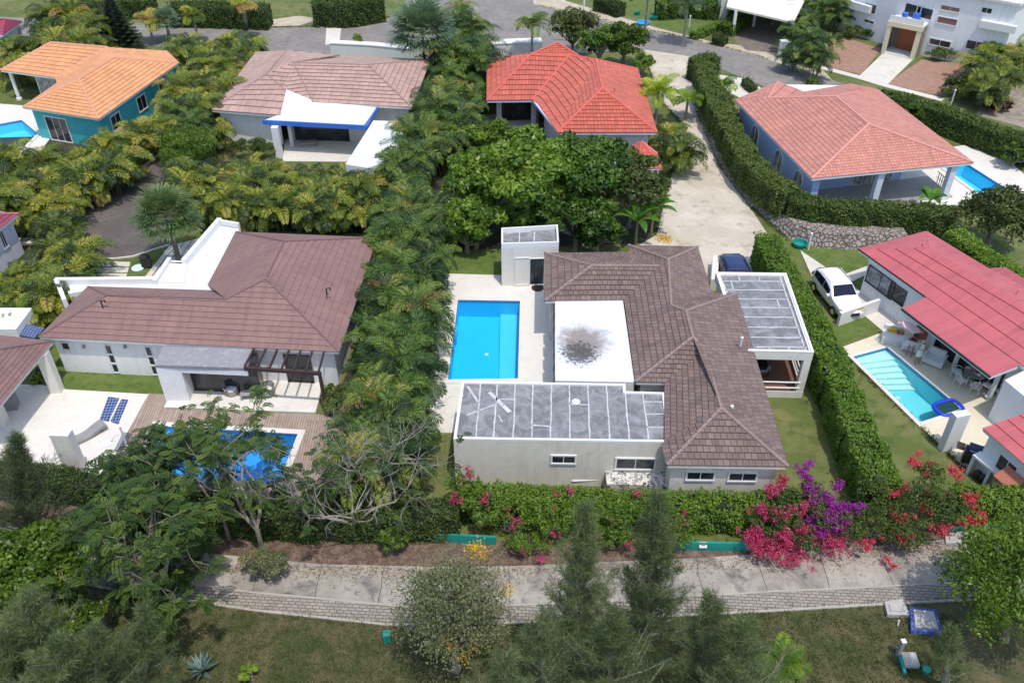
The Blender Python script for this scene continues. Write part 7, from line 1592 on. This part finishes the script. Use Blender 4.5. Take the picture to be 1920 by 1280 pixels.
# ---- hedges
def hedge(name, label, pts, w, h, leafm, seed, dens=150, L=.15, tb=.4, group=None, bulge=.12, z=0.0, world_pts=False, flowers=None, cat='hedge', tspread=.12):
    rs = np.random.default_rng(seed); W = np.array([list(P(x, y, z + h))[:2] for x, y in pts]); 
    # resample and smooth
    seg = np.linalg.norm(np.diff(W, axis=0), axis=1); s_ = np.concatenate([[0], np.cumsum(seg)]); Ltot = s_[-1]; m_ = max(4, int(Ltot / .6)); t = np.linspace(0, Ltot, m_); C = np.stack([np.interp(t, s_, W[:, i]) for i in (0, 1)], 1)
    for _ in range(2): C[1:-1] = (C[:-2] + 2 * C[1:-1] + C[2:]) / 4
    T2 = unit(np.gradient(C, axis=0)); N2 = np.stack([-T2[:, 1], T2[:, 0]], 1); wv = w * (1 + .06 * rs.normal(size=m_)); hv = h * (1 + .02 * rs.normal(size=m_))
    root = empty(name, (C[:, 0].mean(), C[:, 1].mean(), z), label, cat, group)
    mb = MB(); sec = [(-.44, 0), (-.46, .55), (-.40, .93), (.40, .93), (.46, .55), (.44, 0)]
    R_ = [[(C[i, 0] + N2[i, 0] * a * wv[i], C[i, 1] + N2[i, 1] * a * wv[i], z + b * hv[i]) for a, b in sec] for i in range(m_)]
    for i in range(m_ - 1):
        for k in range(5): mb.face([R_[i][k], R_[i][k + 1], R_[i + 1][k + 1], R_[i + 1][k]])
    mb.face(R_[0]); mb.face(R_[-1][::-1]); obj('branches', mb, CORE, root)
    per = 2 * h + w; n = int(dens * Ltot * per + dens * 2 * w * h); u = rs.uniform(0, 1, n); i0 = np.minimum((u * (m_ - 1)).astype(int), m_ - 2); fr = (u * (m_ - 1) - i0)[:, None]
    c = C[i0] * (1 - fr) + C[i0 + 1] * fr; nn = unit(N2[i0] * (1 - fr) + N2[i0 + 1] * fr); tt = T2[i0]; v = rs.uniform(0, per, n); wl = wv[i0]
    a = np.where(v < h, -.5, np.where(v > h + w, .5, (v - h) / w - .5)); b = np.where(v < h, v / h, np.where(v > h + w, (per - v) / h, 1.0)); b = b * (hv[i0] / h)
    end = rs.random(n) < (2 * w * h) / (Ltot * per + 2 * w * h); es = rs.random(n) < .5; a = np.where(end, rs.uniform(-.5, .5, n), a); b = np.where(end, rs.uniform(0, 1, n), b); c = np.where(end[:, None], np.where(es[:, None], C[0], C[-1]), c)
    nrm = np.concatenate([nn * np.where(np.abs(a) > .49, np.sign(a) * 1.0, 0)[:, None], np.where(b > .97, 1, .25)[:, None]], 1); en = np.where(es[:, None], -T2[0], T2[-1]); nrm[end, :2] = en[end]
    pos = np.concatenate([c + nn * (a * wl)[:, None], (z + b * h)[:, None]], 1); nz = np.sin(pos[:, 0] * 2.1 + pos[:, 2]) * np.cos(pos[:, 1] * 1.7) * .8 + np.sin(pos[:, 0] * 4.3 + pos[:, 1] * 3.1 + pos[:, 2] * 3) * .6
    nrm = unit(nrm + rs.normal(size=(n, 3)) * .1); pos = pos + nrm * (nz * bulge * .6 + rs.uniform(-.08, .05, n) + .03)[:, None]
    thin = np.sin(pos[:, 0] * 1.3 + 2 * pos[:, 2]) * np.sin(pos[:, 1] * 1.1 - pos[:, 2] * 1.7) + .5 * np.sin(pos[:, 0] * 3.1 - pos[:, 1] * 2.3); kp = (thin > -.75) | (rs.random(n) < .35); pos, nrm, nz = pos[kp], nrm[kp], nz[kp]; n = len(pos)
    ns = int(Ltot * 9 * min(1, w)); si = rs.integers(0, m_ - 1, ns); sp = np.stack([C[si, 0] + N2[si, 0] * rs.uniform(-.45, .45, ns) * w, C[si, 1] + N2[si, 1] * rs.uniform(-.45, .45, ns) * w, np.full(ns, z + h)], 1) + np.concatenate([rs.normal(size=(ns, 2)) * .2, np.zeros((ns, 1))], 1)
    sh = np.repeat(sp, 9, 0); sh[:, 2] += np.tile(np.linspace(0, 1, 9), ns) * np.repeat(rs.uniform(.08, .34, ns), 9); sh[:, :2] += rs.normal(size=(len(sh), 2)) * .04
    pos = np.concatenate([pos, sh]); nrm = np.concatenate([nrm, unit(rs.normal(size=sh.shape) + Z * .5)]); nz = np.concatenate([nz, np.full(len(sh), 1.2)]); n = len(pos)
    V, F, T = leaf_mass(pos, nrm, n, rs, L, .55, np.clip(tb + rs.normal(size=n) * tspread + nz * .07, 0, 1)); npobj('foliage', V, F, leafm, root, T)
    return root
hedge('hedge', 'long clipped hedge between the central villa and the turquoise pool garden', [(1438, 440), (1462, 490), (1493, 540), (1528, 600), (1558, 660), (1583, 720), (1610, 790), (1640, 860), (1662, 905)], 1.55, 2.3, L_HEDGE, 1, 300, .15, .45)
hedge('hedge', 'clipped front hedge along the promenade below the grey wall of the central villa', [(870, 915), (960, 923), (1080, 929), (1200, 934), (1320, 936), (1440, 938), (1560, 940)], 1.1, 1.9, L_HEDGE, 2, 300, .14, .42)
hedge('hedge', 'clipped hedge section at the right edge behind the teal bins', [(1800, 925), (1850, 930), (1930, 930), (2000, 925)], 1.4, 1.9, L_HEDGE, 3, 260, .14, .5)
hedge('hedge', 'dark hedge in front of the white plaza at far left', [(-60, 875), (40, 880), (110, 890), (200, 905), (260, 915)], 1.3, 1.5, L_HEDGE2, 4, 260, .13, .3)
hedge('hedge', 'dark hedge between the blue mosaic pool and the mulch bed', [(255, 915), (360, 935), (480, 950), (620, 955), (760, 955), (860, 950)], 1.3, 1.7, L_HEDGE2, 5, 200, .14, .35)
hedge('hedge', 'tall clipped hedge on top of the rubble wall along the gravel lane', [(1322, 118), (1328, 150), (1356, 205), (1380, 250), (1408, 296), (1448, 334), (1490, 358)], 1.7, 2.2, L_HEDGE2, 6, 230, .17, .45, z=.5)
hedge('hedge', 'hedge with small red blooms below the terrace of the pale blue villa', [(1485, 366), (1545, 380), (1620, 384), (1700, 385), (1790, 395)], 1.4, 1.9, L_HEDGE2, 7, 230, .17, .42, z=.5)
hedge('hedge', 'hedge running behind the red sheet roof at the right', [(1790, 430), (1830, 460), (1870, 490), (1930, 530)], 1.5, 2.2, L_HEDGE, 8, 230, .17, .4)
hedge('hedge', 'short thick hedge end turned towards the road at the top of the gravel lane', [(1300, 112), (1325, 104), (1346, 104)], 1.5, 2.2, L_HEDGE2, 9, 200, .18, .35)
hedge('hedge', 'long hedge behind the salmon roof facing the brick forecourts', [(1650, 172), (1700, 182), (1760, 200), (1820, 222), (1880, 246), (1960, 270)], 1.8, 2.0, L_HEDGE2, 10, 170, .19, .4)
hedge('hedge', 'small low hedge beside the pale driveway behind the salmon roof', [(1397, 146), (1415, 162)], .7, .7, L_HEDGE2, 11, 250, .13, .3)
hedge('hedge', 'narrow hedge left of the pale blue villa beside the small palm', [(1352, 170), (1365, 200), (1385, 230)], 1.0, 1.6, L_HEDGE2, 12, 220, .16, .3)
hedge('hedge', 'big dark block hedge at the top edge right of the blue box', [(590, 2), (650, 4), (712, -6)], 2.6, 2.6, L_HEDGE2, 13, 120, .22, .22)
hedge('hedge', 'dark block hedge at the top edge left of the pale lawn', [(320, 8), (400, 8), (500, 12)], 2.4, 2.4, L_HEDGE2, 14, 120, .22, .25)
hedge('hedge', 'dark hedge at the upper left edge of the photo', [(100, 0), (200, -2), (285, -2)], 2.4, 2.0, L_HEDGE2, 15, 120, .22, .22)
hedge('hedge', 'clipped green hedge in front of the pillar by the round lawn', [(1300, 62), (1330, 52), (1350, 42)], 1.0, .7, L_HEDGE, 16, 200, .15, .4)
hedge('hedge', 'bright clipped hedge behind the pillar left of the canopy', [(1362, 45), (1385, 32), (1400, 20)], 1.8, 1.3, L_HEDGE, 17, 160, .18, .4)
hedge('hedge', 'dark green hedge behind the round lawn across the road', [(1235, 5), (1290, 0), (1345, 5)], 2.2, 1.8, L_HEDGE, 18, 140, .2, .25)
hedge('hedge', 'dark hedge beside the white path at the top edge', [(1120, -5), (1150, 2), (1165, 8)], 1.5, 1.5, L_HEDGE2, 19, 140, .2, .2)
hedge('hedge', 'small hedge under the canopy carport posts', [(1340, 66), (1362, 70)], 1.3, .9, L_HEDGE2, 20, 180, .18, .3)
hedge('hedge', 'low border hedge inside the garden of the left villa beside the plaza', [(64, 712), (74, 690), (84, 668)], .5, .35, L_BRT, 21, 300, .12, .6)
# ---- bougainvillea
def bougain(name, label, blobs, flowers, seed, leafm=L_HEDGE2, dens=420, L=.12, tb=.4):
    rs = np.random.default_rng(seed); parts = []; st = []; c0_ = np.mean([list(P(b[0], b[1], b[2])) for b in blobs], 0); root = empty(name, (c0_[0], c0_[1], 0), label, 'bougainvillea')
    for (x, y, z, rx, ry, rz_) in blobs:
        c = np.array(P(x, y, z)); ar = rx * ry + rx * rz_ + ry * rz_; n = int(dens * ar * 1.6); pos, q, k, bc, br = crown_pts(c, (rx, ry, rz_), 26, n, rs); V, F, T = leaf_mass(pos, q, n, rs, L, .55, np.clip(tb + rs.normal(size=n) * .16, 0, 1)); parts.append((V, F, T))
        for i in range(16): st.append(([(c[0], c[1], 0), (np.array([c[0], c[1], 0]) + bc[i]) / 2 + rs.normal(size=3) * .15, bc[i] + rs.normal(size=3) * .2], [.035, .02, .01], 4))
    V, F, T = merge(parts); npobj('foliage', V, F, leafm, root, T); obj('stem', tubes_np(st), BARK, root)
    for mat_, lst in flowers:
        parts = []
        for (x, y, z, r_, cnt) in lst:
            c = np.array(P(x, y, z)); m_ = max(1, int(cnt * (1.5 if cnt >= 6 else 1))); cc = c + rs.normal(size=(m_, 3)) * r_ * 1.15 * np.array([1, .8, .6]) * .6
            for e in cc:
                n = 34; pos = e + rs.normal(size=(n, 3)) * rs.uniform(.05, .11); V, F, T = leaf_mass(pos, unit(rs.normal(size=(n, 3)) + Z * .6), n, rs, .085, .8, rs.uniform(0, 1, n)); parts.append((V, F, T))
        V, F, T = merge(parts); npobj('blossom', V, F, mat_, root, T)
    return root
bougain('bougainvillea', 'bougainvillea mound with dense pink blossom at the left of the flowering group', [(1440, 985, 1.3, 1.0, .9, 1.1), (1470, 940, 1.8, .9, .7, .9), (1500, 1010, 1.1, .9, .8, 1.0)],
        [(L_PINK, [(1450, 920, 2.3, .35, 12), (1435, 960, 1.9, .4, 16), (1415, 1000, 1.4, .4, 14), (1440, 1030, 1.0, .5, 22), (1470, 1010, 1.4, .5, 22), (1490, 1040, .9, .5, 16), (1470, 900, 2.5, .25, 7), (1500, 990, 1.7, .4, 12), (1420, 1015, 1.1, .4, 12), (1500, 950, 2.2, .35, 8), (1465, 965, 2.0, .4, 12)])], 1)
bougain('bougainvillea', 'bougainvillea mound with violet blossom reaching above the clipped hedge', [(1545, 975, 1.4, 1.1, .9, 1.3), (1520, 925, 2.1, .7, .6, .8), (1580, 990, 1.2, .9, .8, 1.1)],
        [(L_PURP, [(1505, 880, 3.0, .18, 6), (1518, 868, 3.2, .12, 4), (1512, 895, 2.8, .18, 6), (1520, 915, 2.6, .25, 9), (1540, 935, 2.3, .4, 16), (1560, 950, 2.2, .4, 18), (1565, 980, 1.7, .4, 22), (1580, 960, 2.0, .3, 10), (1570, 915, 2.5, .15, 5), (1578, 905, 2.6, .12, 4), (1545, 965, 1.9, .4, 16), (1600, 950, 2.1, .3, 8), (1530, 990, 1.6, .4, 8)]), (L_PINK, [(1570, 1020, 1.1, .5, 12), (1540, 1010, 1.3, .5, 10), (1585, 985, 1.5, .4, 6)])], 2)
bougain('bougainvillea', 'wide bougainvillea with scattered coral red blossom at the right of the flowering group', [(1650, 975, 1.3, 1.2, 1.0, 1.2), (1720, 940, 1.7, 1.2, 1.0, 1.3), (1700, 1000, 1.1, 1.2, .8, 1.0), (1780, 960, 1.4, 1.1, .9, 1.2), (1740, 895, 2.0, .9, .7, .8), (1630, 920, 1.8, .9, .8, .9)],
        [(L_RED, [(1715, 865, 2.9, .22, 7), (1728, 850, 3.1, .12, 3), (1745, 870, 2.7, .12, 3), (1790, 880, 2.6, .25, 6), (1800, 895, 2.4, .2, 4), (1697, 910, 2.3, .2, 5), (1678, 925, 2.1, .15, 4), (1745, 925, 2.1, .2, 5), (1740, 950, 1.8, .25, 6), (1735, 890, 2.4, .2, 5), (1820, 935, 1.9, .35, 10), (1830, 955, 1.6, .35, 10), (1815, 975, 1.3, .4, 12), (1780, 930, 2.0, .2, 3), (1690, 970, 1.7, .3, 6), (1700, 1005, 1.2, .3, 7), (1675, 1000, 1.3, .25, 4), (1760, 1000, 1.1, .3, 5), (1665, 1048, .5, .15, 3), (1675, 1062, .4, .12, 3), (1630, 1020, 1.0, .4, 7), (1845, 970, 1.4, .2, 4), (1770, 985, 1.4, .25, 5)])], 3)
bougain('bougainvillea', 'sparsely flowered bougainvillea tangle below the left end of the central villa', [(960, 965, 1.3, 1.4, .9, 1.1), (1040, 975, 1.3, 1.4, .9, 1.2), (1110, 980, 1.2, 1.1, .9, 1.1), (900, 955, 1.5, 1.1, .9, 1.1), (870, 915, 1.9, .9, .8, 1.0), (990, 1020, .7, 1.3, .6, .6)],
        [(L_PINK, [(985, 1030, .8, .2, 4), (1012, 1045, .6, .12, 3), (1040, 1000, 1.2, .2, 3), (1120, 998, 1.1, .12, 4), (1070, 920, 2.1, .1, 2), (1042, 930, 2.0, .2, 3), (965, 980, 1.6, .3, 3), (1040, 950, 1.9, .2, 2), (880, 900, 2.6, .3, 4), (850, 915, 2.2, .2, 2), (875, 880, 2.8, .15, 2), (905, 935, 2.3, .25, 5), (860, 940, 2.0, .2, 4), (940, 945, 2.0, .2, 2)])], 4, L_HEDGE, tb=.35)
bougain('bougainvillea', 'green bougainvillea clump right of the middle casuarina by the promenade', [(1170, 975, 1.4, 1.1, .9, 1.2), (1240, 975, 1.3, 1.1, .9, 1.2), (1160, 1010, .8, 1.0, .6, .7), (1275, 1000, 1.0, .7, .7, .9)],
        [(L_PINK, [(1285, 985, 1.5, .15, 4), (1180, 1020, 1.0, .15, 3), (1145, 975, 1.8, .1, 2), (1240, 950, 2.0, .2, 3), (1195, 925, 2.3, .1, 2), (1282, 960, 1.8, .15, 3)])], 5, L_HEDGE, tb=.4)
# ---- flame trees (feathery) and the bare branched tree
def branchy(rs, start, d, L, r, depth, st, tips, bend=.25, split=(2, 3), shrink=.70, up=.05):
    n = 4; p = np.array(start, float); pts = [p.copy()]; dd = unit(np.array(d, float))
    for i in range(n): dd = unit(dd + rs.normal(size=3) * bend * .5 + Z * up); p = p + dd * L / n; pts.append(p.copy())
    st.append((pts, list(np.linspace(r, r * .62, n + 1)), 6 if r > .05 else 4)); 
    if depth == 0: tips.append((pts[-1], dd)); return
    for k in range(rs.integers(split[0], split[1] + 1)):
        q = unit(dd + rs.normal(size=3) * .62); branchy(rs, pts[-1] if k < 2 else pts[2], q, L * shrink * rs.uniform(.8, 1.2), r * .6, depth - 1, st, tips, bend, split, shrink, up)
def feather(C, D, n_p, Lf, rs, w=.05, ll=.16):
    "flat bipinnate leaf sprays: many small cards on both sides of a drooping rachis"
    out = []
    for c, d in zip(C, D):
        t = np.linspace(.08, 1, n_p); pts = c + d * (t * Lf)[:, None] - Z * (t ** 2 * Lf * .35)[:, None]; S = unit(np.cross(d, Z)); T0 = np.clip(.42 + rs.normal() * .18, 0, 1)
        for sg in (-1, 1):
            A = unit(S * sg + d * .45 - Z * .12 + rs.normal(size=(n_p, 3)) * .08); V, F = cards(pts, A, unit(np.cross(A, Z) + rs.normal(size=(n_p, 3)) * .1), ll * (1.1 - np.abs(t - .5)), np.full(n_p, w)); out.append((V, F, np.full(len(F), T0)))
    return merge(out)
def flame_tree(label, base, dirs, seed, L0, r0, depth, nf, Lf=.55, leafy=1.0, bark=BARK, keep=None, name='flame_tree'):
    rs = np.random.default_rng(seed); root = empty(name, tuple(base), label, 'tree'); st = []; tips = []; b = np.array(base, float)
    for (d, L, zf) in dirs: branchy(rs, b + Z * zf, d, L, r0, depth, st, tips, up=.02)
    st.append(([b, b + Z * max(d_[2] for d_ in dirs)], [r0 * 1.5, r0 * 1.1], 8)); obj('trunk', tubes_np(st), bark, root)
    C, D = [], []
    for p, d in tips:
        if keep is not None and not keep(p): continue
        if rs.random() > leafy: continue
        for k in range(nf): C.append(p + rs.normal(size=3) * .12 - d * rs.uniform(0, .35)); q = unit(d * .6 + rs.normal(size=3)); q[2] = q[2] * .3 + .05; D.append(unit(q))
    V, F, T = feather(C, D, 12, Lf, rs); npobj('crown', V, F, L_POIN, root, T); return root, tips
b = P(300, 1190); flame_tree('dense flame tree with layered feathery fronds over the promenade at left', (b.x, b.y, 0), [((-.35, .55, .75), 2.0, 2.6), ((.35, .75, .6), 2.1, 2.6), ((.0, .9, .5), 2.2, 2.5), ((.8, .3, .55), 1.9, 2.7), ((-.8, .25, .6), 1.9, 2.7), ((.45, -.1, .85), 1.6, 2.7), ((-.3, -.1, .9), 1.6, 2.8)], 3, 1.95, .10, 4, 6, .48, .62)
b = P(498, 1052); flame_tree('open flame tree with thin leafy branches reaching over the blue mosaic pool', (b.x, b.y, 0), [((-.5, .75, .5), 2.6, 2.3), ((.1, .95, .45), 2.6, 2.4), ((-.8, .45, .5), 2.3, 2.2), ((-.2, .4, .9), 2.0, 2.4)], 8, 2.4, .09, 4, 7, .48, .8)
b = P(668, 1015); flame_tree('mostly bare grey branched tree with a few green tufts in front of the palm row', (b.x, b.y, 0), [((-.8, .45, .55), 2.2, 1.2), ((-.3, .9, .6), 2.3, 1.4), ((.5, .8, .6), 2.3, 1.4), ((.95, .3, .5), 2.4, 1.2), ((-.95, .0, .5), 2.3, 1.1), ((.4, -.4, .7), 1.8, 1.3), ((.0, .5, 1.0), 2.1, 1.6), ((-.5, -.4, .6), 1.8, 1.2), ((.8, .7, .4), 2.4, 1.3)], 12, 2.5, .065, 5, 4, .36, .07, BARKP, name='bare_tree')
b = P(430, 1010); flame_tree('flame tree branches hanging over the near edge of the blue mosaic pool', (b.x, b.y, 0), [((-.7, .7, .6), 2.0, 1.6), ((.3, .9, .6), 2.0, 1.6), ((-.9, .2, .6), 2.0, 1.5)], 33, 1.8, .07, 4, 6, .45)
b = P(300, 1105); flame_tree('low flame tree with fronds drooping over the left end of the promenade', (b.x, b.y, 0), [((-.6, .5, .6), 1.4, 1.3), ((.5, .7, .5), 1.5, 1.3), ((.9, .1, .5), 1.3, 1.3), ((0, .8, .7), 1.5, 1.4)], 44, 1.4, .06, 4, 6, .45, .7)
b = P(300, 1010); flame_tree('low dark flame tree crown between the mulch bed and the blue mosaic pool', (b.x, b.y, 0), [((-.5, .5, .7), 1.5, 1.3), ((.6, .4, .7), 1.6, 1.3), ((0, .3, .9), 1.5, 1.4), ((.8, -.3, .6), 1.5, 1.3), ((-.7, -.3, .6), 1.5, 1.3)], 21, 1.5, .09, 4, 8, .5)
tree_px('shrub', 'tangled green undergrowth below the bare branched tree', 650, 940, 1.0, (2.4, 1.5, .9), L_HEDGE2, 51, n=9000, L=.15, nb=80, tb=.35, cat='shrub', tr=.06)
tree_px('shrub', 'green undergrowth at the near end of the dark palm row', 720, 860, 1.6, (1.6, 1.6, 1.3), L_HEDGE2, 52, n=6000, L=.17, nb=50, tb=.4, cat='shrub', tr=.06)
tree_px('shrub', 'grey leaved shrub on the mulch bed by the promenade at left', 500, 1060, .9, (1.3, .8, .8), L_GREY, 53, n=3500, L=.12, nb=36, tb=.35, cat='shrub', tr=.05)
tree_px('shrub', 'small green shrub on the mulch bed under the bare tree', 735, 1010, .8, (.8, .6, .7), L_BRT, 54, n=2000, L=.13, nb=20, tb=.2, cat='shrub', tr=.04)
# ---- casuarinas
def casuarina(label, base, h, seed, spread=.30, n_b=110, dens=1.0, lean=(0, 0), tb=.42, lo=.10):
    rs = np.random.default_rng(seed); root = empty('casuarina', tuple(base), label, 'tree'); b = np.array(base, float); tp = b + np.array([lean[0], lean[1], h]); parts = []; st = []
    pts = [b + (tp - b) * t + rs.normal(size=3) * .05 * (0 < t < 1) for t in np.linspace(0, 1, 9)]; st.append((pts, list(np.linspace(.17, .015, 9)), 7)); P9 = np.array(pts)
    for i in range(n_b):
        t = lo + (.985 - lo) * (i / n_b) ** .85; x = t * 8; k = min(7, int(x)); o_ = P9[k] + (P9[k + 1] - P9[k]) * (x - k); Lb = (1 - t) ** .95 * h * spread * 1.1 * rs.uniform(.6, 1.2) + .18; az = i * 2.4 + rs.normal() * .3; e = rs.uniform(.35, .9) + t * .35
        d = np.array([math.cos(az) * math.cos(e), math.sin(az) * math.cos(e), math.sin(e)]); m1 = o_ + d * Lb * .55; e2_ = m1 + unit(d + Z * .25) * Lb * .45; st.append(([o_, m1, e2_], [.012 + .012 * Lb, .010 + .004 * Lb, .004], 3))
        nt_ = int((8 + 15 * Lb) * dens); tt = rs.uniform(.12, 1, nt_); C = np.where((tt < .55)[:, None], o_ + (m1 - o_) * (tt / .55)[:, None], m1 + (e2_ - m1) * ((tt - .55) / .45)[:, None])
        C = C + rs.normal(size=(nt_, 3)) * .05; nn_ = 6; C = np.repeat(C, nn_, 0); D = unit(d * .8 + rs.normal(size=(len(C), 3)) * .75 + Z * .15); T0 = np.clip(tb + rs.normal() * .1, 0, 1)
        V, F = cards(C, D, unit(np.cross(D, rs.normal(size=D.shape))), rs.uniform(.16, .38, len(C)), np.full(len(C), .017)); parts.append((V, F, np.clip(T0 + rs.normal(size=len(F)) * .14, 0, 1)))
    V, F, T = merge(parts); npobj('crown', V, F, L_CASU, root, T); obj('trunk', tubes_np(st), BARKP, root); return root
def casu_px(label, tip, base, seed, **kw):
    b = P(*base); best = min((abs(P(tip[0], tip[1], z).y - b.y), z) for z in [i * .1 for i in range(10, 200)])[1]; t = P(tip[0], tip[1], best)
    return casuarina(label, (b.x, b.y, 0), best, seed, lean=(t.x - b.x, 0), **kw)
casu_px('tall casuarina with thin pointed top left of the other, in the middle foreground', (1100, 945), (1072, 1330), 1, spread=.24, n_b=170, dens=.9)
casu_px('tall casuarina with bushy top right of the other, in the middle foreground', (1232, 925), (1198, 1330), 2, spread=.27, n_b=170, dens=.95)
casu_px('low spreading casuarina at the bottom edge right of the two tall ones', (1330, 1115), (1300, 1420), 3, spread=.38, n_b=100, dens=.8)
casu_px('casuarina top rising from the bottom edge left of the two tall ones', (1020, 1150), (1005, 1450), 4, spread=.36, n_b=90, dens=.8)
casu_px('large soft casuarina at the bottom left corner', (60, 1110), (90, 1420), 5, spread=.42, n_b=130)
casu_px('slender casuarina top beside the dark lawn at lower left', (275, 1135), (262, 1420), 6, spread=.30, n_b=90)
casu_px('dark casuarina at the left edge below the pavilion', (35, 815), (75, 1070), 7, spread=.42, n_b=120, tb=.36)
casu_px('casuarina at the bottom edge between the corner one and the slender one', (180, 1175), (185, 1480), 8, spread=.40, n_b=110)
casu_px('low casuarina top at the bottom edge between the two tall ones', (1150, 1150), (1135, 1480), 21, spread=.42, n_b=110)
casu_px('low wide casuarina top at the bottom edge left of the small bright palm', (1395, 1165), (1365, 1480), 22, spread=.42, n_b=100)
casu_px('dark casuarina top at the bottom edge right of the flowering tree', (950, 1225), (935, 1500), 23, spread=.40, n_b=80, dens=.8)
casu_px('casuarina top filling the bottom left edge below the bright round leaved tree', (15, 1180), (60, 1480), 24, spread=.42, n_b=120)
casu_px('casuarina at the bottom edge just right of the corner one', (110, 1200), (130, 1520), 25, spread=.42, n_b=110)
casu_px('small casuarina sapling in the shaded grass at lower right', (1780, 1180), (1772, 1290), 9, spread=.30, n_b=36)
casu_px('leaning casuarina behind the corner one at the left edge', (-40, 1110), (-5, 1400), 10, spread=.36, n_b=110)
# ---- small weeds on the grass
def tufts(name, region, n, leafm, seed, L=.22, tb=.5):
    rs = np.random.default_rng(seed); x = rs.uniform(region[0], region[2], n * 3); y = rs.uniform(region[1], region[3], n * 3); C = []
    for i in range(n): p = P(x[i], y[i]); C.append((p.x, p.y, .0))
    C = np.repeat(np.array(C), 6, 0) + rs.normal(size=(n * 6, 3)) * np.array([.08, .08, 0]); D = unit(rs.normal(size=(n * 6, 3)) * .5 + Z); V, F = cards(C, D, unit(np.cross(D, rs.normal(size=D.shape))), L * rs.uniform(.4, 1.1, n * 6), np.full(n * 6, .025)); T = np.clip(tb + rs.normal(size=n * 6) * .2, 0, 1)
    tag(npobj(name, V, F, leafm, None, T, at=tuple(C.mean(0))), kind='stuff')
tufts('grass_tufts', (200, 1150, 1800, 1290), 14000, L_HEDGE2, 1, .10, .3)

# fallen leaves and petals on the promenade, weeds along the lane edge
def litter(name, line, wdt, n, leafm, seed, L=.09):
    rs = np.random.default_rng(seed); W = np.array([list(P(*p))[:2] for p in line]); k = rs.integers(0, len(W) - 1, n); f = rs.uniform(0, 1, n)[:, None]; c = W[k] * (1 - f) + W[k + 1] * f; c = c + np.stack([rs.normal(size=n) * .3, -np.abs(rs.normal(size=n)) * wdt], 1)
    C = np.concatenate([c, np.full((n, 1), .075)], 1); A = unit(np.concatenate([rs.normal(size=(n, 2)), rs.normal(size=(n, 1)) * .15], 1)); V, F = cards(C, A, unit(np.cross(A, Z + rs.normal(size=(n, 3)) * .2)), L * rs.uniform(.5, 1.3, n), L * .6 * rs.uniform(.5, 1.2, n)); tag(npobj(name, V, F, leafm, None, rs.uniform(0, 1, n), at=tuple(C.mean(0))), kind='stuff')
L_DRY = M_leaf('dry_leaf', [(.10, .06, .03), (.20, .13, .06), (.30, .20, .08)], .1, .8, 0)
litter('leaf_litter', [(200, 1045), (400, 1055), (600, 1062), (800, 1066), (960, 1066), (1300, 1051), (1560, 1035), (1820, 1012)], .45, 3500, L_DRY, 3)
litter('fallen_petals', [(1400, 1048), (1500, 1042), (1600, 1035), (1750, 1020)], .3, 160, L_PINK, 4, .08)
def weeds(name, lines, n, leafm, seed, wdt=.12, L=.2):
    rs = np.random.default_rng(seed); C = []
    for line in lines:
        W = np.array([list(P(*p))[:2] for p in line]); k = rs.integers(0, len(W) - 1, n); f = rs.uniform(0, 1, n)[:, None]; c = W[k] * (1 - f) + W[k + 1] * f + rs.normal(size=(n, 2)) * wdt; C.append(np.concatenate([c, np.zeros((n, 1))], 1))
    C = np.repeat(np.concatenate(C), 5, 0); C[:, :2] += rs.normal(size=(len(C), 2)) * .06; D = unit(rs.normal(size=C.shape) * .5 + Z); V, F = cards(C, D, unit(np.cross(D, rs.normal(size=D.shape))), L * rs.uniform(.3, 1.1, len(C)), np.full(len(C), .035)); tag(npobj(name, V, F, leafm, None, np.clip(.5 + rs.normal(size=len(C)) * .2, 0, 1), at=tuple(C.mean(0))), kind='stuff')
weeds('weeds', [[(1205, 95), (1240, 190), (1285, 240), (1256, 330), (1232, 440)], [(1300, 188), (1340, 292), (1405, 387), (1440, 417), (1478, 449)], [(150, 1094), (240, 1111), (480, 1146), (730, 1173), (960, 1169), (1200, 1159), (1440, 1147), (1815, 1125)], [(480, 52), (640, 50), (745, 30)], [(1000, 8), (1180, 49), (1300, 74), (1440, 111)], [(1593, 675), (1720, 795), (1860, 925)], [(1425, 470), (1440, 530)]], 500, L_HEDGE2, 6)
weeds('yellow_weeds', [[(1240, 447), (1255, 450)]], 70, L_YFLOW, 7, .35, .3)
